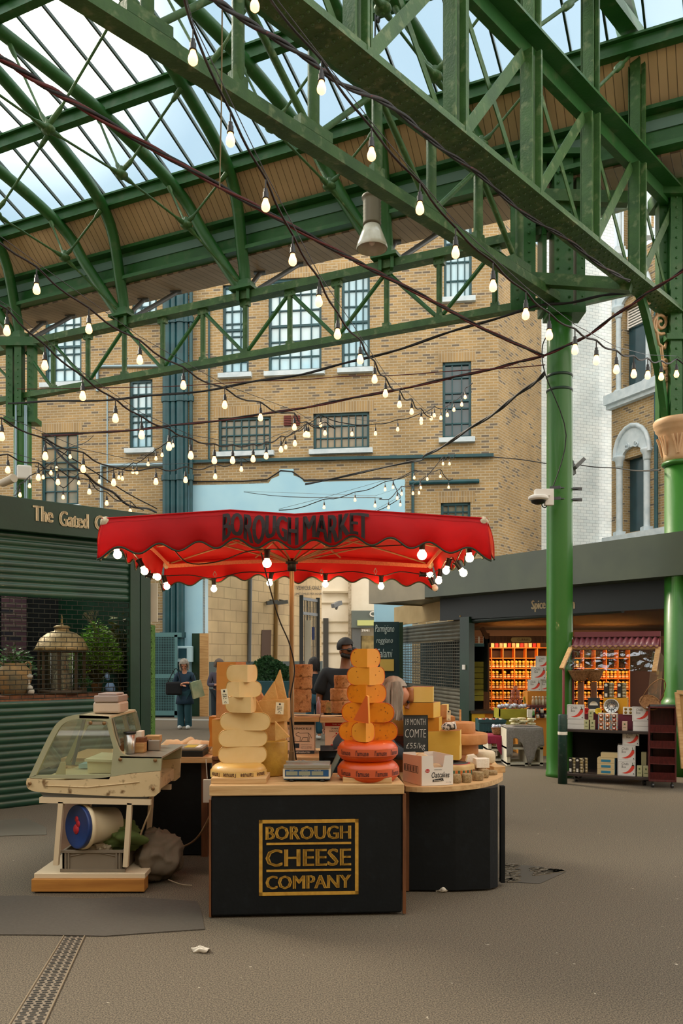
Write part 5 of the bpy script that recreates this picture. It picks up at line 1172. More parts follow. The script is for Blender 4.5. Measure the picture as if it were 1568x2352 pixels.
# ================================================================ LEFT SHOP (shuttered, with a see-through grille)
SO = V(-3.71, 9.24, 0); SU = V(.739, .675, 0).normalized(); SN = V(SU.y, -SU.x, 0)
def Sp(t, z, off=0): return SO + SU * t + SN * off + Z * z
def St(px): k = (px - CX) / F; return (k * SO.y - SO.x) / (SU.x - k * SU.y)
sh = thing('shop_kiosk', 'dark green shuttered market kiosk with cream shop lettering at the left', 'kiosk', Sp(0, 0))
m = MB(); m.beam(Sp(-4, 3.215, -.05), Sp(1.95, 3.215, -.05), .3, .37); m.build('sign_board', GREEN_D, sh, bevel=.01)
CRL = mat('cream_letter_paint', '#e8d3a8', .6)
m = MB(); tm = (St(66) + St(400)) / 2
def sgn(s_, xa, xb, zc, hh_):
    ta, tb = St(xa), St(xb); m.text(s_, lambda u, v, l=0: Sp((ta + tb) / 2 + u, zc + v, .112), tb - ta, hh_, bold=.008, res=3)
sgn('The', 66, 113, 3.245, .17); sgn('Gated', 126, 194, 3.22, .17); sgn('Garden', 207, 300, 3.22, .17); m.build('lettering', CRL, sh)
def shutter(m, t0, t1, z0, z1, pitch=.078, amp=.018):
    n = max(1, round((z1 - z0) / pitch)); pts = []
    for i in range(n):
        for j in range(6): a = j / 6; pts.append((z0 + (i + a) * (z1 - z0) / n, amp * abs(math.sin(PI * a)) ** .6))
    pts.append((z1, 0))
    for p, q in zip(pts, pts[1:]): m.add([Sp(t0, p[0], p[1]), Sp(t1, p[0], p[1]), Sp(t1, q[0], q[1]), Sp(t0, q[0], q[1])], [(0, 1, 2, 3)], 0, None, True)
tp = St(295); tq = St(342)
m = MB(); shutter(m, -4, tp, 0.0, 1.17); m.build('lower_shutter', GREEN_SH, sh, weld=True)
m = MB(); shutter(m, -4, tp, 2.32, 3.03); m.build('upper_shutter', GREEN_SH, sh, weld=True)
m = MB(); z = 1.19; row = 0
while z < 2.32:
    m.tube([Sp(-1.2, z, 0), Sp(tp, z, 0)], .0045, 5)
    t = -1.2 + (.065 if row % 2 else 0)
    while t < tp: m.tube([Sp(t, z, .004), Sp(t, z + .053, .004)], .004, 4); t += .13
    z += .053; row += 1
m.build('grille', mat('grille_metal', '#2f3128', .4, metal=.5), sh)
m = MB(); 
for a, b in ((tp, tp + .13), (tp + .14, tq)): m.beam(Sp((a + b) / 2, 0, 0), Sp((a + b) / 2, 3.04, 0), .09, b - a, up=SU)
m.build('corner_post', GREEN_D, sh, bevel=.006)
m = MB(); B3 = 3.2
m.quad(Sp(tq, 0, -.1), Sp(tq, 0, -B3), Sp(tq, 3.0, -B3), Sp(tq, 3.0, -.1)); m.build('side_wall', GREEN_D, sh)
m = MB(); m.beam(Sp(-4, 1.16, -.12), Sp(tp, 1.16, -.12), .25, .05); m.beam(Sp(-1, 1.2, -.5), Sp(tp, 1.2, -.5), .6, .03); m.build('inner_shelf', WOODD, sh)
PURB = brickmat('dusky_brick', '#6e4a52', '#4e3a48', '#7f7068', c3='#2f2c38')
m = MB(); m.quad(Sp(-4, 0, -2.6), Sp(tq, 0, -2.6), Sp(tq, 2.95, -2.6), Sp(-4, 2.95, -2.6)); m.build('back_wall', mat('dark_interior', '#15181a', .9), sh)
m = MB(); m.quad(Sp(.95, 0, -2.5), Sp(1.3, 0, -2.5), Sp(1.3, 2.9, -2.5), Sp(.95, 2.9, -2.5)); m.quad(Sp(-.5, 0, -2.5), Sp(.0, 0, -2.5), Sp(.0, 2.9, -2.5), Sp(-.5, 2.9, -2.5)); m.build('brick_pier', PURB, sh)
m = MB(); c = Sp(-.35, 0, -1.4); m.lathe([(0, 0), (.16, 0), (.16, 3.6), (0, 3.6)], c, 24); tag(m.build('iron_column', GREEN_C), 'bright green column seen through the kiosk grille', 'column')
# posts poster / banner at the kiosk corner, hedge strip
m = MB(); a = W(344, 1345, 10.6); m.bx(a.x, a.x + .095, 10.6, 10.63, W(0, 1428, 10.6).z, W(0, 1340, 10.6).z); tag(m.build('fabric_banner', mat('ivory_fabric', '#d9cfba', .8)), 'narrow ivory banner hanging at the kiosk corner under the umbrella', 'banner')
HEDGE = mat('artificial_hedge', '#5e8a2a', .8, col2='#2f5216', scale=45, bump=1.2, bscale=60)
m = MB(); a = W(341, 0, 10.75); zt_ = W(0, 1436, 10.9).z; m.bx(a.x, a.x + .03, 10.75, 11.0, 0.02, zt_)
rr_ = random.Random(5)
for i in range(700):
    p = V(a.x + rr_.uniform(.0, .035), 10.74 + rr_.uniform(0, .05), rr_.uniform(.05, zt_)); d = V(rr_.uniform(-1, 1), -1, rr_.uniform(-1, 1)) * .02; e_ = d.cross(V(rr_.random(), rr_.random(), 1)).normalized() * .008
    m.add([p - e_, p + e_, p + d], [(0, 1, 2)])
tag(m.build('hedge_panel', HEDGE), 'strip of bright green artificial hedge at the kiosk corner', 'hedge')
# things behind the grille
def Sd(px, py, off):   # pixel -> point on plane offset behind the grille
    o_ = SO + SN * off; k = (px - CX) / F; t = (k * o_.y - o_.x) / (SU.x - k * SU.y); p = o_ + SU * t; return V(p.x, p.y, CH + (HZ - py) / F * p.y)
LANT = mat('aged_bronze', '#8a7246', .5, metal=.4, col2='#b8a070', scale=12, bump=.4)
la = thing('garden_lantern', 'large domed antique glass lantern behind the grille', 'lantern', Sd(142, 1590, -.45)); c = WM[la].translation.copy(); c.z = 1.215
m = MB(); s_ = .0052
m.lathe([(0, .79), (.012, .8), (.02, .83), (.01, .86), (.015, .89), (.0, .96)], c, 12); m.lathe([(.29, .52), (.32, .52), (.3, .56), (.25, .66), (.16, .73), (.09, .75), (.08, .78), (.1, .8), (.06, .82), (0, .82)], c, 24); m.build('dome', LANT, la)
m = MB()
for k in range(8): a = k * PI / 4 + .2; p = c + V(.26 * math.cos(a), .26 * math.sin(a), 0); m.beam(p, p + Z * .53, .03, .03)
m.lathe([(.24, 0), (.3, 0), (.3, .05), (.24, .05)], c, 8); m.lathe([(.24, .49), (.29, .49), (.29, .54), (.24, .54)], c, 8); m.build('frame', mat('dark_bronze', '#4a3c2a', .5, metal=.3), la)
m = MB(); m.lathe([(.25, .05), (.25, .5)], c, 8); m.build('glass', glassmat('lantern_glass', '#e8f0ee', refl=.15), la)
STF = mat('grey_stone_figure', '#8d8672', .85, col2='#6d6756', scale=20, bump=.6)
m = MB(); m.sph(c + V(0, 0, .16), (.1, .09, .15), 12); m.sph(c + V(.02, -.02, .34), (.06, .06, .07), 12); m.sph(c + V(.06, -.06, .32), (.03, .04, .03), 8); m.tube([c + V(-.03, -.08, 0), c + V(-.02, -.07, .2)], .025, 8); m.tube([c + V(.05, -.08, 0), c + V(.04, -.07, .2)], .025, 8); m.wobble(.01, 12); tag(m.build('stone_figure', STF), 'small seated stone animal figure inside the lantern', 'figurine')
TERR = mat('weathered_urn_clay', '#a4814f', .85, col2='#6d6850', scale=6, bump=.4)
ur = thing('garden_urn', 'large weathered clay urn with handles behind the grille at the far left', 'urn', Sd(32, 1590, -.45)); c = WM[ur].translation.copy(); c.z = 1.215
m = MB(); m.lathe([(0, 0), (.13, 0), (.17, .08), (.2, .2), (.19, .28), (.14, .33), (.12, .35), (.13, .37), (.11, .37), (.1, .33), (0, .3)], c, 28); m.build('bowl', TERR, ur)
for s_ in (-1, 1): m = MB(); m.tube(smoothpts([c + SU * s_ * .12 + Z * .35, c + SU * s_ * .17 + Z * .38, c + SU * s_ * .2 + Z * .33, c + SU * s_ * .18 + Z * .27], 4), .012, 6); m.build('handle', TERR, ur)
def plant(label, c, h, w, n, col, name='potted_plant', pot=True, leaf=.05, seed=0, potc=TERR, droop=.3, cat='plant', potr=None):
    t = thing(name, label, cat, c); rg = random.Random(seed); pr = potr or w * .25
    if pot: m = MB(); m.lathe([(0, 0), (pr * .7, 0), (pr, pr * 1.4), (pr * 1.1, pr * 1.45), (pr * .9, pr * 1.4), (0, pr * 1.3)], c, 16); m.build('pot', potc, t)
    z0 = c.z + (pr * 1.3 if pot else 0)
    m = MB(); lf = MB()
    for i in range(n):
        a = rg.uniform(0, 2 * PI); rr2 = w * (rg.random() ** .6); hz = h * (1 - .55 * (rr2 / w) ** 1.5) * rg.uniform(.35, 1)
        p = V(c.x + rr2 * math.cos(a), c.y + rr2 * math.sin(a), z0 + hz)
        if i % 14 == 0: m.tube([V(c.x, c.y, z0), V(c.x + rr2 * .4 * math.cos(a), c.y + rr2 * .4 * math.sin(a), z0 + hz * .6), p], .004, 4)
        d = V(math.cos(a), math.sin(a), rg.uniform(-droop, .6)).normalized() * leaf * rg.uniform(.6, 1.3); e_ = d.cross(V(rg.uniform(-1, 1), rg.uniform(-1, 1), 1)).normalized() * leaf * .22
        lf.add([p, p + d * .5 + e_, p + d, p + d * .5 - e_], [(0, 1, 2, 3)])
    m.build('stems', mat('stem', '#5b5a33', .8), t); lf.build('foliage', col, t); return t
LF1 = mat('bright_leaf', '#93c03a', .6, col2='#5f962a', scale=9); LF2 = mat('mid_leaf', '#4f8a3a', .6, col2='#2c5c26', scale=9); LF3 = mat('dark_leaf', '#2f5a30', .6, col2='#1d3c22', scale=6)
c = Sd(222, 1590, -.6); c.z = 1.215; plant('feathery bright green conifer shrub behind the grille', c, .82, .3, 3200, LF1, leaf=.05, seed=1)
c = Sd(30, 1590, -.9); c.z = 1.215; plant('pale leafy plant behind the clay urn', c, .5, .28, 500, LF2, leaf=.07, seed=2)
c = Sd(276, 1590, -.7); c.z = 1.215; plant('thin palm like plant next to the kiosk corner post', c, 1.0, .12, 350, mat('olive_leaf', '#7a7a4a', .6), leaf=.12, seed=3)
c = Sd(190, 1590, -.35); c.z = 1.215; plant('small plant in a stone pot at the foot of the conifer', c, .16, .1, 260, LF2, leaf=.03, seed=4, potr=.05)
BARK = mat('bare_twig', '#8a7a5c', .8)
def twigs(label, c, h, n, seed):
    m = MB(); rg = random.Random(seed)
    def br(p, d, l, r, k):
        q = p + d * l; m.tube([p, p.lerp(q, .5) + V(rg.uniform(-1, 1), 0, rg.uniform(-1, 1)) * l * .06, q], [r, r * .8, r * .6], 5)
        if k:
            for _ in range(3): br(q, (d + V(rg.uniform(-1, 1) * .9, rg.uniform(-.4, .4), rg.uniform(-.1, .5))).normalized(), l * .62, r * .6, k - 1)
    for i in range(n): br(c, V(rg.uniform(-.6, .6), 0, 1).normalized(), h * .42, .009, 3)
    tag(m.build('bare_branches', BARK), label, 'branches')
c = Sd(232, 1480, -.9); twigs('bare forked twigs spreading above the conifer shrub', c, .5, 2, 3)
c = Sd(-30, 1480, -.7); twigs('bare branches reaching in from the left behind the grille', c, 1.3, 2, 8)
m = MB(); c = Sd(253, 1580, -.3); c.z = 1.215; m.sph(c + Z * .06, (.06, .05, .07), 10); m.sph(c + V(-.04, 0, .2), (.035, .03, .05), 8); m.wobble(.02, 14); tag(m.build('blue_bag', mat('blue_plastic_bag', '#7fa3cf', .5)), 'crumpled light blue bag behind the grille', 'bag')
m = MB(); c = Sd(66, 1580, -.3); c.z = 1.215
for k in range(5): m.sph(c + V(.03 * math.cos(k * 1.3), .02 * math.sin(k), .04 + .045 * k), (.04, .035, .03), 8)
m.wobble(.012, 20); tag(m.build('coral_ornament', mat('white_coral', '#cfcabb', .8)), 'white knobbly ornament between the urn and the lantern', 'ornament')
# wifi box and camera on the left column
c = PL + V(.1, -.32, 0); z = W(0, 1085, c.y).z
m = MB(); m.box(c + V(.05, 0, 0) + Z * z, (.26, .12, .26), .3); tag(m.build('wifi_box', WHITEP, bevel=.03), 'white square wireless box on the far left column', 'box')
m = MB(); m.tube([W(5, 1110, 15.8), W(32, 1098, 15.6)], [.07, .08], 12); m.tube([W(20, 1102, 15.7), W(60, 1095, 16.2)], .025, 6); tag(m.build('security_camera', mat('beige_camera', '#b8ab94', .5)), 'beige tube camera at the far left above the sign', 'camera')

# ================================================================ DISPLAY CASE ON ITS STAND
D0, D1 = 5.95, 6.72
FGL = glassmat('case_glass', '#dfe8dc', refl=.10, film=.07, filmcol='#e8e6d2')
SAGE = mat('sage_green_plastic', '#a9a888', .4, col2='#a09f80', scale=2); CRP = mat('worn_cream_plastic', '#dcc49a', .5, col2='#d1b88c', scale=3, dark='#7a5c3a', dscale=16)
dc = thing('display_case', 'old cream refrigerated display case with curved glass front at the left of the stall', 'display case', W(215, 1830, D0))
def dW(px, py, d=0): p = W(px, py, D0); return V(p.x, D0 + d, p.z)
DEP = D1 - D0
def dprism(m, pts, d0, d1, mi=0):
    A = [dW(x, y, d0) for x, y in pts]; B = [dW(x, y, d1) for x, y in pts]; n = len(pts)
    m.add(A + B, [tuple(range(n))[::-1], tuple(range(n, 2 * n))], mi); m.add(A + B, [(i, (i + 1) % n, n + (i + 1) % n, n + i) for i in range(n)], mi)
def sm2(pts, k=4): return [(p.x, p.y) for p in smoothpts([V(a, b, 0) for a, b in pts], k)]
hull = sm2([(62, 1788), (60, 1800), (66, 1813), (85, 1819)], 3) + sm2([(85, 1819), (200, 1826), (300, 1830), (355, 1829)], 3)[1:] + [(366, 1820), (368, 1771)] + sm2([(368, 1771), (300, 1777), (240, 1786), (150, 1792), (62, 1788)], 3)[1:-1]
for d0, d1 in ((0, .035), (DEP - .035, DEP)): m = MB(); dprism(m, hull, d0, d1); m.build('side_hull', CRP, dc, bevel=.004)
m = MB(); dprism(m, [(76, 1796), (352, 1796), (352, 1824), (86, 1818)], .035, DEP - .035); m.build('tub_base', CRP, dc)
m = MB(); dprism(m, [(86, 1819), (340, 1826), (335, 1836), (98, 1834)], .03, DEP - .03); m.build('under_tray', PEWTER, dc)
m = MB(); m.tube([dW(105, 1804, -.004), dW(200, 1808, -.004), dW(320, 1796, -.004)], .004, 5); m.build('moulded_line', CRP, dc)
outer = sm2([(66, 1786), (90, 1735), (112, 1690), (130, 1662), (152, 1647), (178, 1642), (215, 1643), (250, 1646)], 4)
inner = sm2([(82, 1782), (104, 1735), (124, 1695), (140, 1668), (158, 1656), (180, 1652), (215, 1653), (243, 1656)], 4)
def sideframe(d0, d1):
    m = MB(); n = len(outer); pts = list(zip(outer, inner))
    for (o1, i1), (o2, i2) in zip(pts, pts[1:]):
        for dd in ((d0,), (d1,)):
            m.quad(dW(*o1, dd[0]), dW(*o2, dd[0]), dW(*i2, dd[0]), dW(*i1, dd[0]))
        m.quad(dW(*o1, d0), dW(*o2, d0), dW(*o2, d1), dW(*o1, d1)); m.quad(dW(*i1, d0), dW(*i2, d0), dW(*i2, d1), dW(*i1, d1))
    return m
back = [(243, 1656), (250, 1646), (254, 1652), (262, 1690), (270, 1714)] + sm2([(270, 1714), (278, 1728), (292, 1736), (310, 1738)], 3)[1:] + [(371, 1739), (369, 1770), (300, 1776), (255, 1784), (254, 1780), (260, 1718)]
for d0, d1 in ((0, .03), (DEP - .03, DEP)):
    m = sideframe(d0, d1); dprism(m, [(80, 1781), (66, 1787), (250, 1790), (256, 1779)], d0, d1); dprism(m, back, d0, d1); m.build('side_frame', SAGE, dc)
m = MB(); n = len(inner); P = [dW(*p, .015) for p in inner] + [dW(257, 1720, .015), dW(254, 1782, .015), dW(82, 1782, .015)]; m.add(P, [tuple(range(len(P)))]); m.build('side_glass', FGL, dc)
m = MB(); P = [dW(p[0], p[1], DEP - .015) for p in inner] + [dW(257, 1720, DEP - .015), dW(254, 1782, DEP - .015), dW(82, 1782, DEP - .015)]; m.add(P, [tuple(range(len(P)))]); m.build('side_glass', FGL, dc)
m = MB()
for p, q in zip(outer, outer[1:]):
    if p[0] < 175: m.add([dW(*p, .03), dW(*q, .03), dW(*q, DEP - .03), dW(*p, DEP - .03)], [(0, 1, 2, 3)], 0, None, True)
m.build('front_glass', FGL, dc, weld=True)
m = MB(); m.quad(dW(182, 1643, .0), dW(250, 1645, .0), dW(250, 1645, DEP), dW(182, 1643, DEP)); dprism(m, [(182, 1643), (250, 1645), (250, 1651), (182, 1650)], .0, DEP); m.build('top_panel', mat('cream_top', '#d9cba8', .4), dc, bevel=.003)
for a, b in ((dW(158, 1652, DEP * .5), dW(128, 1772, DEP * .5)),): m = MB(); m.beam(a, b, .02, .02); m.build('front_mullion', PEWTER, dc)
m = MB()
for d_ in (.05, DEP / 2, DEP - .05): m.beam(dW(252, 1652, d_), dW(268, 1715, d_), .03, .02)
m.build('rear_door_frame', METAL, dc)
m = MB(); m.quad(dW(252, 1652, .06), dW(268, 1715, .06), dW(268, 1715, DEP - .05), dW(252, 1652, DEP - .05)); m.build('rear_sliding_glass', FGL, dc)
m = MB(); m.tube([dW(204, 1662, .0), dW(245, 1662, .0)], .006, 6); dprism(m, [(200, 1657), (246, 1657), (246, 1664), (200, 1664)], -.012, -.002); m.build('hinge_plate', METAL, dc)
m = MB()
for px, py in ((209, 1660), (240, 1661), (277, 1744), (357, 1746), (70, 1799), (352, 1811)): c = dW(px, py, -.014); m.sph(c, (.014, .006, .014), 10)
m.build('screw_cap', mat('bronze_cap', '#8a6a44', .4, metal=.5), dc)
m = MB(); dprism(m, [(275, 1737), (372, 1738), (372, 1742), (275, 1741)], 0, DEP); m.build('rear_ledge', mat('smoked_ledge', '#8d8a7a', .3), dc)
m = MB(); dprism(m, [(125, 1782), (260, 1782), (260, 1787), (125, 1787)], .04, DEP - .04); dprism(m, [(135, 1752), (146, 1752), (146, 1787), (120, 1787)], .035, .05); m.build('inner_floor', mat('case_floor', '#c9b893', .4), dc)
m = MB(); dprism(m, [(145, 1770), (195, 1768), (195, 1780), (145, 1780)], .35, .5); tag(m.build('tray', mat('pale_blue_tray', '#a8c6cc', .3)), 'pale blue tray lying in the display case', 'tray')
tb = thing('food_tub', 'cream lidded plastic tub standing in the display case', 'tub', dW(220, 1783, .2)); m = MB(); dprism(m, [(188, 1752), (256, 1755), (254, 1781), (190, 1781)], .12, .5); m.build('tub', mat('cream_tub', '#e2d3ae', .5), tb, bevel=.01)
m = MB(); dprism(m, [(184, 1747), (258, 1750), (258, 1755), (184, 1753)], .1, .52); m.build('lid', mat('cream_tub_lid', '#e6dab9', .5), tb, bevel=.004)
m = MB(); m.text('alp time', lambda u, v, l=0: dW(222 + u, 1699 - v, DEP - .02), 56, 10, offset=-.01); m.build('glass_lettering', mat('etched', '#b8b6a0', .6), dc)
# stand
st = thing('case_stand', 'cream metal stand on a timber base carrying the display case', 'stand', dW(205, 2030, 0))
CRM = mat('cream_metal', '#dcc6a4', .5)
for d_ in (.02, DEP - .06):
    m = MB(); m.beam(dW(90, 1838, d_), dW(346, 1843, d_), .04, .04); m.build('top_rail', CRM, st)
    for a, b in (((139, 1842), (127, 1988)), ((297, 1845), (287, 1992))): m = MB(); m.beam(dW(*a, d_), dW(*b, d_), .04, .034, up=V(1, 0, 0)); m.build('leg', CRM, st)
m = MB(); m.bx(dW(74, 0).x, dW(333, 0).x, D0 - .02, D0 + .1, .012, .1); m.build('timber_base', WOODB, st, bevel=.004)
m = MB(); m.bx(dW(78, 0).x, dW(333, 0).x, D0 - .0, D0 + .8, .1, .135); m.bx(dW(74, 0).x, dW(333, 0).x, D0 + .68, D0 + .8, .012, .1); m.build('base_plate', CRM, st, bevel=.003)
m = MB(); m.beam(dW(110, 1845, .7), dW(113, 1995, .5), .02, .2, up=V(1, 0, 0)); tag(m.build('plywood_board', mat('leaning_board', '#6b4c36', .6, col2='#8a6648', scale=3)), 'brown board leaning behind the left legs of the stand', 'board')
# fridge case cable
m = MB(); m.tube(smoothpts([W(349, 1828, 5.99), W(345, 1860, 6.0), W(333, 1890, 6.02), W(318, 1930, 6.1)], 5), .007, 6); tag(m.build('power_cable', mat('beige_cable', '#b59c78', .6)), 'beige cable dropping from the right end of the display case', 'cable')
m = MB(); m.tube(smoothpts([W(411, 1948, 6.9), W(440, 1935, 6.8), W(462, 1912, 6.6), W(485, 1868, 6.4)], 5), .008, 6); tag(m.build('power_cable', mat('brown_cable', '#9b7a58', .6)), 'brown cable curving up behind the front counter', 'cable')
# crate, bucket, jacket, tarp bundle
CG = mat('grey_crate_plastic', '#837665', .5, col2='#786c5c', scale=3)
cr2 = thing('plastic_crate', 'grey brown plastic crate on the stand base', 'crate', W(208, 2000, 6.02))
zb = .137; X0, X1 = dW(137, 0).x, dW(281, 0).x
m = MB()
for a in ((X0, X1, 6.0, 6.02), (X0, X1, 6.38, 6.4)): m.bx(a[0], a[1], a[2], a[3], zb, zb + .15)
m.bx(X0, X0 + .02, 6.0, 6.4, zb, zb + .15); m.bx(X1 - .02, X1, 6.0, 6.4, zb, zb + .15); m.bx(X0, X1, 6.0, 6.4, zb, zb + .01); m.build('box', CG, cr2, bevel=.004)
m = MB(); m.bx(X0 - .012, X1 + .012, 5.985, 6.0, zb + .135, zb + .152); m.bx(X0 - .01, X1 + .01, 5.987, 6.0, zb, zb + .02)
for px in (145, 152, 262, 270): m.bx(dW(px, 0).x, dW(px + 3, 0).x, 5.988, 6.0, zb, zb + .14)
m.tube(smoothpts([V(X0 + .06, 5.995, zb + .11), V((X0 + X1) / 2, 5.995, zb + .135), V(X1 - .06, 5.995, zb + .11)], 5), .004, 5); m.build('ribs', CG, cr2)
bk = thing('bucket', 'white bucket with a blue lid lying tilted in the crate', 'bucket', W(200, 1945, 6.15))
cl = W(179, 1899, 6.0); ax = V(.66, .74, -.06).normalized(); Tb_ = frame(cl, ax.cross(Z), None, None) if False else (Matrix.Translation(cl) @ ax.to_track_quat('Z', 'Y').to_matrix().to_4x4())
m = MB(); m.lathe([(0, .01), (.148, .01), (.15, .03), (.142, .06), (.135, .07), (.115, .30), (0, .30)], (0, 0, 0), 32, T=Tb_); m.lathe([(.152, .02), (.162, .025), (.162, .05), (.15, .055)], (0, 0, 0), 32, T=Tb_); m.build('tub', mat('cream_bucket', '#ddcba6', .45), bk)
m = MB(); m.lathe([(0, 0), (.13, 0), (.148, -.012), (.153, -.008), (.153, .02), (0, .02)], (0, 0, 0), 36, T=Tb_); m.build('lid', mat('blue_lid', '#17356f', .4), bk)
m = MB(); 
for dx, dy, r in ((.02, -.02, .035), (-.0, .02, .025), (.02, .05, .022)): m.lathe([(0, -.004), (r, -.003), (r, .0)], (dx, dy, 0), 14, T=Tb_)
m.build('red_mark', mat('red_mark', '#c42430', .6), bk)
def blob(name, c, r, mt, label, cat, folds=.03, sc=7, seed=1, extra=()):
    m = MB(); n = 84; h = 44
    prof_ = [(math.sin(PI * i / h), -math.cos(PI * i / h)) for i in range(h + 1)]; prof_[0] = (0, -1); prof_[-1] = (0, 1)
    m.lathe(prof_, (0, 0, 0), n, 0); vs = []
    for p in m.v:
        q = p.copy(); f_ = 1 + .22 * noise.noise(q * 1.3 + V(seed, 0, 0))
        w_ = noise.noise(q * 1.8 + V(seed * 3, 1, 2)); th = math.atan2(q.y, q.x); rid = (1 - abs(math.sin(2.5 * th + 3.2 * q.z + 3.5 * noise.noise(q * 1.1 + V(0, seed, 0))))) ** 1.6 + .5 * (1 - abs(math.sin(6 * q.z - 2 * th + 4 * noise.noise(q * 1.6)))) ** 2
        q = q * (f_ - .1 + folds * 1.2 * w_ + folds * 1.6 * rid); vs.append(V(q.x * r[0], q.y * r[1], max(q.z, -.93) * r[2]) + Vector(c))
    m.v = vs; return tag(m.build(name, mt), label, cat)
blob('green_jacket', W(275, 1920, 6.2) + V(0, 0, 0), (.16, .12, .115), mat('olive_green_cloth', '#54632c', .85, col2='#465524', scale=4), 'crumpled olive green jacket stuffed beside the bucket', 'jacket', .12, 8, 3)
m = MB(); m.wobble(.0); m.sph(W(300, 1925, 6.1), (.12, .06, .05), 16, T=None); m.wobble(.03, 9, 3); tag(m.build('green_jacket', MATS['olive_green_cloth']), 'olive green sleeve hanging over the crate edge', 'jacket')
blob('clear_bag', W(238, 1945, 6.15), (.1, .1, .05), mat('dull_plastic_film', '#a8977c', .4), 'crumpled clear plastic bag on the crate', 'bag', .15, 9, 5)
c = W(362, 1975, 6.25); TARP = mat('grey_brown_tarp', '#6e604e', .8, col2='#625545', scale=5, bump=.2)
blob('tarpaulin_bundle', V(c.x, 6.3, .185), (.185, .19, .2), TARP, 'grey brown tarpaulin bundle lying beside the stand', 'tarpaulin', .075, 3.2, 9)
m = MB(); m.tube(smoothpts([V(c.x + .1, 6.15, .04), V(c.x + .2, 6.1, .02), V(c.x + .28, 6.1, .012)], 4), .004, 5); tag(m.build('string', mat('string', '#9a8a70', .9)), 'loose string end on the ground by the tarpaulin', 'string')
# things on the case top and the left worktop
sb2 = thing('storage_container', 'clear lidded container with grey lid standing on top of the display case', 'container', dW(253, 1640, .3))
p0 = W(222, 1636, 6.25); p1 = W(284, 1636, 6.25)
m = MB(); m.bx(p0.x, p1.x, 6.15, 6.4, W(0, 1643, 6.0).z + .004, W(0, 1612, 6.2).z); m.build('tub', mat('clear_tub', '#cdb9a6', .35), sb2, bevel=.015)
m = MB(); m.bx(p0.x + .01, p1.x - .01, 6.14, 6.41, W(0, 1612, 6.2).z, W(0, 1597, 6.2).z); m.bx(p0.x + .03, p1.x - .03, 6.17, 6.38, W(0, 1597, 6.2).z, W(0, 1592, 6.2).z); m.build('lid', mat('grey_lid', '#a3938c', .4), sb2, bevel=.012)
zl = W(0, 1738, D0).z
tu = thing('steel_tumbler', 'steel travel tumbler with black lid behind the display case', 'tumbler', V(W(298, 0, 6.1).x, 6.1, zl + .003)); c = WM[tu].translation
m = MB(); m.lathe([(0, 0), (.034, 0), (.038, .01), (.043, .145), (0, .145)], c, 24); m.build('body', METAL, tu); m = MB(); m.cyl(c + Z * .145, .045, .014, 24); m.build('lid', BLACKM, tu)
for i, (x0, x1, y0, y1, D) in enumerate([(275, 293, 1696, 1733, 6.25), (308, 330, 1707, 1732, 6.15), (310, 331, 1695, 1707, 6.2), (331, 341, 1700, 1728, 6.3), (312, 325, 1680, 1695, 6.3), (333, 366, 1690, 1706, 6.5)]):
    m = MB(); a, b = W(x0, y0, D), W(x1, y1, D); m.bx(a.x, b.x, D, D + .1, max(b.z, zl + .004), a.z); tag(m.build('wooden_box', [WOODD, WOOD, WOODD, WOODD, PAPER, WOODP][i], bevel=.003), ['brown wooden box left of the steel tumbler', 'low wooden box right of the steel tumbler', 'narrow wooden block stacked on the low box', 'thin upright wooden block right of the low box', 'pale paper box on top of the wooden boxes', 'long pale wooden slat box at the back of the ledge'][i], 'box', 'small boxes by the display case')
m = MB(); a = W(336, 1708, 6.3); m.bx(a.x, a.x + .1, 6.3, 6.34, zl + .004, zl + .08); tag(m.build('card_reader', mat('silver_grey', '#9a9186', .35, metal=.4), bevel=.005), 'small grey card machine beside the wooden boxes', 'card machine')
zw = .832
ti = thing('cash_till', 'flat black cash drawer with grey top and a yellow notice on the left worktop', 'till', V(W(420, 0, 7.1).x, 7.15, zw))
xa, xb = W(375, 0, 7.05).x, W(469, 0, 7.05).x
m = MB(); m.bx(xa, xb, 6.98, 7.28, zw, zw + .05); m.build('drawer', BLACKM, ti, bevel=.004); m = MB(); m.bx(xa, xb - .005, 6.975, 7.28, zw + .05, zw + .075); m.build('top', mat('till_top', '#8b8374', .5), ti, bevel=.008)
m = MB(); m.bx(xb - .16, xb - .07, 7.0, 7.2, zw + .075, zw + .078); m.build('yellow_notice', mat('yellow_notice', '#c2a62a', .6), ti); m = MB(); m.bx(xb - .065, xb - .03, 7.0, 7.2, zw + .075, zw + .078); m.build('white_notice', PAPER, ti)
for i, (px, D) in enumerate(((400, 7.45), (430, 7.5), (455, 7.4))):
    m = MB(); m.sph(V(W(px, 0, D).x, D, zw + .05), (.11, .08, .04), 18); m.wobble(.04, 14, i); tag(m.build('crumpled_paper', mat('kraft_paper_%s' % 'abc'[i], '#dcb98c', .8)), ['leftmost crumpled brown paper behind the till', 'middle crumpled brown paper behind the till', 'rightmost crumpled brown paper behind the till'][i], 'paper', 'crumpled papers')
m = MB(); x = W(474, 0, 6.7).x; m.bx(x - .03, x + .03, 6.72, 6.75, W(0, 1842, 6.75).z, W(0, 1790, 6.75).z); m.tube([V(x, 6.74, W(0, 1790, 6.7).z), V(x - .01, 6.74, W(0, 1745, 6.7).z)], .003, 4); tag(m.build('paper_bags', PAPER), 'hanging bundle of white paper bags beside the front counter', 'bags')
m = MB(); m.bx(-.84 - .04, -.83, 5.75, 6.0, .01, .09); tag(m.build('blue_crate_corner', mat('blue_crate', '#1d4a60', .5), bevel=.004), 'corner of a dark blue crate at the foot of the front counter', 'crate')
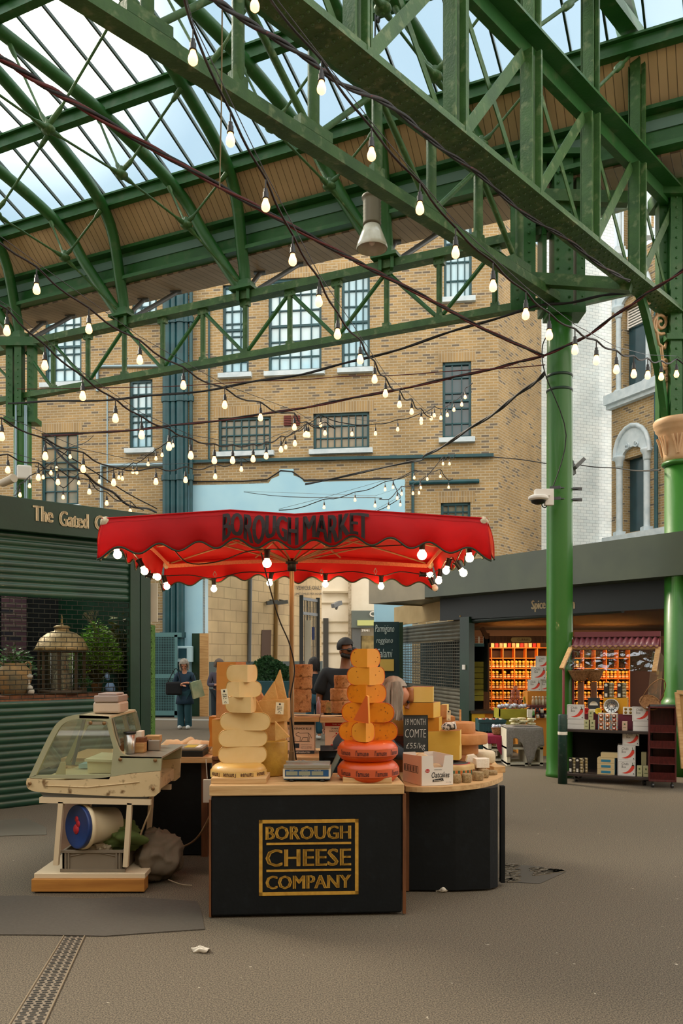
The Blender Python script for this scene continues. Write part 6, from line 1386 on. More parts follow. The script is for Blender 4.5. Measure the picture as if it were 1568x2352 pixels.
# ================================================================ FLOOR ITEMS
def flat(name, pts, mt, label, cat, th=.006, z=.001):
    m = MB(); P = [G(*p) for p in pts]; m.prism([(p.x, p.y) for p in P], th, Matrix.Translation((0, 0, z))); return tag(m.build(name, mt), label, cat)
MATM = mat('grey_felt_mat', '#4a433a', .95, col2='#5a5247', scale=60, stretch=(1, 10, 1), bump=.4)
flat('floor_mat', [(-120, 2062), (60, 2059), (200, 2066), (300, 2062), (452, 2072), (462, 2095), (470, 2136), (350, 2144), (240, 2152), (90, 2149), (-120, 2148)], MATM, 'long grey felt mat lying on the ground left of the front counter', 'mat')
dr = thing('drain_channel', 'narrow slotted metal drain channel running to the lower left corner', 'drain', G(90, 2250))
a0, a1, b0, b1 = G(-5, 2400), G(80, 2400), G(146, 2152), G(194, 2152)
m = MB(); m.add([a0 + Z * .003, a1 + Z * .003, b1 + Z * .003, b0 + Z * .003], [(0, 1, 2, 3)]); m.build('cover', mat('drain_metal', '#6d5f4e', .6, col2='#7d6e5a', scale=20), dr)
m = MB(); m.tube([a0 + Z * .006, b0 + Z * .006], .005, 4); m.tube([a1 + Z * .006, b1 + Z * .006], .005, 4); m.build('frame', mat('drain_frame', '#8a7a62', .5), dr)
m = MB()
for i in range(64):
    for j in range(3):
        f0 = .08 + j * .3 + (.06 if i % 2 else 0); f1 = f0 + .2; k = (i + .5) / 64; L0, R0 = a0.lerp(b0, k), a1.lerp(b1, k); p, q = L0.lerp(R0, f0), L0.lerp(R0, min(f1, .96)); d = (b0 - a0).normalized() * .0055
        m.add([p - d + Z * .0045, q - d + Z * .0045, q + d + Z * .0045, p + d + Z * .0045], [(0, 1, 2, 3)])
m.build('slots', BLACKM, dr)
mh = thing('drain_cover', 'round edged patterned iron drain cover on the ground right of the stall', 'drain cover', G(1225, 2008))
q = [G(1153, 1985), G(1230, 1990), G(1302, 2002), G(1240, 2030), G(1152, 2026)]
m = MB(); m.add([p + Z * .003 for p in q], [tuple(range(5))[::-1]]); m.build('plate', mat('iron_plate', '#4e463b', .7), mh)
m = MB(); rg = random.Random(4)
for i in range(200):
    u, v = rg.random(), rg.random(); p = q[0].lerp(q[4], v).lerp(q[1].lerp(q[3], v) if u < .5 else q[2].lerp(q[2], v), u * .93); m.beam(p + V(-.022, 0, .006), p + V(.022, .012, .006), .014, .006)
m.build('raised_pattern', mat('iron_tread', '#6d6353', .6), mh)
flat('access_cover', [(-60, 1890), (60, 1880), (107, 1902), (107, 1918), (0, 1921), (-60, 1925)], mat('steel_plate', '#5e5749', .6), 'flat steel access cover on the ground by the left shutter', 'cover', .004)
for lb_, px, py, w_ in (('crumpled white tissue on the ground in front of the stall', 461, 2186, .055), ('white paper scrap at the foot of the right counter', 1016, 2048, .04)):
    c = G(px, py); m = MB(); m.sph(c + Z * .014, (w_, .03, .013), 20); m.wobble(.02, 38); m.wobble(.008, 90, 3); tag(m.build('crumpled_tissue', mat('tissue' + str(px), '#cfc4b2', .8)), lb_, 'litter')
flat('gutter_line', [(340, 1651), (500, 1653), (500, 1656), (340, 1654)], mat('pale_kerb', '#8d8a80', .8), 'thin pale line across the ground near the passage', 'kerb', .01)
# mesh gate, electric box, planter
mg = thing('mesh_gate', 'teal mesh gate at the foot of the brick wall behind the kiosk corner', 'gate', W(370, 1645, 23.3))
xa, xb = W(345, 0, 23.3).x, W(404, 0, 23.3).x; zt = W(0, 1458, 23.3).z; TG = mat('teal_galv', '#5a8589', .5, metal=.3)
m = MB()
for z_ in (.12, zt * .5, zt): m.bx(xa, xb + .15, 23.28, 23.32, z_ - .06, z_ + .06)
for x_ in (xa, xb): m.bx(x_ - .04, x_ + .04, 23.28, 23.32, 0, zt)
m.build('frame', TG, mg); m = MB(); k = 0
x_ = xa
while x_ < xb: m.beam(V(x_, 23.3, .1), V(x_, 23.3, zt), .012, .012); x_ += .045
z_ = .1
while z_ < zt: m.beam(V(xa, 23.3, z_), V(xb, 23.3, z_), .012, .012); z_ += .045
m.build('mesh', TG, mg); m = MB(); m.bx(xa, xb, 23.45, 23.47, 0, zt); m.build('backing', mat('dim_backing', '#1e2f33', .9), mg)
eb = thing('meter_box', 'pale blue meter box with a small window on the painted pillar', 'box', W(422, 1520, 23.6)); a, b = W(402, 1484, 23.6), W(442, 1521, 23.6)
m = MB(); m.bx(a.x, b.x, 23.45, 23.75, b.z, a.z); m.build('case', mat('box_blue', '#a9cbd6', .5), eb, bevel=.02); m = MB(); a, b = W(409, 1489, 23.4), W(428, 1512, 23.4); m.bx(a.x, b.x, 23.43, 23.45, b.z, a.z); m.build('window', WINDARK, eb)
pl_ = thing('planter', 'teal planter box full of green plants in the passage', 'planter', W(625, 1600, 22)); a, b = W(584, 1564, 22), W(665, 1640, 22)
m = MB(); m.bx(a.x, b.x, 22, 22.5, 0, a.z); m.build('box', mat('planter_teal', '#17444a', .6), pl_, bevel=.02)
lf = MB(); rg = random.Random(12)
for i in range(1500):
    u = rg.random(); x_ = a.x + (b.x - a.x) * u; hm = .55 * (1 - abs(u - .35)) + .1; z_ = a.z + hm * rg.random(); p = V(x_, 22 + rg.random() * .5, z_); d = V(rg.uniform(-1, 1), rg.uniform(-1, 0), rg.uniform(-.3, 1)).normalized() * .09; e_ = d.cross(V(0, 1, .3)).normalized() * .03; lf.add([p, p + d * .5 + e_, p + d, p + d * .5 - e_], [(0, 1, 2, 3)])
lf.build('foliage', LF3, pl_)
# ================================================================ RIGHT SHOPS
RO = V(.59, 17.4, 0); RU = V(.575, -.819, 0).normalized(); RN = V(-RU.y, RU.x, 0)    # RN points away behind the fascia
RN = RN if RN.x > 0 else -RN
def Rp(t, z, off=0): return RO + RU * t + RN * off + Z * z
def Rt(px, off=0): o_ = RO + RN * off; k = (px - CX) / F; return (k * o_.y - o_.x) / (RU.x - k * RU.y)
FASC = mat('olive_grey_cladding', '#3c463a', .4, col2='#46503f', scale=1.5); FASCL = mat('beige_cladding', '#9c9178', .45, col2='#8a826c', scale=2)
DKI = mat('dark_shop_interior', '#0d0f0e', .9)
rs = thing('shop_row', 'row of dark market shop units with an overhanging grey green fascia at the right', 'shop', Rp(3, 0, .8))
ts_ = Rt(975)
m = MB(); m.beam(Rp(ts_, 3.07, .1), Rp(11.5, 3.07, .1), .2, .58); m.build('fascia', FASC, rs)
m = MB(); m.beam(Rp(-.05, 3.05, .1), Rp(ts_, 3.05, .1), .2, .6); q = [Rp(-.05, 2.75, .2), Rp(-.05, 3.35, .2), Rp(-.05, 3.35, 1.6), Rp(-.05, 2.75, 1.6)]; m.quad(*q); m.build('fascia_end', FASCL, rs)
m = MB(); slabq(m, Rp(-.05, 2.78, .2), Rp(11.5, 2.78, .2), Rp(11.5, 2.78, 3.5), Rp(-.05, 2.78, 3.5), .02); m.build('soffit', FASC, rs)
m = MB(); slabq(m, Rp(-.05, 3.36, .0), Rp(11.5, 3.36, .0), Rp(11.5, 3.36, 3.5), Rp(-.05, 3.36, 3.5), .02); m.build('roof', FASC, rs)
SH_ = .5
def Qp(t, z, off=0): return Rp(t, z, SH_ + off)
tA, tB, tC, tD = Rt(1062, SH_), Rt(1083, SH_), Rt(1425, SH_), 10.5
m = MB(); m.beam(Qp(tA - .6, 2.57, 0), Qp(tD, 2.57, 0), .06, .42); m.build('sign_board', mat('dark_sign_board', '#0f1c1a', .5), rs)
m = MB(); ta, tb = Rt(1223, SH_), Rt(1323, SH_)
tw = Rt(1256, SH_)
m.text('Spice', lambda u, v, l=0: Qp((ta + tw) / 2 + u, 2.52 + v, -.035), tw - ta, .2, bold=.008); tw2 = Rt(1265, SH_); m.text('Garden', lambda u, v, l=0: Qp((tw2 + tb) / 2 + u, 2.52 + v, -.035), tb - tw2, .17, bold=.008); m.build('lettering', CRL, rs)
m = MB(); m.beam(Qp((tA + tB) / 2, 0, 0), Qp((tA + tB) / 2, 2.4, 0), .14, tB - tA, up=RU); m.build('corner_post', GREEN_D, rs)
m = MB(); m.box(Qp((tA + tB) / 2, 1.47, -.08), (.07, .03, .09), -.96); m.build('switch_box', WHITEP, rs)
m = MB(); m.tube([Qp(tB, 2.33, .05), Qp(tC, 2.38, .05)], .05, 8); m.build('shutter_roll', mat('shutter_roll', '#22302c', .5), rs)
# roller shutter of the neighbouring unit
K1 = Qp(tA, 0, 0); K0 = V(1.38, 20.1, 0); KU = (K0 - K1).normalized(); KN = V(KU.y, -KU.x, 0); KN = KN if KN.x < 0 else -KN; KL = (K0 - K1).length
def Kp(t, z, off=0): return K1 + KU * t + KN * off + Z * z
ns = thing('roller_shutter', 'closed grey roller shutter with a see-through middle beside the spice shop', 'shutter', Kp(KL / 2, 0))
SHM = mat('shutter_steel', '#6b675a', .4, metal=.3, col2='#7d786a', scale=4)
def kshut(m, z0, z1, pitch=.075):
    n = round((z1 - z0) / pitch)
    for i in range(n):
        for j in range(4):
            za, zb_ = z0 + (i + j / 4) * (z1 - z0) / n, z0 + (i + (j + 1) / 4) * (z1 - z0) / n; oa, ob2 = .022 * math.sin(PI * j / 4), .022 * math.sin(PI * (j + 1) / 4)
            m.add([Kp(0, za, oa), Kp(KL, za, oa), Kp(KL, zb_, ob2), Kp(0, zb_, ob2)], [(0, 1, 2, 3)], 0, None, True)
m = MB(); kshut(m, 0, 1.06); m.build('lower_curtain', SHM, ns); m = MB(); kshut(m, 1.98, 2.36); m.build('upper_curtain', SHM, ns)
m = MB(); z = 1.06
while z < 1.98: m.tube([Kp(0, z, .01), Kp(KL, z, .01)], .009, 5); z += .06
t = 0.05
while t < KL: m.tube([Kp(t, 1.06, .0), Kp(t, 1.98, .0)], .006, 4); t += .13
m.build('grille', SHM, ns); m = MB(); m.quad(Kp(0, 1.0, -.5), Kp(KL, 1.0, -.5), Kp(KL, 2.0, -.5), Kp(0, 2.0, -.5)); m.build('backing', mat('shutter_backing', '#1b2422', .6, col2='#30403d', scale=.8), ns)
m = MB(); m.beam(Kp(-.02, 0), Kp(-.02, 2.4), .06, .06); m.beam(Kp(KL, 0), Kp(KL, 2.4), .1, .1); m.build('side_rail', GREEN_D, ns)
m = MB(); m.quad(Kp(-.0, 2.42, .03), Kp(KL + .4, 2.42, .03), Kp(KL + .4, 2.85, .03), Kp(0, 2.85, .03)); m.beam(Kp(0, 2.42, .03), Kp(KL + .4, 2.42, .03), .04, .03); tag(m.build('sign_board', mat('worn_cream_sign', '#c8ad7c', .7, col2='#b89c6c', scale=2)), 'worn cream sign board above the closed roller shutter', 'sign')
m = MB(); a, b = W(862, 0, 21.5), W(938, 0, 20.8); m.bx(a.x, b.x + .1, 20.9, 22.5, 0, 3.4); tag(m.build('blue_pier', BLUEP), 'pale blue painted pier behind the parmesan chalkboard', 'wall')
mb_ = thing('menu_chalkboard', 'tall dark teal menu board lettered Parmigiano reggiano Salami', 'sign', W(887, 1590, 19.5)); a, b = W(858, 1428, 19.5), W(916, 1578, 19.5)
m = MB(); m.bx(a.x, b.x, 19.5, 19.56, b.z, a.z); m.build('board', mat('teal_slate', '#14363a', .6), mb_)
m = MB(); zc = lambda y: W(0, y, 19.5).z
for s_, y, w_, h_ in (('Parmigiano', 1446, 44, 22), ('reggiano', 1473, 38, 16), ('Salami', 1500, 36, 20)): m.text(s_, lambda u, v, l=0: W(883 + u, y - v, 19.48), w_, h_, offset=-.005, shear=.25)
m.build('chalk_lettering', mat('pale_chalk', '#cfe0dc', .8), mb_); m = MB(); a, b = W(872, 1514, 19.5), W(904, 1541, 19.5); m.bx(a.x, b.x, 19.46, 19.5, b.z, a.z); m.build('yellow_card', OR_P2 if False else mat('yellow_card', '#dcb85a', .7), mb_)
m = MB(); m.bx(W(916, 0, 19.5).x, W(924, 0, 19.5).x, 19.3, 19.5, 0, 2.45); tag(m.build('corner_post', GREEN_D), 'dark post between the menu board and the roller shutter', 'post')
# ------------------------------------------------ spice shop interior
DI = 17.5
sp = thing('spice_shop_interior', 'warm lit inside of the spice shop with dark ceiling', 'shop interior', V(3.2, 17, 0))
m = MB(); m.bx(2.35, 7.0, DI + .28, DI + .32, 0, 2.6); m.build('back_wall', mat('dark_back_board', '#3a1d0e', .7), sp)
m = MB(); slabq(m, Qp(tB, 2.42, .05), Qp(tC + 1.5, 2.42, .05), V(7.5, 18, 2.2), V(2.5, 18, 2.2), .03); m.build('thatch_ceiling', mat('dark_reed_ceiling', '#2c1d12', .9, col2='#1a120c', scale=30), sp)
m = MB(); m.quad(Qp(tB, 0, .05), V(2.52, 17.9, 0), V(2.52, 17.9, 2.4), Qp(tB, 2.4, .05)); m.build('side_wall', DKI, sp)
SHO = mat('orange_shelf_wood', '#e07a1e', .5)
sx0, sx1, sz0 = W(1102, 0, DI).x, W(1470, 0, DI).x, .05
rack = thing('jar_rack', 'large orange pigeonhole rack full of spice jars at the back of the spice shop', 'shelf', V((sx0 + sx1) / 2, DI, 0))
PX_, PZ_ = .237, .213; zr0 = W(0, 1488 + 23.75 * 8, DI).z; nr = 8
cols_x = [W(1128.7, 0, DI).x + PX_ * k for k in range(-1, 13)]
m = MB()
for x_ in cols_x: m.bx(x_ - .008, x_ + .008, DI, DI + .25, zr0, zr0 + PZ_ * nr)
m.build('upright', SHO, rack); m = MB()
for k in range(nr + 1): m.bx(cols_x[0], cols_x[-1], DI, DI + .25, zr0 + PZ_ * k - .008, zr0 + PZ_ * k + .008)
m.build('shelf', SHO, rack)
JC = [mat('jar_orange', '#c96b20', .3), mat('jar_brown', '#8e4718', .3), mat('jar_red', '#a33014', .3), mat('jar_dark', '#6b3418', .3)]; LID = mat('gold_lid', '#f0b84a', .35, metal=.2); LABJ = mat('jar_label', '#e8c898', .6)
protos = []
for k in range(4):
    m = MB(); m.lathe([(0, 0), (.033, 0), (.034, .01), (.034, .022)], (0, 0, 0), 10, 0); m.lathe([(.0345, .022), (.0345, .052)], (0, 0, 0), 10, 1); m.lathe([(.034, .052), (.034, .065), (.028, .072), (.031, .072), (.031, .088), (0, .088)], (0, 0, 0), 10, mis=[0, 0, 2, 2, 2]) ; o_ = m.build('spice_jar', [JC[k], LABJ, LID], local=True); protos.append(o_)
rj = random.Random(9); usedp = set(); njar = 0
LJS = 'standing spice jar with gold lid in the orange rack'; LJL = 'spice jar lying with its round gold lid facing out in the orange rack'
for r_i in range(nr):
    for c_i in range(len(cols_x) - 1):
        pxc = CX + (cols_x[c_i] + PX_ / 2) / DI * F; rowpy = HZ - (zr0 + PZ_ * r_i + .1 - CH) / DI * F
        if not ((1098 < pxc < 1258) or (1322 < pxc < 1480)): continue
        if pxc < 1258 and rowpy > 1640: continue
        if pxc > 1322 and (rowpy > 1625): continue
        for j in range(3):
            x_ = cols_x[c_i] + PX_ * (j + .5) / 3; kk = (c_i * 3 + r_i * 7 + rj.randint(0, 1)) % 4
            for up in (0, 1):
                if njar > 292 or (up and rj.random() < .07): continue
                src = protos[kk]; 
                if kk not in usedp and not up: o_ = src; usedp.add(kk)
                else: o_ = src.copy(); COL.objects.link(o_)
                z_ = zr0 + PZ_ * r_i + .009
                if up: o_.location = (x_, DI + .12, z_ + .088 + .036); o_.rotation_euler = (PI / 2, 0, 0); o_.scale = (1.0, 1.0, 1.0); tag(o_, LJL, 'jar', 'spice jars lying in the rack')
                else: o_.location = (x_, DI + .05, z_); o_['label'] = LJS; o_['category'] = 'jar'; o_['group'] = 'spice jars standing in the rack'
                njar += 1
for kk in range(4):
    if kk not in usedp: bpy.data.objects.remove(protos[kk])
m = MB(); m.bx(W(1110, 0, 16.3).x, W(1124, 0, 16.3).x, 16.3, 16.4, 0, W(0, 1466, 16.3).z + .1); m.beam(W(1106, 1442, 16.3), W(1119, 1468, 16.3), .06, .08); o1 = m.build('timber_post', WOODD); tag(o1, 'brown timber post with brace in the spice shop opening', 'post')
m = MB(); m.bx(W(1110, 0, 16.3).x, 6.2, 16.3, 16.4, W(0, 1477, 16.3).z, W(0, 1461, 16.3).z); tag(m.build('timber_beam', WOODD), 'brown timber beam above the spice jars', 'beam')
cs = thing('curries_sign', 'oval cream sign reading curries on the timber beam', 'sign', W(1196, 1475, 16.2)); a, b = W(1173, 1464, 16.27), W(1220, 1475, 16.27)
m = MB(); m.prism(rr(a.x, b.x, b.z, a.z, .04), .02, Matrix(((1, 0, 0, 0), (0, 0, -1, 16.28), (0, 1, 0, 0), (0, 0, 0, 1)))); m.build('plate', mat('cream_plate', '#cdb070', .6), cs)
m = MB(); m.text('CURRIES', lambda u, v, l=0: W(1202 + u, 1469.5 - v, 16.25), 28, 6); m.build('lettering', INKR, cs)
# warm lamps (strip under the beam) - real lamps of the shop
LS = mat('warm_strip_lamp', '#ffcf87', .4, emit='#ffa64c', estr=2.5)
for i, (x0, x1) in enumerate(((W(1126, 0, 16.6).x, W(1250, 0, 16.6).x), (W(1330, 0, 16.6).x, W(1470, 0, 16.6).x))):
    m = MB(); m.tube([V(x0, 16.75, 2.02), V(x1, 16.75, 2.02)], .02, 8); tag(m.build('strip_lamp', LS), ['warm strip lamp over the left part of the jar rack', 'warm strip lamp over the right part of the jar rack'][i], 'lamp', 'shop strip lamps')
    ld = bpy.data.lights.new('shop_lamp', 'AREA'); ld.shape = 'RECTANGLE'; ld.size = x1 - x0; ld.size_y = .1; ld.energy = 15; ld.color = (1, .60, .24); lo = bpy.data.objects.new('shop_lamp', ld); COL.objects.link(lo); lo.location = ((x0 + x1) / 2, 16.7, 2.0); lo.rotation_euler = (math.radians(62), 0, 0)
# top row tins
for i in range(12):
    x_ = W(1131 + i * 9.6, 0, DI).x; m = MB(); z_ = zr0 + PZ_ * nr + .009 if False else W(0, 1488, DI).z + .01; m.bx(x_ - .032, x_ + .032, DI, DI + .1, z_, z_ + .085); tag(m.build('spice_tin', [LABJ, REDP, JC[0]][i % 3]), 'small square tin in the top row of the jar rack', 'tin', 'tins on top of the jar rack')
# yellow drawer tower, counters and goods
YEL = mat('yellow_drawer_wood', '#a8a02a', .6, col2='#918a20', scale=5)
yt = thing('drawer_tower', 'column of seven yellow wooden trays on the spice shop left wall', 'drawers', W(1098, 1612, 16.2))
for k in range(7): m = MB(); a, b = W(1088, 1520 + k * 13, 16.2), W(1110, 1531.5 + k * 13, 16.2); m.bx(a.x, b.x, 16.2, 16.45, b.z, a.z); m.build('drawer', YEL, yt)
m = MB(); a, b = W(1085, 1518, 16.46), W(1112, 1632, 16.46); m.bx(a.x, b.x, 16.45, 16.5, b.z, a.z); m.build('backing', DKI, yt)
pbx = MB(); a, b = W(1089, 1462, 15.9), W(1110, 1478, 15.9); pbx.bx(a.x, b.x, 15.9, 16.1, b.z, a.z, 0); pbx.bx(a.x - .02, b.x + .01, 15.88, 15.9, b.z - .06, b.z, 1)
for k in range(3): 
    for j in range(2): pbx.bx(a.x + .01 + j * .09, a.x + .07 + j * .09, 15.885, 15.9, b.z + .01 + k * .042, b.z + .045 + k * .042, 2)
tag(pbx.build('jar_box', [PAPER, TEAL, JC[1]]), 'boxed jar set with teal shelf edge hung on the dark shop wall', 'box')
YC = mat('yellow_counter', '#c9a21e', .6, col2='#bb951a', scale=4); ORC = mat('orange_panel', '#c07a20', .6)
ctr = thing('shop_counter', 'yellow painted counter with dark top inside the spice shop', 'counter', W(1108, 1690, 15.6)); a, b = W(1084, 1639, 15.6), W(1113, 1692, 15.6)
m = MB(); m.bx(a.x, b.x, 15.6, 16.1, 0, a.z); m.build('body', YC, ctr); m = MB(); m.bx(b.x, b.x + .16, 15.65, 16.1, 0, a.z); m.build('orange_side', ORC, ctr); m = MB(); m.bx(a.x - .02, b.x + .2, 15.58, 16.15, a.z, a.z + .05); m.build('top', mat('counter_top_dark', '#3b2e24', .6), ctr)
def bxp(name, label, x0, x1, y0, y1, D, dep, mt, cat='box', group=None, bevel=.006, rz=None):
    m = MB(); a, b = W(x0, y0, D), W(x1, y1, D)
    if rz is None: m.bx(a.x, b.x, D, D + dep, b.z, a.z)
    else: m.box(V((a.x + b.x) / 2, D + dep / 2, (a.z + b.z) / 2), (b.x - a.x, dep, a.z - b.z), rz)
    return tag(m.build(name, mt, bevel=bevel), label, cat, group)
bxp('display_table', 'low yellow display table carrying the teal basket and the sweet trays', 1110, 1200, 1657, 1700, 15.0, .8, YC, 'table')
bxp('display_table', 'orange panelled display table carrying jars at the right of the opening', 1200, 1255, 1650, 1745, 14.2, .8, ORC, 'table')
# yellow tray with packets, jar rows
yt2 = thing('packet_tray', 'slanted yellow tray full of small packets in the spice shop', 'tray', W(1175, 1646, 14.3)); a, b = W(1146, 1629, 14.3), W(1212, 1646, 14.3)
m = MB(); m.bx(a.x, b.x, 14.3, 14.33, b.z, a.z); m.bx(a.x, b.x, 14.3, 14.8, b.z - .04, b.z); m.bx(b.x - .02, b.x, 14.3, 14.8, b.z, a.z); m.bx(a.x, a.x + .02, 14.3, 14.8, b.z, a.z); m.build('tray', YEL, yt2)
bxp('tray_stand', 'yellow stand under the slanted packet tray', 1150, 1208, 1646, 1665, 14.35, .45, YEL, 'stand')
PKB = mat('pale_blue_packet', '#cfe0ee', .4, col2='#8e6a86', scale=12)
def packet(x, y, z, r_, label, group, name='packet', mt=None, s=(.05, .03, .035)):
    m = MB(); m.sph((0, 0, 0), s, 8); m.wobble(.01, 30, r_); o_ = m.build(name, mt or PKB, local=True); o_.location = (x, y, z); o_.rotation_euler = (.5, .3, r_); return tag(o_, label, 'packet', group)
pk0 = packet(a.x + .05, 14.5, a.z + .03, 0, 'small shiny packet heaped in the slanted yellow tray', 'packets in the yellow tray')
for i in range(17):
    o_ = pk0.copy(); COL.objects.link(o_); o_.location = (a.x + .06 + (i % 9) * .052, 14.45 + (i // 9) * .12, a.z + .03 + .01 * (i % 3)); o_.rotation_euler = (.4, .2, i * 1.3)
# pink jars pyramid
PJ = mat('pink_jar', '#a8523f', .3, col2='#c98a74', scale=30)
m = MB(); m.lathe([(0, 0), (.036, 0), (.038, .05), (.032, .06), (.034, .06), (.034, .075), (0, .075)], (0, 0, 0), 10); pj = m.build('jam_jar', PJ, local=True); tag(pj, 'squat pink jar in the stacked pyramid beside the jar rack', 'jar', 'pink jars in a pyramid'); first = True
base = W(1183, 1622, 14.9)
for r_i, n_ in enumerate((4, 3, 3, 2, 2, 1)):
    for j in range(n_):
        o_ = pj if first else pj.copy()
        if not first: COL.objects.link(o_)
        first = False; o_.location = (base.x + (j - (n_ - 1) / 2) * .08 + (.0), 14.9, base.z - .1 + r_i * .076)
bxp('jar_plinth', 'hidden wooden plinth under the pink jars', 1165, 1206, 1632, 1657, 14.85, .3, WOODD, 'plinth')
m = MB(); c = W(1209, 1612, 14.6); m.lathe([(0, 0), (.05, 0), (.075, .06), (.08, .065), (.06, .06), (0, .02)], (0, 0, 0), 16, T=Matrix.Translation(c) @ Matrix.Rotation(.9, 4, 'X')); tag(m.build('bowl', mat('olive_yellow_bowl', '#8f861e', .5)), 'olive yellow bowl tipped forward beside the pink jars', 'bowl')
for i in range(5):
    m = MB(); c = W(1224 + i * 7.3, 1620, 14.3); m.lathe([(0, 0), (.024, 0), (.026, .07), (.02, .1), (.012, .11), (.02, .12), (.018, .15), (0, .155)], c, 12); tag(m.build('glass_bottle', mat('frosted_spice_bottle_%s' % 'abcde'[i], ['#b89a78', '#b7a98c', '#a8957a', '#cbbba0', '#a88a70'][i], .4)), 'short pale bottle with stopper on the red shelf by the right column', 'bottle', 'stoppered bottles')
bxp('red_shelf', 'dark red shelf board under the stoppered bottles', 1216, 1256, 1620, 1626, 14.2, .4, REDW, 'shelf')
for i in range(9):
    m = MB(); c = W(1215 + (i % 5) * 9.6, 1649 - (i // 5) * 12, 14.15); m.lathe([(0, 0), (.03, 0), (.03, .055), (.027, .06), (.03, .06), (.03, .08), (0, .08)], c, 12, mis=[0, 0, 0, 0, 1, 1]); tag(m.build('dark_jar', [mat('dark_purple_jar' if i % 2 else 'white_label_jar', ['#cfc9b8', '#2b1c2e'][i % 2], .3), BLACKM]), 'dark capped jar beside the white packets at the right column', 'jar', 'dark capped jars')
bxp('spice_carton', 'white carton with a green leaf print beside the dark jars', 1211, 1222, 1630, 1648, 14.1, .05, PAPER, 'carton')
m = MB(); a = W(1225, 1648, 14.05); m.lathe([(0, .12), (.012, .1), (.02, .06), (.025, .03), (0, .03)], a, 8); tag(m.build('green_packet', LF2), 'small green cone packet by the white carton', 'packet')
# green basket crates, basket of packets, cloth tables
TC = mat('teal_crate_plastic', '#1d4d52', .5, col2='#173f45', scale=3)
def crate(label, x0, x1, y0, y1, D, dep):
    t = thing('plastic_crate', label, 'crate', W((x0 + x1) / 2, y1, D)); a, b = W(x0, y0, D), W(x1, y1, D); m = MB()
    m.bx(a.x, b.x, D, D + .02, b.z, a.z); m.bx(a.x, b.x, D + dep - .02, D + dep, b.z, a.z); m.bx(a.x, a.x + .02, D, D + dep, b.z, a.z); m.bx(b.x - .02, b.x, D, D + dep, b.z, a.z); m.bx(a.x, b.x, D, D + dep, b.z, b.z + .02); m.build('box', TC, t, bevel=.004)
    m = MB(); m.bx(a.x - .015, b.x + .015, D - .015, D, a.z - .05, a.z)
    x = a.x
    while x < b.x: m.bx(x, x + .012, D - .01, D, b.z, a.z - .05); x += .05
    m.build('ribs', TC, t); return a, b
a, b = crate('teal plastic crate full of round labelled pots in front of the spice shop', 1100, 1160, 1653, 1682, 14.0, .4)
for i in range(14): m = MB(); m.cyl(V(a.x + .04 + (i % 7) * .055, 14.08 + (i // 7) * .1, a.z - .02), .024, .035, 10); tag(m.build('small_pot', [PAPER, OR_R, TEAL][i % 3]), 'small round pot in the teal crate', 'pot', 'small pots in the teal crate')
bxp('crate_stand', 'wooden ledge under the teal crate', 1098, 1165, 1683, 1690, 14.0, .5, WOODD, 'stand')
crate('lower teal plastic crate beside the crimson cloth', 1098, 1130, 1700, 1722, 14.0, .4); bxp('crate_stand', 'dark box under the lower teal crate', 1098, 1130, 1723, 1742, 14.05, .4, DKI, 'stand')
bxp('crate_stand', 'dark stand supporting the upper teal crate', 1100, 1128, 1690, 1700, 14.1, .3, DKI, 'stand')
def stool(label, x0, x1, y0, y1, D, dep, mt):
    t = thing('white_stool', label, 'stool', W((x0 + x1) / 2, y1, D), 'white slatted crates used as tables'); a, b = W(x0, y0, D), W(x1, y1, D); m = MB()
    m.bx(a.x, b.x, D, D + dep, a.z - .03, a.z); m.build('top', mt, t)
    for xx in (a.x, b.x - .05): m = MB(); m.bx(xx, xx + .05, D, D + dep, 0, a.z - .03); m.build('side', mt, t)
    m = MB(); m.bx(a.x, b.x, D, D + dep, (a.z) * .45, a.z * .45 + .03); m.bx(a.x, b.x, D, D + dep, .02, .05); m.build('shelf', mt, t); return a, b
WCR = mat('white_painted_crate', '#cfc9b6', .7, col2='#bdb6a2', scale=5)
stool('white crate stool under the crimson cloth', 1121, 1160, 1693, 1752, 13.35, .5, WCR); a2, b2 = stool('white crate stool under the grey cloth', 1164, 1213, 1675, 1760, 12.9, .5, WCR); stool('white crate stool right of the grey cloth', 1212, 1247, 1675, 1759, 12.92, .5, WCR)
def cloth(name, label, x0, x1, ytop, D, dep, drop, mt, seed=0):
    """cloth lying on a table top and hanging down in front with a wavy hem"""
    m = MB(); a, b = W(x0, ytop, D), W(x1, ytop, D); K = 28; J = 12; rg = random.Random(seed); vs = []
    for j in range(J + 1):
        for i in range(K + 1):
            u = i / K; x = a.x + (b.x - a.x) * u
            if j < 4: vs.append(V(x, D + dep * (1 - j / 4) - .02 * (j > 3), a.z + .012))
            else:
                v = (j - 4) / (J - 4); d_ = drop(u); vs.append(V(x + .02 * math.sin(u * 20) * v, D - .02 - .02 * abs(math.sin(u * 14 + seed)) * v, a.z + .012 - d_ * v))
    w = K + 1; m.add(vs, [(j * w + i, j * w + i + 1, (j + 1) * w + i + 1, (j + 1) * w + i) for j in range(J) for i in range(K)], 0, None, True); return tag(m.build(name, mt, solid=.004), label, 'cloth')
cloth('crimson_cloth', 'crimson cloth draped over the left white crate', 1119, 1162, 1692, 13.35, .5, lambda u: .12 + .33 * max(0, (u - .55) / .45) ** .5, mat('crimson_cloth', '#8a1b3c', .85), 2)
cloth('grey_cloth', 'woven grey cloth draped over the white crates', 1162, 1246, 1673, 12.88, .55, lambda u: .16 + .28 * (abs(u - .08) < .1) + .3 * max(0, 1 - abs(u - .6) / .3) + .12 * (u > .6), mat('grey_woven_cloth', '#77716c', .9, col2='#8b8580', scale=60), 5)
WICK = mat('wicker', '#a8784a', .8, col2='#7d5530', scale=50, bump=.8)
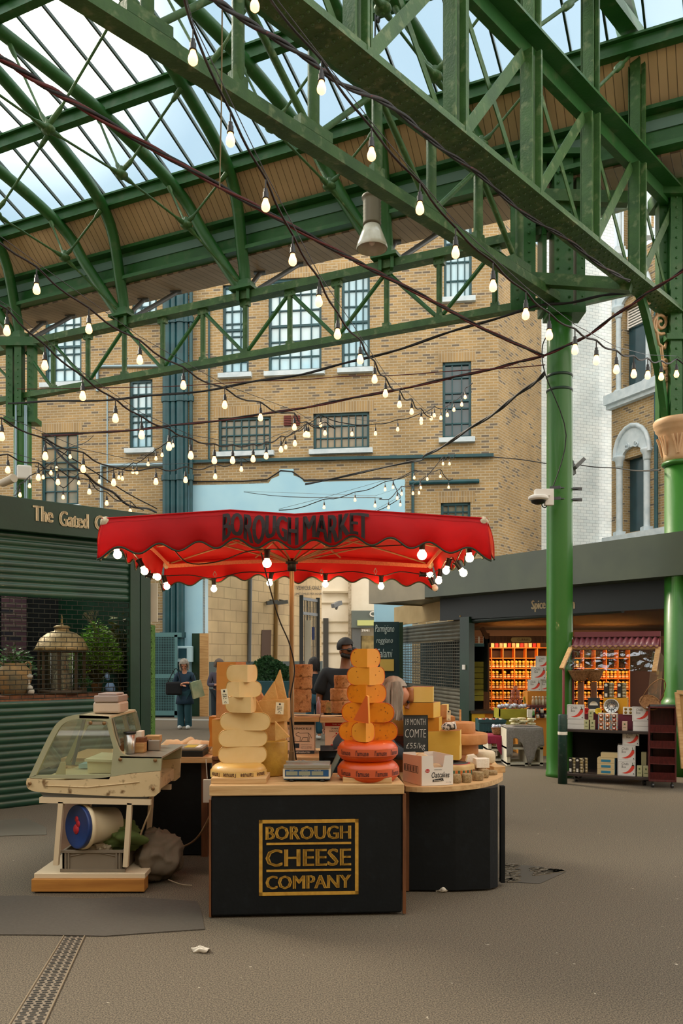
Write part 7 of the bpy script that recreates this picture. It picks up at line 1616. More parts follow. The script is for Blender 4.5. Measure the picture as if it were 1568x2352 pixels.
def basket(label, c, r0, r1, h, sy=.7, handle=0, tilt=0):
    t = thing('wicker_basket', label, 'basket', c, 'wicker baskets'); T = Matrix.Translation(c) @ Matrix.Rotation(tilt, 4, 'X')
    m = MB(); P = [(0, 0)] + [(r0 + (r1 - r0) * (i / 8) ** .7 + .004 * (i % 2), h * i / 8) for i in range(9)] + [(r1 * .93, h), (r0 * .9, .02), (0, .02)]; m.lathe(P, (0, 0, 0), 26, T=T, sy=sy); m.build('bowl', WICK, t)
    m = MB(); m.tube([T @ V(r1 * math.cos(a), r1 * sy * math.sin(a), h) for a in [2 * PI * i / 24 for i in range(25)]], .009, 6); m.build('rim', WICK, t)
    if handle: m = MB(); m.tube(smoothpts([T @ V(-r1, 0, h), T @ V(-r1 * .8, 0, h + handle * .7), T @ V(0, 0, h + handle), T @ V(r1 * .8, 0, h + handle * .7), T @ V(r1, 0, h)], 5), .006, 6); m.build('handle', WICK, t)
    return t
c = W(1147, 1691, 13.5); c.z = W(0, 1692, 13.35).z + .02; basket('oval wicker basket of shiny packets on the crimson cloth', c, .1, .13, .11)
for i in range(10):
    o_ = pk0.copy(); COL.objects.link(o_); tag(o_, 'small shiny packet heaped in the oval basket', 'packet', 'packets in the oval basket'); o_.location = (c.x - .08 + (i % 5) * .04, c.y - .04 + (i // 5) * .06, c.z + .12 + .01 * (i % 2)); o_.rotation_euler = (.5, .1, i * 1.1)
for i in range(9):
    m = MB(); cc = V(W(1182 + (i % 3) * 19, 0, 13.1).x, 13.1 + .12 * (i % 2), W(0, 1672, 12.9).z + .035 + .035 * (i // 3)); m.lathe([(0, 0), (.06, 0), (.068, .008), (.068, .022), (.06, .03), (0, .03)], cc, 16); tag(m.build('flat_packet', mat('cellophane_pack_%s' % 'abcdefghi'[i], '#b3a878', .25, col2='#d9d2b4', scale=25)), 'flat round cellophane packet stacked on the grey cloth', 'packet', 'flat packets on the grey cloth')

# ------------------------------------------------ chilli boxes
CBW = mat('chilli_box_white', '#dfdcd6', .6, col2='#d3cfc8', scale=4); CHR = mat('chilli_red', '#d9402f', .5); CHG = mat('chilli_stem_green', '#3b5a3c', .6)
def chilli_proto():
    t = thing('chilli_box', 'x', 'box', (0, 0, 0), 'chilli boxes'); w, h, d = .215, .19, .06; m = MB(); m.bx(-w / 2, w / 2, 0, d, 0, h); m.build('carton', CBW, t, local=True, bevel=.002)
    P = lambda u, v: V((u - .5) * w, -.0018, v * h)
    m = MB(); top = [(.30, .20), (.45, .25), (.58, .33), (.68, .45), (.76, .60), (.82, .72), (.90, .74), (.95, .66), (.94, .52), (.86, .38), (.74, .25), (.58, .17), (.44, .15), (.30, .165), (.22, .18)]
    m.add([P(*p) for p in top], [tuple(range(len(top)))]); m.build('chilli_print', CHR, t, local=True)
    m = MB(); m.tube([P(.86, .74), P(.86, .80), P(.83, .86), P(.84, .90)], .004, 5); m.add([P(.78, .68), P(.96, .68), P(.9, .76), P(.84, .76)], [(0, 1, 2, 3)]); m.build('stem_print', CHG, t, local=True)
    m = MB(); m.text('Chilli', lambda u, v, l=0: P(.42 + u, .80 + v), .38, .17, offset=-.005); m.text('Box', lambda u, v, l=0: P(.36 + u, .60 + v), .24, .16, offset=-.005); m.add([P(.86, .12), P(.94, .12), P(.9, .22)], [(0, 1, 2)])
    for a, b, c_, d_ in ((.05, .95, .05, .057), (.05, .95, .945, .952), (.05, .057, .05, .95), (.943, .95, .05, .95)): m.add([P(a, c_), P(b, c_), P(b, d_), P(a, d_)], [(0, 1, 2, 3)])
    m.build('lettering', INK, t, local=True); return t
cbp = chilli_proto(); cb_used = [False]
def chilli(label, px, py, D, rz=-.44, scale=1):
    p = W(px, py, D)
    if not cb_used[0]: o_ = cbp; cb_used[0] = True; o_.location = p; o_.rotation_euler = (0, 0, rz); o_.scale = (scale,) * 3; o_['label'] = label
    else: o_ = copy_tree(cbp, p, rz, label, scale=scale)
    return o_
# ------------------------------------------------ rolling shelf stand in front
EA, EB = V((1302 - CX) / F * 11.25, 11.25, 0), V((1497 - CX) / F * 10.82, 10.82, 0); EU = (EB - EA).normalized(); EN = V(-EU.y, EU.x, 0); EL = (EB - EA).length; ERZ = math.atan2(EU.y, EU.x)
def Ep(u, v, z): return EA + EU * u + EN * v + Z * z
TE = Matrix.Translation(EA) @ Matrix.Rotation(ERZ, 4, 'Z')
DWD = mat('dark_stained_shelf', '#3a2f2a', .5)
ss = thing('shelf_trolley', 'dark two-tier shelf trolley on casters stacked with chilli boxes', 'shelf', Ep(EL / 2, .3, 0))
zS = .70; zL = .115
m = MB(); m.bx(-.03, EL, 0, .62, zS - .035, zS, T=TE); m.build('top_shelf', DWD, ss, bevel=.004); m = MB(); m.bx(-.03, EL, 0, .62, zL - .035, zL, T=TE); m.build('bottom_shelf', DWD, ss, bevel=.004)
m = MB(); m.bx(-.03, EL, .6, .62, zL, zS - .035, T=TE); m.build('back_panel', DKI, ss); m = MB(); m.bx(EL - .02, EL, 0, .6, zL, zS - .035, T=TE); m.build('side_panel', DKI, ss)
for u_ in (.1, EL - .1):
    for v_ in (.08, .5): m = MB(); p = TE @ V(u_, v_, 0); m.tube([p + V(-.015, 0, .035), p + V(.015, 0, .035)], .034, 12); m.tube([p + Z * .04, p + Z * .08], .012, 6); m.build('caster', BLACKM, ss)
def Eat(px, v):    # local u of a pixel on the plane offset v behind the front edge
    o_ = EA + EN * v; k = (px - CX) / F; return (k * o_.y - o_.x) / (EU.x - k * EU.y)
def Ebox(name, label, x0, x1, z0, h, v, dep, mt, cat='box', group=None):
    u0, u1 = Eat(x0, v), Eat(x1, v); m = MB(); m.bx(u0, u1, v, v + dep, z0 + .001, z0 + h, T=TE); return tag(m.build(name, mt, bevel=.003), label, cat, group), u0, u1
def Echil(label, px, z0, v, s=1):
    p = Ep(Eat(px, v), v, z0 + .001); o_ = chilli(label, px, 1600, 11, ERZ, s); o_.location = p; return o_
sc11 = 11.1 / F
# upper shelf
Ebox('white_carton', 'flat white carton, lower of two at the left end of the trolley top', 1303, 1341, zS, .062, .06, .2, CBW, group='flat white cartons'); Ebox('white_carton', 'flat white carton, upper of two at the left end of the trolley top', 1303, 1341, zS + .063, .062, .06, .2, CBW, group='flat white cartons')
Echil('chilli box at the left end of the trolley top, on two flat cartons', 1321, zS + .126, .06, 1.02)
Ebox('white_carton', 'flat white carton, lower of two at the right end of the trolley top', 1453, 1490, zS, .062, .04, .2, CBW, group='flat white cartons'); Ebox('white_carton', 'flat white carton, upper of two at the right end of the trolley top', 1453, 1490, zS + .063, .062, .04, .2, CBW, group='flat white cartons')
Echil('chilli box at the right end of the trolley top, on two flat cartons', 1471, zS + .126, .04, .98)
SPK = mat('pale_green_carton', '#b8b588', .6); 
def smallcarton(label, px, z0, v, w=10.5, h=.125, mt=SPK, name='spice_carton', group='pale green cartons'):
    u = Eat(px, v); t = thing(name, label, 'carton', TE @ V(u, v, z0), group); ww = w * sc11; m = MB(); m.bx(u - ww / 2, u + ww / 2, v, v + ww, z0 + .001, z0 + h, T=TE); m.build('carton', mt, t, bevel=.002)
    m = MB(); m.bx(u - ww * .3, u + ww * .3, v - .0015, v, z0 + h * .3, z0 + h * .36, T=TE); m.bx(u - ww * .15, u + ww * .15, v - .0015, v, z0 + h * .62, z0 + h * .8, T=TE); m.build('print', mat('green_carton_print', '#5d6b3e', .6) if 'green_carton_print' not in MATS else MATS['green_carton_print'], t)
for i, px in enumerate((1346, 1360)): smallcarton('pale green carton on the trolley top, %s of the front pair' % ('left' if i == 0 else 'right'), px, zS, .06)
smallcarton('pale green carton standing on the front pair', 1356, zS + .126, .08)
smallcarton('single pinkish carton standing right of the jar gift sets', 1434, zS, .05, 11, .12, mat('pinkish_carton', '#c9ab93', .6))
# gift sets of six jars
def giftset(label, px, z0, v):
    u = Eat(px, v); t = thing('jar_gift_set', label, 'gift set', TE @ V(u, v, z0), 'jar gift sets'); m = MB(); ww = .078
    m.bx(u - ww / 2, u + ww / 2, v + .004, v + .08, z0 + .001, z0 + .108, T=TE); m.build('carton', WC2, t)
    m = MB(); m.bx(u - ww / 2, u - ww / 2 + .006, v, v + .004, z0, z0 + .108, T=TE); m.bx(u + ww / 2 - .006, u + ww / 2, v, v + .004, z0, z0 + .108, T=TE); m.build('coloured_edge', [mat('multicolour_edge', '#2f7f96', .6, col2='#d97a2c', scale=35, lo=.48, hi=.52)] if 'multicolour_edge' not in MATS else [MATS['multicolour_edge']], t)
    for k in range(2): m = MB(); p = TE @ V(u, v + .004, z0 + .005 + k * .05); m.lathe([(0, 0), (.024, 0), (.024, .032), (.02, .036), (.02, .044), (0, .044)], p, 12); m.build('jar', JC[(int(px) + k) % 4], t)
    for k in range(2): m = MB(); m.lathe([(0, -.026), (.012, -.026), (.012, -.024)], (0, 0, 0), 12, T=TE @ Matrix.Translation((u, v + .004, z0 + .025 + k * .05)) @ Matrix.Rotation(-PI / 2, 4, 'X') @ Matrix.Diagonal((1, 1, 1, 1))); m.build('label', PAPER, t)
for r_i in range(2):
    for k in range(3): giftset('jar gift set on the trolley top, %s row, %s of three' % (['lower', 'upper'][r_i], ['left', 'middle', 'right'][k]), 1380 + k * 15, zS + .001 + r_i * .11, .05)
MRN = mat('maroon_block', '#6b2436', .6)
Ebox('display_step', 'maroon display step behind the gift sets', 1342, 1452, zS, .2, .2, .25, MRN, 'step')
Ebox('display_step', 'yellow cube step in the middle of the trolley display', 1385, 1440, zS + .2, .21, .28, .18, mat('golden_step', '#d99a14', .6), 'step')
def tins(label, px, z0, v, h=.2, w=15, rows=3):
    u = Eat(px, v); t = thing('tin_tube_pack', label, 'tin pack', TE @ V(u, v, z0), 'tubes of stacked tins'); ww = w * sc11
    m = MB(); p = TE @ V(u + ww * .22, v + ww * .3, z0 + .001)
    P = [(0, 0)]
    for k in range(5): P += [(ww * .26, h * k / 5 + .003), (ww * .28, h * k / 5 + .008), (ww * .28, h * (k + 1) / 5 - .004), (ww * .25, h * (k + 1) / 5 - .002)]
    P.append((0, h)); m.lathe(P, p, 14); m.build('tin_column', mat('spice_tins', '#8a7a4a', .3, metal=.4, col2='#a89c84', scale=30) if 'spice_tins' not in MATS else MATS['spice_tins'], t)
    m = MB(); m.bx(u - ww * .48, u - ww * .04, v, v + ww * .5, z0 + .001, z0 + h, T=TE); m.build('sleeve', mat('dark_sleeve', '#2d2926', .5) if 'dark_sleeve' not in MATS else MATS['dark_sleeve'], t)
    m = MB(); T2 = TE @ Matrix.Translation((u - ww * .26, v - .001, z0 + h * .84)) @ Matrix.Rotation(PI / 2, 4, 'X'); m.cyl((0, 0, 0), ww * .17, .0015, 14, T=T2); m.bx(u - ww * .4, u - ww * .12, v - .001, v, z0 + h * .08, z0 + h * .3, T=TE); m.build('white_label', PAPER, t)
tins('tin pack standing left on the yellow step', 1397, zS + .411, .3, .2, 22); tins('tin pack standing right on the yellow step', 1427, zS + .411, .3, .2, 20)
rt = thing('silver_tin', 'round silver embossed tin tilted in front of the yellow step', 'tin', TE @ V(Eat(1404, .2), .2, zS + .21)); T2 = TE @ Matrix.Translation((Eat(1404, .24), .24, zS + .3)) @ Matrix.Rotation(PI / 2 - .2, 4, 'X')
m = MB(); m.lathe([(0, 0), (.1, 0), (.1, .03), (.098, .034), (.088, .034), (.084, .03), (0, .03)], (0, 0, 0), 32, T=T2); m.build('tin', METAL, rt); m = MB()
for k in range(12): a = k * PI / 6; m.tube([T2 @ V(.02 * math.cos(a), .02 * math.sin(a), .032), T2 @ V(.078 * math.cos(a), .078 * math.sin(a), .032)], .004, 5)
m.tube([T2 @ V(.05 * math.cos(a), .05 * math.sin(a), .033) for a in [2 * PI * i / 20 for i in range(21)]], .004, 5); m.build('embossing', METALD, rt)
Ebox('tin_support', 'small dark block propping the silver tin', 1392, 1418, zS + .2, .03, .2, .06, MRN, 'block')
bd = thing('round_label_box', 'dark gift box with a white half-circle label behind the pale cartons', 'box', TE @ V(Eat(1362, .22), .22, zS + .2)); u = Eat(1363, .22); m = MB(); m.bx(u - .075, u + .075, .22, .26, zS + .2, zS + .41, T=TE); m.build('box', mat('navy_box', '#232c33', .5), bd)
m = MB(); T2 = TE @ Matrix.Translation((u, .219, zS + .31)) @ Matrix.Rotation(PI / 2, 4, 'X'); m.lathe([(0, 0), (.055, 0), (.055, .002)], (0, 0, 0), 20, T=T2, a0=0, a1=PI); m.bx(u - .06, u + .06, .217, .219, zS + .22, zS + .26, T=TE); m.build('label', PAPER, bd)
for lb_, px, mt in (('red bowl tipped on its side left of the pale cartons', 1346, mat('red_bowl', '#b3221e', .5)), ('yellow bowl tipped on its side right of the pale cartons', 1374, mat('yellow_bowl', '#c9a81e', .5))):
    T2 = TE @ Matrix.Translation((Eat(px, .16), .16, zS + .175 + .055)) @ Matrix.Rotation(PI / 2 - .4, 4, 'X'); m = MB(); m.lathe([(0, 0), (.02, 0), (.04, .05), (.046, .055), (.036, .05), (0, .01)], (0, 0, 0), 18, T=T2 @ Matrix.Translation((0, 0, -.03))); tag(m.build('bowl', mt), lb_, 'bowl')
eg = thing('sample_box', 'white box with four yellow and dark rounds on the trolley', 'box', TE @ V(Eat(1441, .18), .18, zS + .2)); u = Eat(1442, .18); m = MB(); m.bx(u - .065, u + .065, .18, .22, zS + .2, zS + .3, T=TE); m.build('box', PAPER, eg); m = MB()
for a in (-.03, .03):
    for b in (.025, .07): m.cyl((0, 0, 0), .018, .002, 14, T=TE @ Matrix.Translation((u + a, .18, zS + .2 + b + .003)) @ Matrix.Rotation(PI / 2, 4, 'X'))
m.build('round', [mat('yellow_round', '#8a6a1e', .5)], eg)
Ebox('pink_carton', 'flat dusty pink carton at the back right of the trolley', 1452, 1485, zS + .2, .05, .3, .15, mat('dusty_pink', '#b07a72', .6)); Ebox('display_step', 'brown step behind the right chilli box', 1442, 1490, zS, .2, .25, .25, WOODD, 'step')
for lb_, px, px2 in (('left wooden post carrying a round wicker basket', 1326, 1339), ('right wooden post carrying a round wicker basket', 1356, 1369)):
    Ebox('wooden_post', lb_, px, px2, zS, .62, .38, .06, WOODD, 'post')
c = TE @ V(Eat(1331, .4), .4, zS + .625); basket('round wicker basket on the left wooden post', c, .06, .15, .14, 1); c = TE @ V(Eat(1363, .46), .46, zS + .625); basket('darker round wicker basket on the right wooden post', c, .06, .13, .15, 1)
c = TE @ V(Eat(1488, .1), .1, zS + .33); basket('tilted wicker basket with tall handle hanging at the right of the trolley', c, .07, .125, .07, .9, .5, .9)
# lower shelf
for i, px in enumerate((1314, 1330, 1342)): tins('tin pack on the trolley bottom shelf, %s of three' % ['left', 'middle', 'right'][i], px, zL, .06 + .06 * (i == 2), .2, [17, 17, 14][i])
TSB = mat('cream_sauce_box', '#c9b486', .6); BLE = mat('blue_box_edge', '#2a7a98', .5)
for k in range(3):
    u0, u1 = Eat(1371 - k * .0, .06), Eat(1411, .06); t = thing('spice_gift_box', 'cream gift box with teal label, %s of three stacked on the bottom shelf' % ['bottom', 'middle', 'top'][k], 'box', TE @ V(u0, .06, zL), 'cream gift boxes'); m = MB(); m.bx(u0, u1, .06, .26, zL + .001 + k * .073, zL + .072 + k * .073, T=TE); m.build('carton', TSB, t, bevel=.003)
    m = MB(); m.bx(u0 + .05, u1 - .05, .058, .06, zL + .02 + k * .073, zL + .052 + k * .073, T=TE); m.bx(u1, u1 + .002, .06, .26, zL + .004 + k * .073, zL + .07 + k * .073, T=TE); m.build('teal_label', BLE, t)
Ebox('white_carton', 'long cream carton lying on the stacked gift boxes', 1379, 1420, zL + .22, .065, .08, .12, TSB)
Echil('lowest chilli box on the trolley bottom shelf', 1438, zL, .05, 1.02); Echil('chilli box standing on the lowest one', 1438, zL + .195, .06, 1.02); Echil('darker chilli box under the trolley top, topmost of three', 1448, zL + .39, .1, .95)
for k in range(4):
    o_ = Echil('chilli box seen edge-on behind the lowest one, %s from the front' % ['second', 'third', 'fourth', 'fifth'][k], 1438, zL, .115 + .065 * k, 1.0); o2 = Echil('chilli box seen edge-on behind the middle one, %s from the front' % ['second', 'third', 'fourth', 'fifth'][k], 1438, zL + .195, .125 + .065 * k, 1.0)
smallcarton('pale green carton at the right end of the bottom shelf', 1468, zL, .05, 11, .14); smallcarton('second pale green carton at the right end of the bottom shelf', 1483, zL, .05, 12, .14)
Ebox('spice_carton', 'pale carton standing behind the two green cartons of the bottom shelf', 1472, 1484, zL, .3, .2, .08, SPK, 'carton')
# canopy
ca = thing('trolley_canopy', 'small maroon corrugated roof with timber framed clear screen over the trolley', 'canopy', TE @ V(.4, .3, zS))
MCR = mat('maroon_sheet', '#6a3038', .45, col2='#75383f', scale=3)
m = MB(); u0, u1 = .02, Eat(1512, .35); K = 120; vs = []
for j, (v_, z_) in enumerate(((.58, 1.935), (.26, 1.79))):
    for i in range(K + 1): u = u0 + (u1 - u0) * i / K; vs.append(TE @ V(u, v_, z_ + .014 * math.sin(i / K * 2 * PI * 15)))
m.add(vs, [(i, i + 1, K + 2 + i, K + 1 + i) for i in range(K)], 0, None, True); m.build('corrugated_roof', MCR, ca, solid=.004)
m = MB(); m.bx(u0 - .01, u1 + .01, .53, .59, 1.93, 2.0, T=TE); m.build('ridge_board', MCR, ca)
P0, P1, P2_, P3 = TE @ V(-.0, .3, 1.78), TE @ V(u1, .3, 1.78), TE @ V(u1 - .03, -.02, 1.47), TE @ V(-.07, -.02, 1.50)
m = MB(); m.beam(P0, P1, .03, .06); m.beam(P0, P3, .06, .03); m.beam(P1, P2_, .06, .03); m.build('screen_frame', WOOD, ca, bevel=.003)
m = MB(); m.quad(P0, P1, P2_, P3); m.build('clear_screen', glassmat('acrylic', '#e6eef0', refl=.28, rough=.03, bump=.6), ca)
m = MB(); m.tube([TE @ V(-.05, .02, .72), TE @ V(-.05, .02, 1.49), TE @ V(-.0, .3, 1.78)], .016, 6); m.tube([TE @ V(u1, .5, .72), TE @ V(u1, .5, 1.9)], .02, 6); m.tube([TE @ V(0, .5, .72), TE @ V(0, .5, 1.9)], .02, 6); m.build('post', mat('dull_red_paint', '#7a2830', .5), ca)
m = MB(); c = TE @ V(Eat(1497, .3), .3, 1.1)
for k in range(6): m.bx(-.06 + k * .006, .05 + k * .006, k * .02, k * .02 + .004, 0 - k * .02, .62 - k * .01, T=Matrix.Translation(c) @ Matrix.Rotation(-.5, 4, 'Z') @ Matrix.Rotation(.1, 4, 'Y'))
tag(m.build('cellophane_bags', glassmat('cellophane', '#e8ded0', refl=.25, film=.25, filmcol='#c9bfae')), 'bunch of clear cellophane bags hanging right of the screen', 'bags')
# red cabinet
RA = V((1489 - CX) / F * 10.75, 10.75, 0); RZ_ = -.30; TRc = Matrix.Translation(RA) @ Matrix.Rotation(RZ_, 4, 'Z'); wR = .33; hR = 1.03
rc_ = thing('red_drawer_rack', 'maroon wooden rack with open sloping trays on small wheels at the right', 'rack', RA)
m = MB(); m.bx(0, .02, 0, .3, .08, hR, T=TRc); m.bx(wR - .02, wR, 0, .3, .08, hR, T=TRc); m.bx(0, wR, .28, .3, .08, hR, T=TRc); m.bx(0, wR, 0, .3, .08, .1, T=TRc); m.bx(0, wR, 0, .3, hR - .02, hR, T=TRc); m.build('carcass', REDW, rc_, bevel=.003)
for k, z_ in enumerate((.80, .60, .40, .20)):
    m = MB(); q = [(0.02, -.03, z_), (wR - .02, -.03, z_), (wR - .02, .0, z_ - .09), (.02, 0, z_ - .09)]; m.add([TRc @ V(*p) for p in q] + [TRc @ (V(*p) + V(0, .014, 0)) for p in q], [(0, 3, 2, 1), (4, 5, 6, 7), (0, 1, 5, 4), (1, 2, 6, 5), (2, 3, 7, 6), (3, 0, 4, 7)]); m.bx(.02, wR - .02, 0, .28, z_ - .1, z_ - .085, T=TRc); m.build('tray', REDW, rc_)
for u_ in (.05, wR - .05): m = MB(); p = TRc @ V(u_, .04, 0); m.tube([p + V(-.012, 0, .03), p + V(.012, 0, .03)], .029, 12); m.tube([p + Z * .03, p + Z * .08], .012, 6); m.build('caster', METALD, rc_)
m = MB(); m.box(TRc @ V(wR / 2, .12, hR + .012), (.3, .2, .02), RZ_); m.wobble(.01, 20); tag(m.build('paper_pile', METALD), 'untidy pile of dark packets on the maroon rack', 'packets')
fr_ = thing('picture_board', 'cream framed board leaning at the right picture edge', 'board', W(1565, 1700, 10.6)); a = W(1554, 1590, 10.6); m = MB(); m.beam(a, a + V(.08, .0, -.95), .05, .03, up=V(0, 1, 0)); m.beam(a, a + V(.6, -.1, -.02), .05, .03, up=V(0, 1, 0)); m.build('frame', WOODP, fr_); m = MB(); m.quad(a + V(.03, .01, -.03), a + V(.6, -.09, -.04), a + V(.68, -.09, -.95), a + V(.11, .01, -.95)); m.build('panel', mat('ochre_panel', '#b08a55', .7), fr_)
# bollard
bo = thing('bollard', 'dark green bollard with a white band beside the right column', 'bollard', W(1292, 1800, 11.1)); c = V((1291.5 - CX) / F * 11.1, 11.1, 0)
m = MB(); m.lathe([(0, 0), (.06, 0), (.06, .895), (.055, .905), (0, .905)], c, 24); m.build('post', mat('scuffed_green', '#12332a', .4, col2='#183b31', scale=4, dark='#35493f', dscale=25), bo); m = MB(); m.lathe([(.061, .64), (.062, .645), (.062, .675), (.061, .68)], c, 24); m.build('band', PAPER, bo)
# chilli boxes inside the spice shop
for lb_, px, py, D, s in (('chilli box in the spice shop, lower left of the pile', 1226, 1587, 14.4, 1.0), ('chilli box in the spice shop, middle of the pile', 1236, 1561, 14.4, 1.15), ('top chilli box of the spice shop pile, half behind the column', 1246, 1535, 14.4, 1.1), ('chilli box in the spice shop, lower right behind the column', 1252, 1587, 14.4, 1.0)): chilli(lb_, px, py, D, -.3, s)
bxp('display_step', 'orange block under the spice shop chilli boxes', 1211, 1258, 1588, 1620, 14.4, .35, ORC, 'step')
# dome camera on the column
dm = thing('dome_camera', 'white dome camera on a bracket strapped to the right column', 'camera', W(1245, 1140, 11.5))
c = W(1236, 1141, 11.45); m = MB(); m.lathe([(0, .02), (.1, .02), (.135, 0), (.135, -.03), (.11, -.05), (0, -.05)], c, 28); m.box(c + V(.05, 0, .05), (.2, .12, .09)); m.box(c + V(.15, .05, .0), (.12, .1, .22)); m.build('housing', WHITEP, dm, bevel=.005)
m = MB(); m.lathe([(.1, -.05), (.09, -.08), (.05, -.1), (0, -.105)], c, 24); m.build('dome', BLACKM, dm)
m = MB()
for y in (1121, 1146): m.beam(W(1262, y, 11.55), W(1287, y - 2, 11.5), .02, .04); m.tube([W(1287, y - 1, 11.6), W(1330, y + 2, 11.75)], .008, 5); m.beam(W(1314, y + 2, 11.75), W(1336, y + 2, 11.75), .02, .04)
m.build('strap_bracket', METALD, dm)
m = MB(); m.tube(smoothpts([W(1250, 1148, 11.5), W(1244, 1160, 11.5), W(1252, 1166, 11.5), W(1258, 1155, 11.55)], 4), .008, 5); m.build('cable', BLACKM, dm)
m = MB(); m.beam(W(1316, 1078, 12.0), W(1336, 1058, 12.0), .3, .05); m.beam(W(1312, 1060, 12.0), W(1318, 1090, 12.0), .03, .12); tag(m.build('flood_lamp', PEWTER), 'grey floodlight fixed behind the right column', 'lamp')
# pendant lamp
pd_ = thing('pendant_lamp', 'grey industrial pendant lamp hanging below the overhead girder', 'lamp', W(858, 450, 10.8)); c = W(854, 572, 10.8)
PG = mat('ribbed_prismatic_glass', '#b9b49c', .25, col2='#d8d6c8', scale=4, coat=.4)
m = MB(); m.lathe([(.195, 0), (.2, .015), (.19, .06), (.15, .17), (.1, .3), (.09, .3), (.14, .17), (.18, .05), (.19, .0)], c, 36); m.build('shade', PG, pd_)
m = MB(); P = []
for k in range(14): P += [(.112 + (.006 if k % 2 else 0), .3 + k * .024)]
m.lathe([(0, .3)] + P + [(.12, .63), (.13, .64), (.13, .67), (.05, .69), (0, .69)], c, 28); m.build('ballast_housing', mat('ballast_metal', '#6b6450', .5, metal=.3), pd_)
m = MB(); m.tube([c + Z * .69, c + Z * .8, W(868, 0, 10.8) + Z * 1.5], .012, 6); m.sph(W(868, 45, 10.8), (.03, .03, .05), 8); m.build('suspension', METALD, pd_)
m = MB(); m.sph(c + Z * .12, (.05, .05, .08), 10); m.build('bulb', BULBOFF, pd_)
# ================================================================ PEOPLE
SKIN_D = mat('dark_brown_skin', '#7d5238', .5, col2='#6d4429', scale=6, sss=.1); SKIN_L = mat('fair_skin', '#c98f70', .5, col2='#bd8062', scale=6, sss=.1)
def skin(name, mt, verts, edges, radii, parent, T=None, sub=2, root=0, smooth=True):
    me = bpy.data.meshes.new(name); PM = WM[parent].inverted(); T = T or Matrix.Identity(4)
    me.from_pydata([tuple(PM @ (T @ Vector(v))) for v in verts], edges, []); me.materials.append(mt)
    ob = bpy.data.objects.new(name, me); COL.objects.link(ob); ob.parent = parent; WM[ob] = WM[parent].copy()
    md = ob.modifiers.new('skin', 'SKIN'); md.use_smooth_shade = True; md.branch_smoothing = .6
    sv = me.skin_vertices[0].data
    for i, r in enumerate(radii): sv[i].radius = (r, r) if not isinstance(r, tuple) else r; sv[i].use_root = (i == root)
    s_ = ob.modifiers.new('sub', 'SUBSURF'); s_.levels = sub; s_.render_levels = sub
    return ob
def chain(P, names, J, radd):
    pass
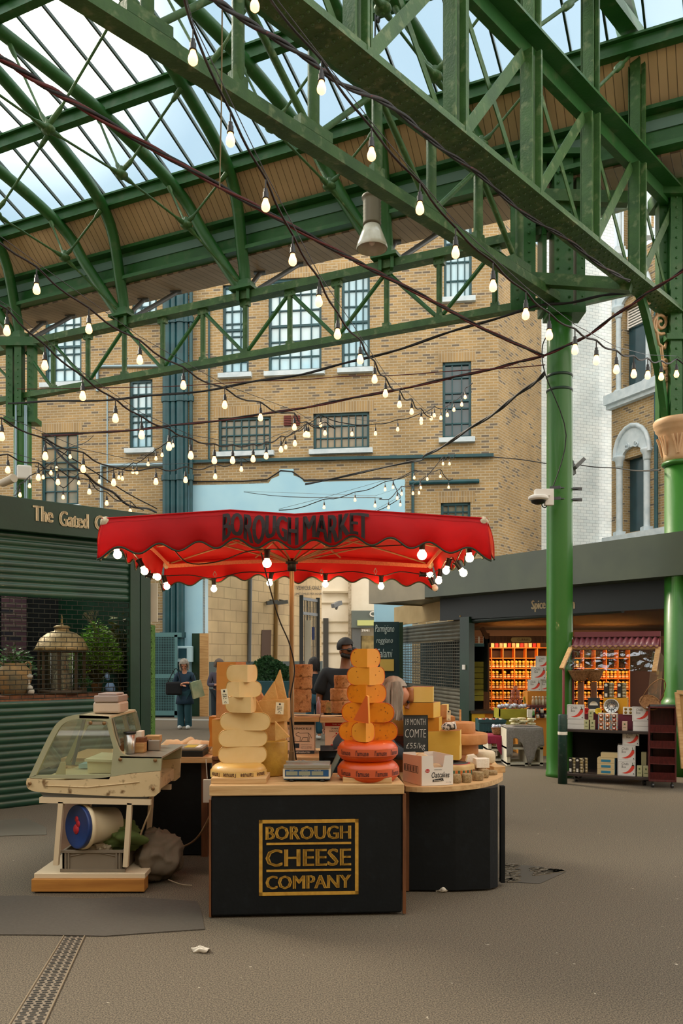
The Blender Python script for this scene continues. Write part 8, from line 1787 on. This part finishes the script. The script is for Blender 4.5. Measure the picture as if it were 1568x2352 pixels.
def person(label, loc, rz, J, skinm, top, legs, hairm, shoem, group=None, sleeve='long', tr_=1.0, hands=True):
    """J: joints in metres in the figure's own frame, facing -Y. keys pel che neck head shL elL wrL haL shR elR wrR haR hipL knL anL toL hipR knR anR toR"""
    t = thing('person', label, 'person', loc, group, rz=rz); T = WM[t]
    vs = []; es = []; rs = []
    def a(p, r, link=None):
        vs.append(p); rs.append(r); i = len(vs) - 1
        if link is not None: es.append((link, i))
        return i
    j = {k: Vector(v) for k, v in J.items()}
    pel = a(j['pel'], .125); bel = a(j['pel'].lerp(j['che'], .5), .115, pel); che = a(j['che'], .125, bel)
    nb = a(j['neck'], .062, che); nt_ = a(j['neck'].lerp(j['head'], .45), .052, nb)
    hd = j['head']; up = (hd - j['neck']).normalized(); fwd = Vector(J.get('face', (0, -1, 0))).normalized()
    h0 = a(hd - up * .035 + fwd * .015, .066, nt_); h1 = a(hd + up * .03, .083, h0); h2 = a(hd + up * .095, .055, h1)
    for s_ in 'LR':
        sh = a(j['sh' + s_], .062, che); el = a(j['el' + s_], .042, sh); wr = a(j['wr' + s_], .027, el)
        ha = j['ha' + s_]; d = (ha - j['wr' + s_]).normalized(); pm = a(j['wr' + s_] + d * .07, (.034, .02), wr)
        side = d.cross(Vector((0, 0, 1))) if abs(d.z) < .8 else d.cross(Vector((0, 1, 0))); side.normalize(); cu = d.cross(side)
        for k in range(4):
            o_ = (k - 1.5) * .018; b = j['wr' + s_] + d * .10 + side * o_; L_ = (.07, .08, .075, .06)[k]
            f1 = a(b, .0105, pm); f2 = a(b + d * L_ * .5 + cu * .008, .009, f1); a(b + d * L_ * .85 + cu * .03, .0075, f2)
        f1 = a(j['wr' + s_] + d * .045 + side * .036, .011, pm); a(j['wr' + s_] + d * .085 + side * .05 + cu * .012, .009, f1)
        hp = a(j['hip' + s_], .085, pel); kn = a(j['kn' + s_], .055, hp); an = a(j['an' + s_], .036, kn); a(j['to' + s_], .03, an)
    body = skin('body', skinm, vs, es, rs, t, T)
    # nose and ears are on the head, eyes are separate
    m = MB(); rt_ = fwd.cross(up).normalized()
    m.tube([T @ (hd + fwd * .088 + up * .02), T @ (hd + fwd * .112 - up * .012), T @ (hd + fwd * .09 - up * .02)], [.008, .014, .01], 8)
    m.tube([T @ (hd + fwd * .088 - up * .05 - rt_ * .022), T @ (hd + fwd * .097 - up * .052), T @ (hd + fwd * .088 - up * .05 + rt_ * .022)], .006, 6)
    for s_ in (-1, 1): m.sph(T @ (hd + rt_ * s_ * .083 - up * .0), (.014, .02, .03), 8)
    m.build('face', skinm, t)
    m = MB()
    for s_ in (-1, 1): m.sph(T @ (hd + fwd * .078 + rt_ * s_ * .032 + up * .022), .011, 8)
    m.build('eyes', INK, t)
    # top
    k_ = tr_
    vs = []; es = []; rs = []
    p0 = a(j['pel'] - Z * .02, .155 * k_); p1 = a(j['pel'].lerp(j['che'], .5), .15 * k_, p0); p2 = a(j['che'], .16 * k_, p1); a(j['che'].lerp(j['neck'], .75), .085 * k_, p2)
    for s_ in 'LR':
        sh = a(j['sh' + s_], .085 * k_, p2)
        if sleeve == 'long': el = a(j['el' + s_], .062 * k_, sh); a(j['wr' + s_].lerp(j['el' + s_], .12), .047 * k_, el)
        else: a(j['sh' + s_].lerp(j['el' + s_], .5), .078 * k_, sh); a(j['sh' + s_].lerp(j['el' + s_], .85), .08 * k_, len(vs) - 1)
    skin('jacket' if sleeve == 'long' else 't_shirt', top, vs, es, rs, t, T)
    vs = []; es = []; rs = []
    p0 = a(j['pel'], .145)
    for s_ in 'LR': hp = a(j['hip' + s_], .11, p0); kn = a(j['kn' + s_], .085, hp); a(j['an' + s_] + Z * .02, .075, kn)
    skin('trousers', legs, vs, es, rs, t, T)
    for s_ in 'LR':
        m = MB(); A = j['an' + s_] - Z * .045; B = j['to' + s_]; dd = (B - A); dd.z = 0; dd.normalize(); c = A + dd * .07; c.z = j['to' + s_].z + .018
        m.sph((0, 0, 0), (.048, .135, .05), 14, T=T @ Matrix.Translation(c) @ Matrix.Rotation(math.atan2(dd.y, dd.x) - PI / 2, 4, 'Z')); m.build('shoe', shoem, t)
    return t, T, j, hd, up, fwd, rt_
def hair_cap(t, T, hd, up, fwd, rt_, mt, length, vol=.1, back=.02, seed=0, wob=.012):
    """hair as a shell over the skull with strands falling to a length"""
    m = MB(); M = Matrix.Identity(4)
    for i in range(3): M[i][0] = rt_[i]; M[i][1] = fwd[i]; M[i][2] = up[i]; M[i][3] = (hd + up * .035 - fwd * back)[i]
    m.sph((0, 0, .015), (vol, vol * 1.08, vol * 1.12), 20, T=T @ M)
    m.v = [p for p in m.v]; keep = []
    inv = (T @ M).inverted()
    for f, mi, s_ in zip(m.f, m.m, m.s):
        c = sum((inv @ m.v[i] for i in f), Vector()) / len(f)
        if c.y > .035 and c.z < .06: continue
        if c.z < -.03 and length < .05: continue
        keep.append((f, mi, s_))
    m.f = [k[0] for k in keep]; m.m = [k[1] for k in keep]; m.s = [k[2] for k in keep]
    if length > .05:
        rg = random.Random(seed)
        for i in range(130):
            a = rg.uniform(.15, 2 * PI - .15) ; x, y = math.sin(a), math.cos(a)
            if y > .55: x = math.copysign(max(abs(x), .8), x); y = .5
            p0 = T @ M @ V(x * vol * .75, y * vol * .75, vol * .8); p1 = T @ M @ V(x * vol * 1.04, y * vol * 1.04, 0); p2 = T @ M @ V(x * vol * .98, y * vol * .95, -length * rg.uniform(.5, .65)); 
            p3 = p2 + V(rg.uniform(-.02, .02), rg.uniform(-.02, .02), -length * .4)
            m.tube([p0, p1, p2, p3], [.012, .014, .012, .003], 5)
    m.wobble(wob * .4, 30, seed); return m.build('hair', mt, t)
def std(hgt, **over):
    s = hgt / 1.7
    J = dict(pel=(0, 0, .93), che=(0, 0, 1.24), neck=(0, 0, 1.43), head=(0, -.02, 1.575), shL=(-.17, 0, 1.36), elL=(-.22, .02, 1.08), wrL=(-.2, -.08, .84), haL=(-.2, -.1, .7),
             shR=(.17, 0, 1.36), elR=(.22, .02, 1.08), wrR=(.2, -.08, .84), haR=(.2, -.1, .7), hipL=(-.09, 0, .88), knL=(-.1, -.02, .48), anL=(-.1, .02, .09), toL=(-.11, -.13, .03), hipR=(.09, 0, .88), knR=(.1, -.02, .48), anR=(.1, .02, .09), toR=(.11, -.13, .03))
    J.update(over); return {k: (tuple(x * s for x in v) if k != 'face' else v) for k, v in J.items()}
NAVYC = mat('navy_coat', '#12354a', .8, col2='#0f2c40', scale=5); TEALT = mat('dark_teal_trousers', '#13404a', .8); GREYH = mat('grey_hair', '#a59c8e', .6, col2='#6d655a', scale=18, stretch=(1, 1, .2)); BLH = mat('black_hair', '#120d0b', .7); BKC = mat('black_cotton', '#14181c', .9, col2='#10151a', scale=6, bump=.15); WSH = mat('white_shoe', '#c9ccc9', .6); JEAN = mat('blue_jeans', '#1f4a5a', .85)
# woman in navy coat with bags
J = std(1.6, head=(0, -.07, 1.56), face=(.1, -.8, -.55), elL=(-.25, -.02, 1.1), wrL=(-.06, -.24, 1.08), haL=(.02, -.3, 1.08), elR=(.25, -.03, 1.1), wrR=(.1, -.24, 1.14), haR=(.0, -.3, 1.13), knR=(.08, -.06, .48), anR=(.09, -.02, .09), toR=(.1, -.18, .03))
t, T, j, hd, up, fwd, rt_ = person('grey haired woman in a navy coat looking down into her black bag', (W(424, 0, 19.6).x, 19.6, 0), 0, J, SKIN_L, NAVYC, TEALT, GREYH, WSH)
hair_cap(t, T, hd, up, fwd, rt_, GREYH, .14, .1, .01, 2)
m = MB(); P = [(.145, 1.2), (.16, 1.05), (.17, .9), (.2, .72), (.215, .62), (.205, .62), (.16, .8), (.14, 1.1)]; m.lathe([(r, z * .94) for r, z in P], T @ V(0, 0, 0), 20, sy=.75); m.wobble(.012, 6); m.build('coat_skirt', NAVYC, t)
m = MB()
for s_ in (-1, 1): m.lathe([(.085, .06), (.08, .35), (.085, .75), (.07, .75), (.07, .06)], T @ V(s_ * .085, 0, 0), 12)
m.build('wide_trouser_leg', TEALT, t)
bg = thing('handbag', 'large soft black bag hanging at the front of the woman in the navy coat', 'bag', T @ V(-.2, -.25, .85)); m = MB(); m.box(T @ V(-.2, -.25, .95), (.36, .14, .3), .1); m.wobble(.04, 5); m.build('pouch', BLKI, bg, bevel=.04); m = MB(); m.tube(smoothpts([T @ V(-.34, -.25, 1.08), T @ V(-.18, -.1, 1.4), T @ V(-.05, -.22, 1.1)], 5), .01, 6); m.build('strap', BLKI, bg)
bg = thing('tote_bag', 'green and cream paper tote bag on the arm of the woman in the navy coat', 'bag', T @ V(.32, -.1, .8)); m = MB(); m.box((0, 0, 0), (.26, .12, .38), 0, 0, T @ TR((.3, -.12, .92), .5, 0, -.25)); m.build('bag', mat('sage_bag', '#7d9272', .7, col2='#b7b48a', scale=3), bg); m = MB(); m.tube(smoothpts([T @ V(.2, -.15, 1.1), T @ V(.26, -.1, 1.3), T @ V(.36, -.12, 1.08)], 4), .008, 5); m.build('handle', BLKI, bg)
# person with phone half hidden
J = std(1.6, head=(0, -.06, 1.56), face=(.2, -.9, -.35), elL=(-.24, 0, 1.08), wrL=(-.08, -.2, 1.1), haL=(.0, -.28, 1.12), elR=(.24, 0, 1.08), wrR=(.1, -.2, 1.12), haR=(.03, -.28, 1.14))
t, T, j, hd, up, fwd, rt_ = person('person in a grey purple jacket holding a phone, half hidden behind the left cheese stack', (W(502, 0, 19.3).x, 19.3, 0), .3, J, SKIN_L, mat('grey_purple_jacket', '#4a4552', .85), mat('dark_trousers', '#1a2730', .85), BLH, BLKI)
hair_cap(t, T, hd, up, fwd, rt_, mat('brown_grey_hair', '#5a4c42', .7), .06, .105, .01, 5)
m = MB(); m.box(T @ V(.02, -.31, 1.08), (.08, .012, .15), .3); tag(m.build('mobile_phone', BLACKM), 'dark phone held by the half hidden person', 'phone')
# person in dark jacket and jeans seen from behind
J = std(1.62)
t, T, j, hd, up, fwd, rt_ = person('person in a dark jacket and blue jeans seen from behind between the blue cheese stacks', (W(722, 0, 17.0).x, 17.0, 0), PI + .3, J, SKIN_L, mat('dark_blue_jacket', '#16232c', .85), JEAN, BLH, WSH)
hair_cap(t, T, hd, up, fwd, rt_, BLH, .16, .105, .0, 6)
# man with sunglasses
J = std(1.86, face=(.62, -.78, -.08), head=(.0, -.03, 1.575), shL=(-.2, 0, 1.36), shR=(.2, 0, 1.36), elL=(-.27, .03, 1.08), wrL=(-.24, -.12, .86), haL=(-.22, -.18, .76), elR=(.27, .03, 1.08), wrR=(.22, -.12, .86), haR=(.2, -.18, .76))
t, T, j, hd, up, fwd, rt_ = person('tall man with sunglasses and beard in a black t-shirt behind the orange cheese', (W(793, 0, 9.5).x, 9.5, 0), .12, J, SKIN_D, BKC, mat('dark_shorts', '#181a1c', .9), BLH, WSH, sleeve='short', tr_=1.28)
hair_cap(t, T, hd, up, fwd, rt_, BLH, 0, .094, .012, 0, .0)
m = MB()
for s_ in (-1, 1): m.sph(T @ (hd + fwd * .094 + rt_ * s_ * .036 + up * .022), (.03, .022, .021), 12)
m.tube([T @ (hd + fwd * .105 + rt_ * -.03 + up * .027), T @ (hd + fwd * .105 + rt_ * .03 + up * .027)], .005, 6)
for s_ in (-1, 1): m.tube([T @ (hd + fwd * .09 + rt_ * s_ * .06 + up * .03), T @ (hd + rt_ * s_ * .093 + up * .025)], .005, 6)
m.build('sunglasses', BLACKM, t)
m = MB()
for i in range(9): a_ = -1.2 + 2.4 * i / 8; m.sph(T @ (hd + fwd * .074 * math.cos(a_) + rt_ * .08 * math.sin(a_) - up * (.062 - .022 * abs(a_))), .027, 8)
m.sph(T @ (hd + fwd * .088 - up * .036), (.028, .02, .008), 8); m.build('beard', BLH, t)
m = MB(); m.lathe([(.20, .93), (.25, 1.0), (.255, 1.3), (.24, 1.42), (.235, 1.42), (.235, 1.0)], T @ V(0, 0, 0), 24, sy=.62); m.wobble(.012, 5); m.build('shirt_hem', BKC, t)
# stall holder bending over
J = std(1.66, pel=(0, 0, .93), che=(.0, -.22, 1.17), neck=(0, -.36, 1.29), head=(0, -.46, 1.385), face=(0, -.72, -.68), shL=(-.16, -.26, 1.24), elL=(-.2, -.38, 1.0), wrL=(-.1, -.52, .93), haL=(-.06, -.6, .9), shR=(.16, -.26, 1.24), elR=(.2, -.38, 1.0), wrR=(.1, -.52, .93), haR=(.06, -.6, .9))
t, T, j, hd, up, fwd, rt_ = person('stall holder with long grey hair bending down behind the orange cheese stack', (-.02, 6.42, 0), PI / 2, J, SKIN_L, mat('grey_top', '#3d4650', .85), mat('dark_apron_trousers', '#1c2429', .9), GREYH, BLKI)
hair_cap(t, T, hd, Z, V(0, -1, 0), V(-1, 0, 0), GREYH, .2, .098, .035, 8)
# ================================================================ FESTOON LIGHTS
CABM = mat('festoon_cable', '#16130f', .6); SOCK = mat('bulb_socket', '#1c1712', .45)
FIL = mat('lit_clear_bulb', '#ffe3b8', .2, emit='#ffb26a', estr=1.9)
mb = MB(); mb.lathe([(0, 0), (.012, 0), (.012, -.018), (.017, -.022), (.017, -.05), (.02, -.052), (.02, -.06), (0, -.06)], (0, 0, -.06), 10); mb.tube([(0, 0, 0), (0, 0, -.062)], .0045, 6)
SOCKO = mb.build('socket', SOCK, local=True)
mb = MB(); mb.lathe([(0, 0), (.014, 0), (.016, -.012), (.0235, -.03), (.026, -.045), (.0235, -.06), (.014, -.07), (0, -.073)], (0, 0, -.12), 14)
BULBO = mb.build('bulb', FIL, local=True); sock_used = []
def string(label, pts, sagk=.03, wire=True, r=.008, start=None, end=None, cat='string lights', scl=1.05):
    """pts: (px, py, D) of each bulb centre; the cable hangs above the bulbs"""
    t = thing('festoon_string', label, cat, W(*pts[len(pts) // 2]), 'festoon strings over the market hall')
    top = [W(*p) + Z * .165 * scl for p in pts]
    full = ([W(*start)] if start else []) + top + ([W(*end)] if end else [])
    line = [full[0]]
    for a, b in zip(full, full[1:]): L_ = (b - a).length; line += [a.lerp(b, .3) - Z * min(.06, L_ * .05), a.lerp(b, .6) - Z * min(.06, L_ * .05), b]
    m = MB(); m.tube(smoothpts(line, 2), r, 5); m.build('cable', CABM, t)
    if wire: m = MB(); m.tube([full[0] + Z * .02] + [p + Z * .03 for p in full[1:-1:2]] + [full[-1] + Z * .02], .003, 4); m.build('catenary_wire', METALD, t)
    T = WM[t].inverted()
    for p in top:
        if not sock_used: s_, b_ = SOCKO, BULBO; sock_used.append(1)
        else: s_ = SOCKO.copy(); b_ = BULBO.copy(); COL.objects.link(s_); COL.objects.link(b_)
        s_.parent = t; s_.location = T @ p; s_.scale = (scl,) * 3; b_.parent = s_
    return t
def ramp(P, D0_, D1_):
    n = len(P); return [(x, y, 1 / (1 / D0_ + (1 / D1_ - 1 / D0_) * i / max(1, n - 1))) for i, (x, y) in enumerate(P)]
string('long festoon string from the top left past the hanging lamp to the wall middle', ramp([(443, 137), (529, 325), (610, 475), (672, 600), (732, 695), (775, 770), (827, 828), (860, 873), (885, 906), (917, 931), (945, 947), (967, 965)], 4.6, 12.5), start=(415, -40, 4.2), end=(990, 960, 13))
string('festoon string running from the top centre down across the right column to the right edge', ramp([(585, 15), (738, 205), (853, 358), (964, 482), (1046, 583), (1132, 660), (1207, 725), (1261, 772), (1320, 806), (1369, 830), (1415, 851), (1455, 861), (1487, 864), (1518, 867), (1553, 861)], 4.8, 9.2), start=(560, -60, 4.4), end=(1600, 850, 9.2))
string('left festoon string sloping from the left edge to the middle windows', ramp([(84, 667), (204, 758), (321, 829), (421, 887), (516, 932), (598, 961), (676, 983), (703, 999)], 6.2, 11), start=(-40, 520, 5.8), end=(740, 985, 11.5))
string('lower left festoon string sagging below the girder', ramp([(16, 762), (103, 842), (190, 912), (265, 963), (325, 1001), (388, 1028), (438, 1048), (492, 1059), (534, 1059), (581, 1056), (611, 1049), (645, 1034), (677, 1020), (708, 1000), (746, 996)], 6.5, 12.5), start=(-60, 660, 6.2), end=(770, 985, 12.5))
string('festoon string across the low left wall from the left edge to the pipes', ramp([(4, 1005), (104, 1050), (191, 1079), (261, 1110), (358, 1108), (426, 1104), (494, 1096), (554, 1079)], 7.5, 12.5), start=(-60, 960, 7.2), end=(600, 1060, 13))
string('festoon string hanging low above the green shop sign', ramp([(18, 1081), (88, 1098), (133, 1109), (205, 1131), (245, 1157), (299, 1175)], 9, 14), start=(-40, 1040, 8.6), end=(330, 1172, 14.5))
string('short far festoon string on the left near the tall window', ramp([(161, 1050), (130, 1077), (117, 1087), (68, 1117), (46, 1138)], 15, 14), start=(215, 1000, 24), end=(30, 1138, 16))
string('small far festoon string left of the downpipes', ramp([(99, 1097), (145, 1143), (181, 1110), (228, 1107), (273, 1098), (281, 1100), (305, 1085), (314, 1086), (340, 1067), (358, 1054), (372, 1046), (397, 1024)], 15, 15.5), start=(80, 1070, 15), end=(420, 1000, 15.5))
string('festoon string in front of the barred windows', ramp([(656, 1028), (699, 1000), (736, 977), (808, 998), (862, 997), (913, 987), (967, 972), (990, 962), (997, 955), (1012, 961), (1027, 954), (1042, 942), (1060, 930), (1068, 913)], 14, 16), start=(640, 1030, 14), end=(1085, 880, 16))
string('festoon string hanging in front of the pale blue wall, upper one', ramp([(744, 1166), (815, 1149), (884, 1125), (951, 1098), (981, 1101), (1011, 1095), (1030, 1120)], 15, 17), start=(640, 1172, 15), end=(1040, 1100, 17), scl=.9)
string('festoon string hanging in front of the pale blue wall, lower one', ramp([(861, 1162), (892, 1166), (912, 1145), (922, 1135), (948, 1134), (962, 1133), (966, 1121), (1017, 1066), (1032, 1066)], 15, 17), start=(560, 1130, 23.3), end=(1045, 1045, 22.8), scl=.9)
string('tiny far festoon pair above the red umbrella at the right', ramp([(919, 1160), (902, 1120)], 17, 17), start=(860, 1175, 17), end=(940, 1090, 17), scl=.9)
# ================================================================ CABLE BUNDLES
RCAB = mat('red_brown_cable', '#5a1a18', .6); BCAB = mat('black_cable', '#0f0e0d', .6)
def bundle(name, label, pts, rad, strands=(0, 1), mats_=None, tw=.7):
    t = thing(name, label, 'cable', W(*pts[len(pts) // 2]), 'cable bundles across the hall'); P = smoothpts([W(*p) for p in pts], 8); rg = random.Random(len(label)); n = len(P)
    for k, st_ in enumerate(strands):
        ph = rg.uniform(0, 6); m = MB(); m.tube([p + V(rad * 1.1 * math.cos(i * tw + ph + k * 2), 0, rad * 1.1 * math.sin(i * tw + ph + k * 2)) for i, p in enumerate(P)], rad, 6); m.build('cable', (RCAB if st_ else BCAB), t)
    return t
bundle('cable_bundle', 'red and black cable bundle from the left edge diagonally down to the right column', [(-60, 95, 5.2), (60, 170, 5.5), (190, 248, 6), (420, 380, 6.9), (620, 492, 7.9), (784, 582, 8.7), (860, 622, 9.2), (1000, 695, 10), (1100, 750, 10.7), (1248, 818, 11.5)], .012, (0, 1, 0, 1))
bundle('cable_bundle', 'thick cable bundle hugging the heavy riveted girder', [(480, -10, 5.0), (570, 50, 5.4), (700, 130, 5.9), (784, 192, 6.3), (900, 245, 6.9), (1000, 330, 7.6), (1100, 400, 8.2), (1200, 488, 8.9), (1300, 548, 9.5), (1380, 610, 10), (1445, 645, 10.6)], .012, (0, 0, 1, 0))
bundle('cable_bundle', 'red cable bundle sweeping from the left column to the right edge at mid height', [(100, 1000, 15), (250, 992, 14.4), (420, 975, 13.8), (600, 952, 13), (784, 920, 12.5), (1000, 876, 12), (1150, 842, 11.7), (1250, 815, 11.5), (1340, 775, 11), (1430, 712, 10.4), (1500, 665, 9.9), (1600, 600, 9.2)], .011, (0, 1, 0, 1))
bundle('cable_bundle', 'black cable bundle from the left column rising to the top of the right column', [(20, 925, 15.5), (200, 920, 14.8), (400, 905, 14), (600, 875, 13.2), (784, 838, 12.6), (1000, 775, 12), (1200, 712, 11.6), (1330, 690, 11.4), (1460, 668, 11.4)], .014, (0, 0))
bundle('cable_bundle', 'black cable dropping from the right column down to the pale blue wall', [(1252, 857, 11.5), (1180, 915, 12.5), (1080, 985, 14), (980, 1045, 16), (940, 1062, 18), (700, 1112, 21)], .016, (0, 0))
bundle('thin_cable', 'thin cable pair from the low brick wall across to the ornate building', [(1130, 1048, 21), (1240, 1062, 20), (1330, 1068, 19), (1420, 1077, 18), (1515, 1082, 12)], .012, (0,))
bundle('thin_cable', 'thin brown cable across the upper middle of the brick wall', [(40, 893, 15.5), (300, 890, 15), (600, 876, 14), (784, 866, 13.4), (1000, 856, 12.4), (1250, 838, 11.5)], .007, (1,))
bundle('thin_cable', 'thin black cable running from the left column down to the downpipes', [(105, 1010, 15.5), (180, 1080, 15), (240, 1120, 15.4), (300, 1160, 16), (360, 1175, 18)], .02, (0, 0))
bundle('thin_cable', 'thin dark cable slanting down from the left across the low wall', [(100, 1010, 15.5), (240, 1100, 17), (360, 1170, 19)], .012, (0,))
m = MB(); m.tube([W(510, 20, 6.2), W(508, 250, 6.6), W(504, 430, 7)], .006, 5); tag(m.build('hanging_rope', mat('dusty_rope', '#9b9678', .9)), 'thin dusty rope hanging in front of the left rafters', 'rope')
m = MB(); m.tube(smoothpts([W(1256, 770, 11.4), W(1245, 800, 11.4), W(1252, 860, 11.45), W(1300, 1000, 11.55), W(1262, 1140, 11.55)], 5), .008, 5); tag(m.build('column_cable', BCAB), 'thin black cable running down the right column to the camera', 'cable')
# conduits on the left column and its neighbour
for px, r_, mt in ((46, .02, GALV), (68, .03, GALV), (38, .02, RCAB)):
    m = MB(); p = PL + V((px - 52) / F * 16, -.2, 0); m.tube([p + Z * 2, p + Z * (6.4 if px != 38 else 4.6)], r_, 6); tag(m.build('conduit', mt), {46: 'thin pale conduit on the left face of the far left column', 68: 'grey conduit beside the far left column', 38: 'reddish cable on the far left column'}[px], 'conduit')
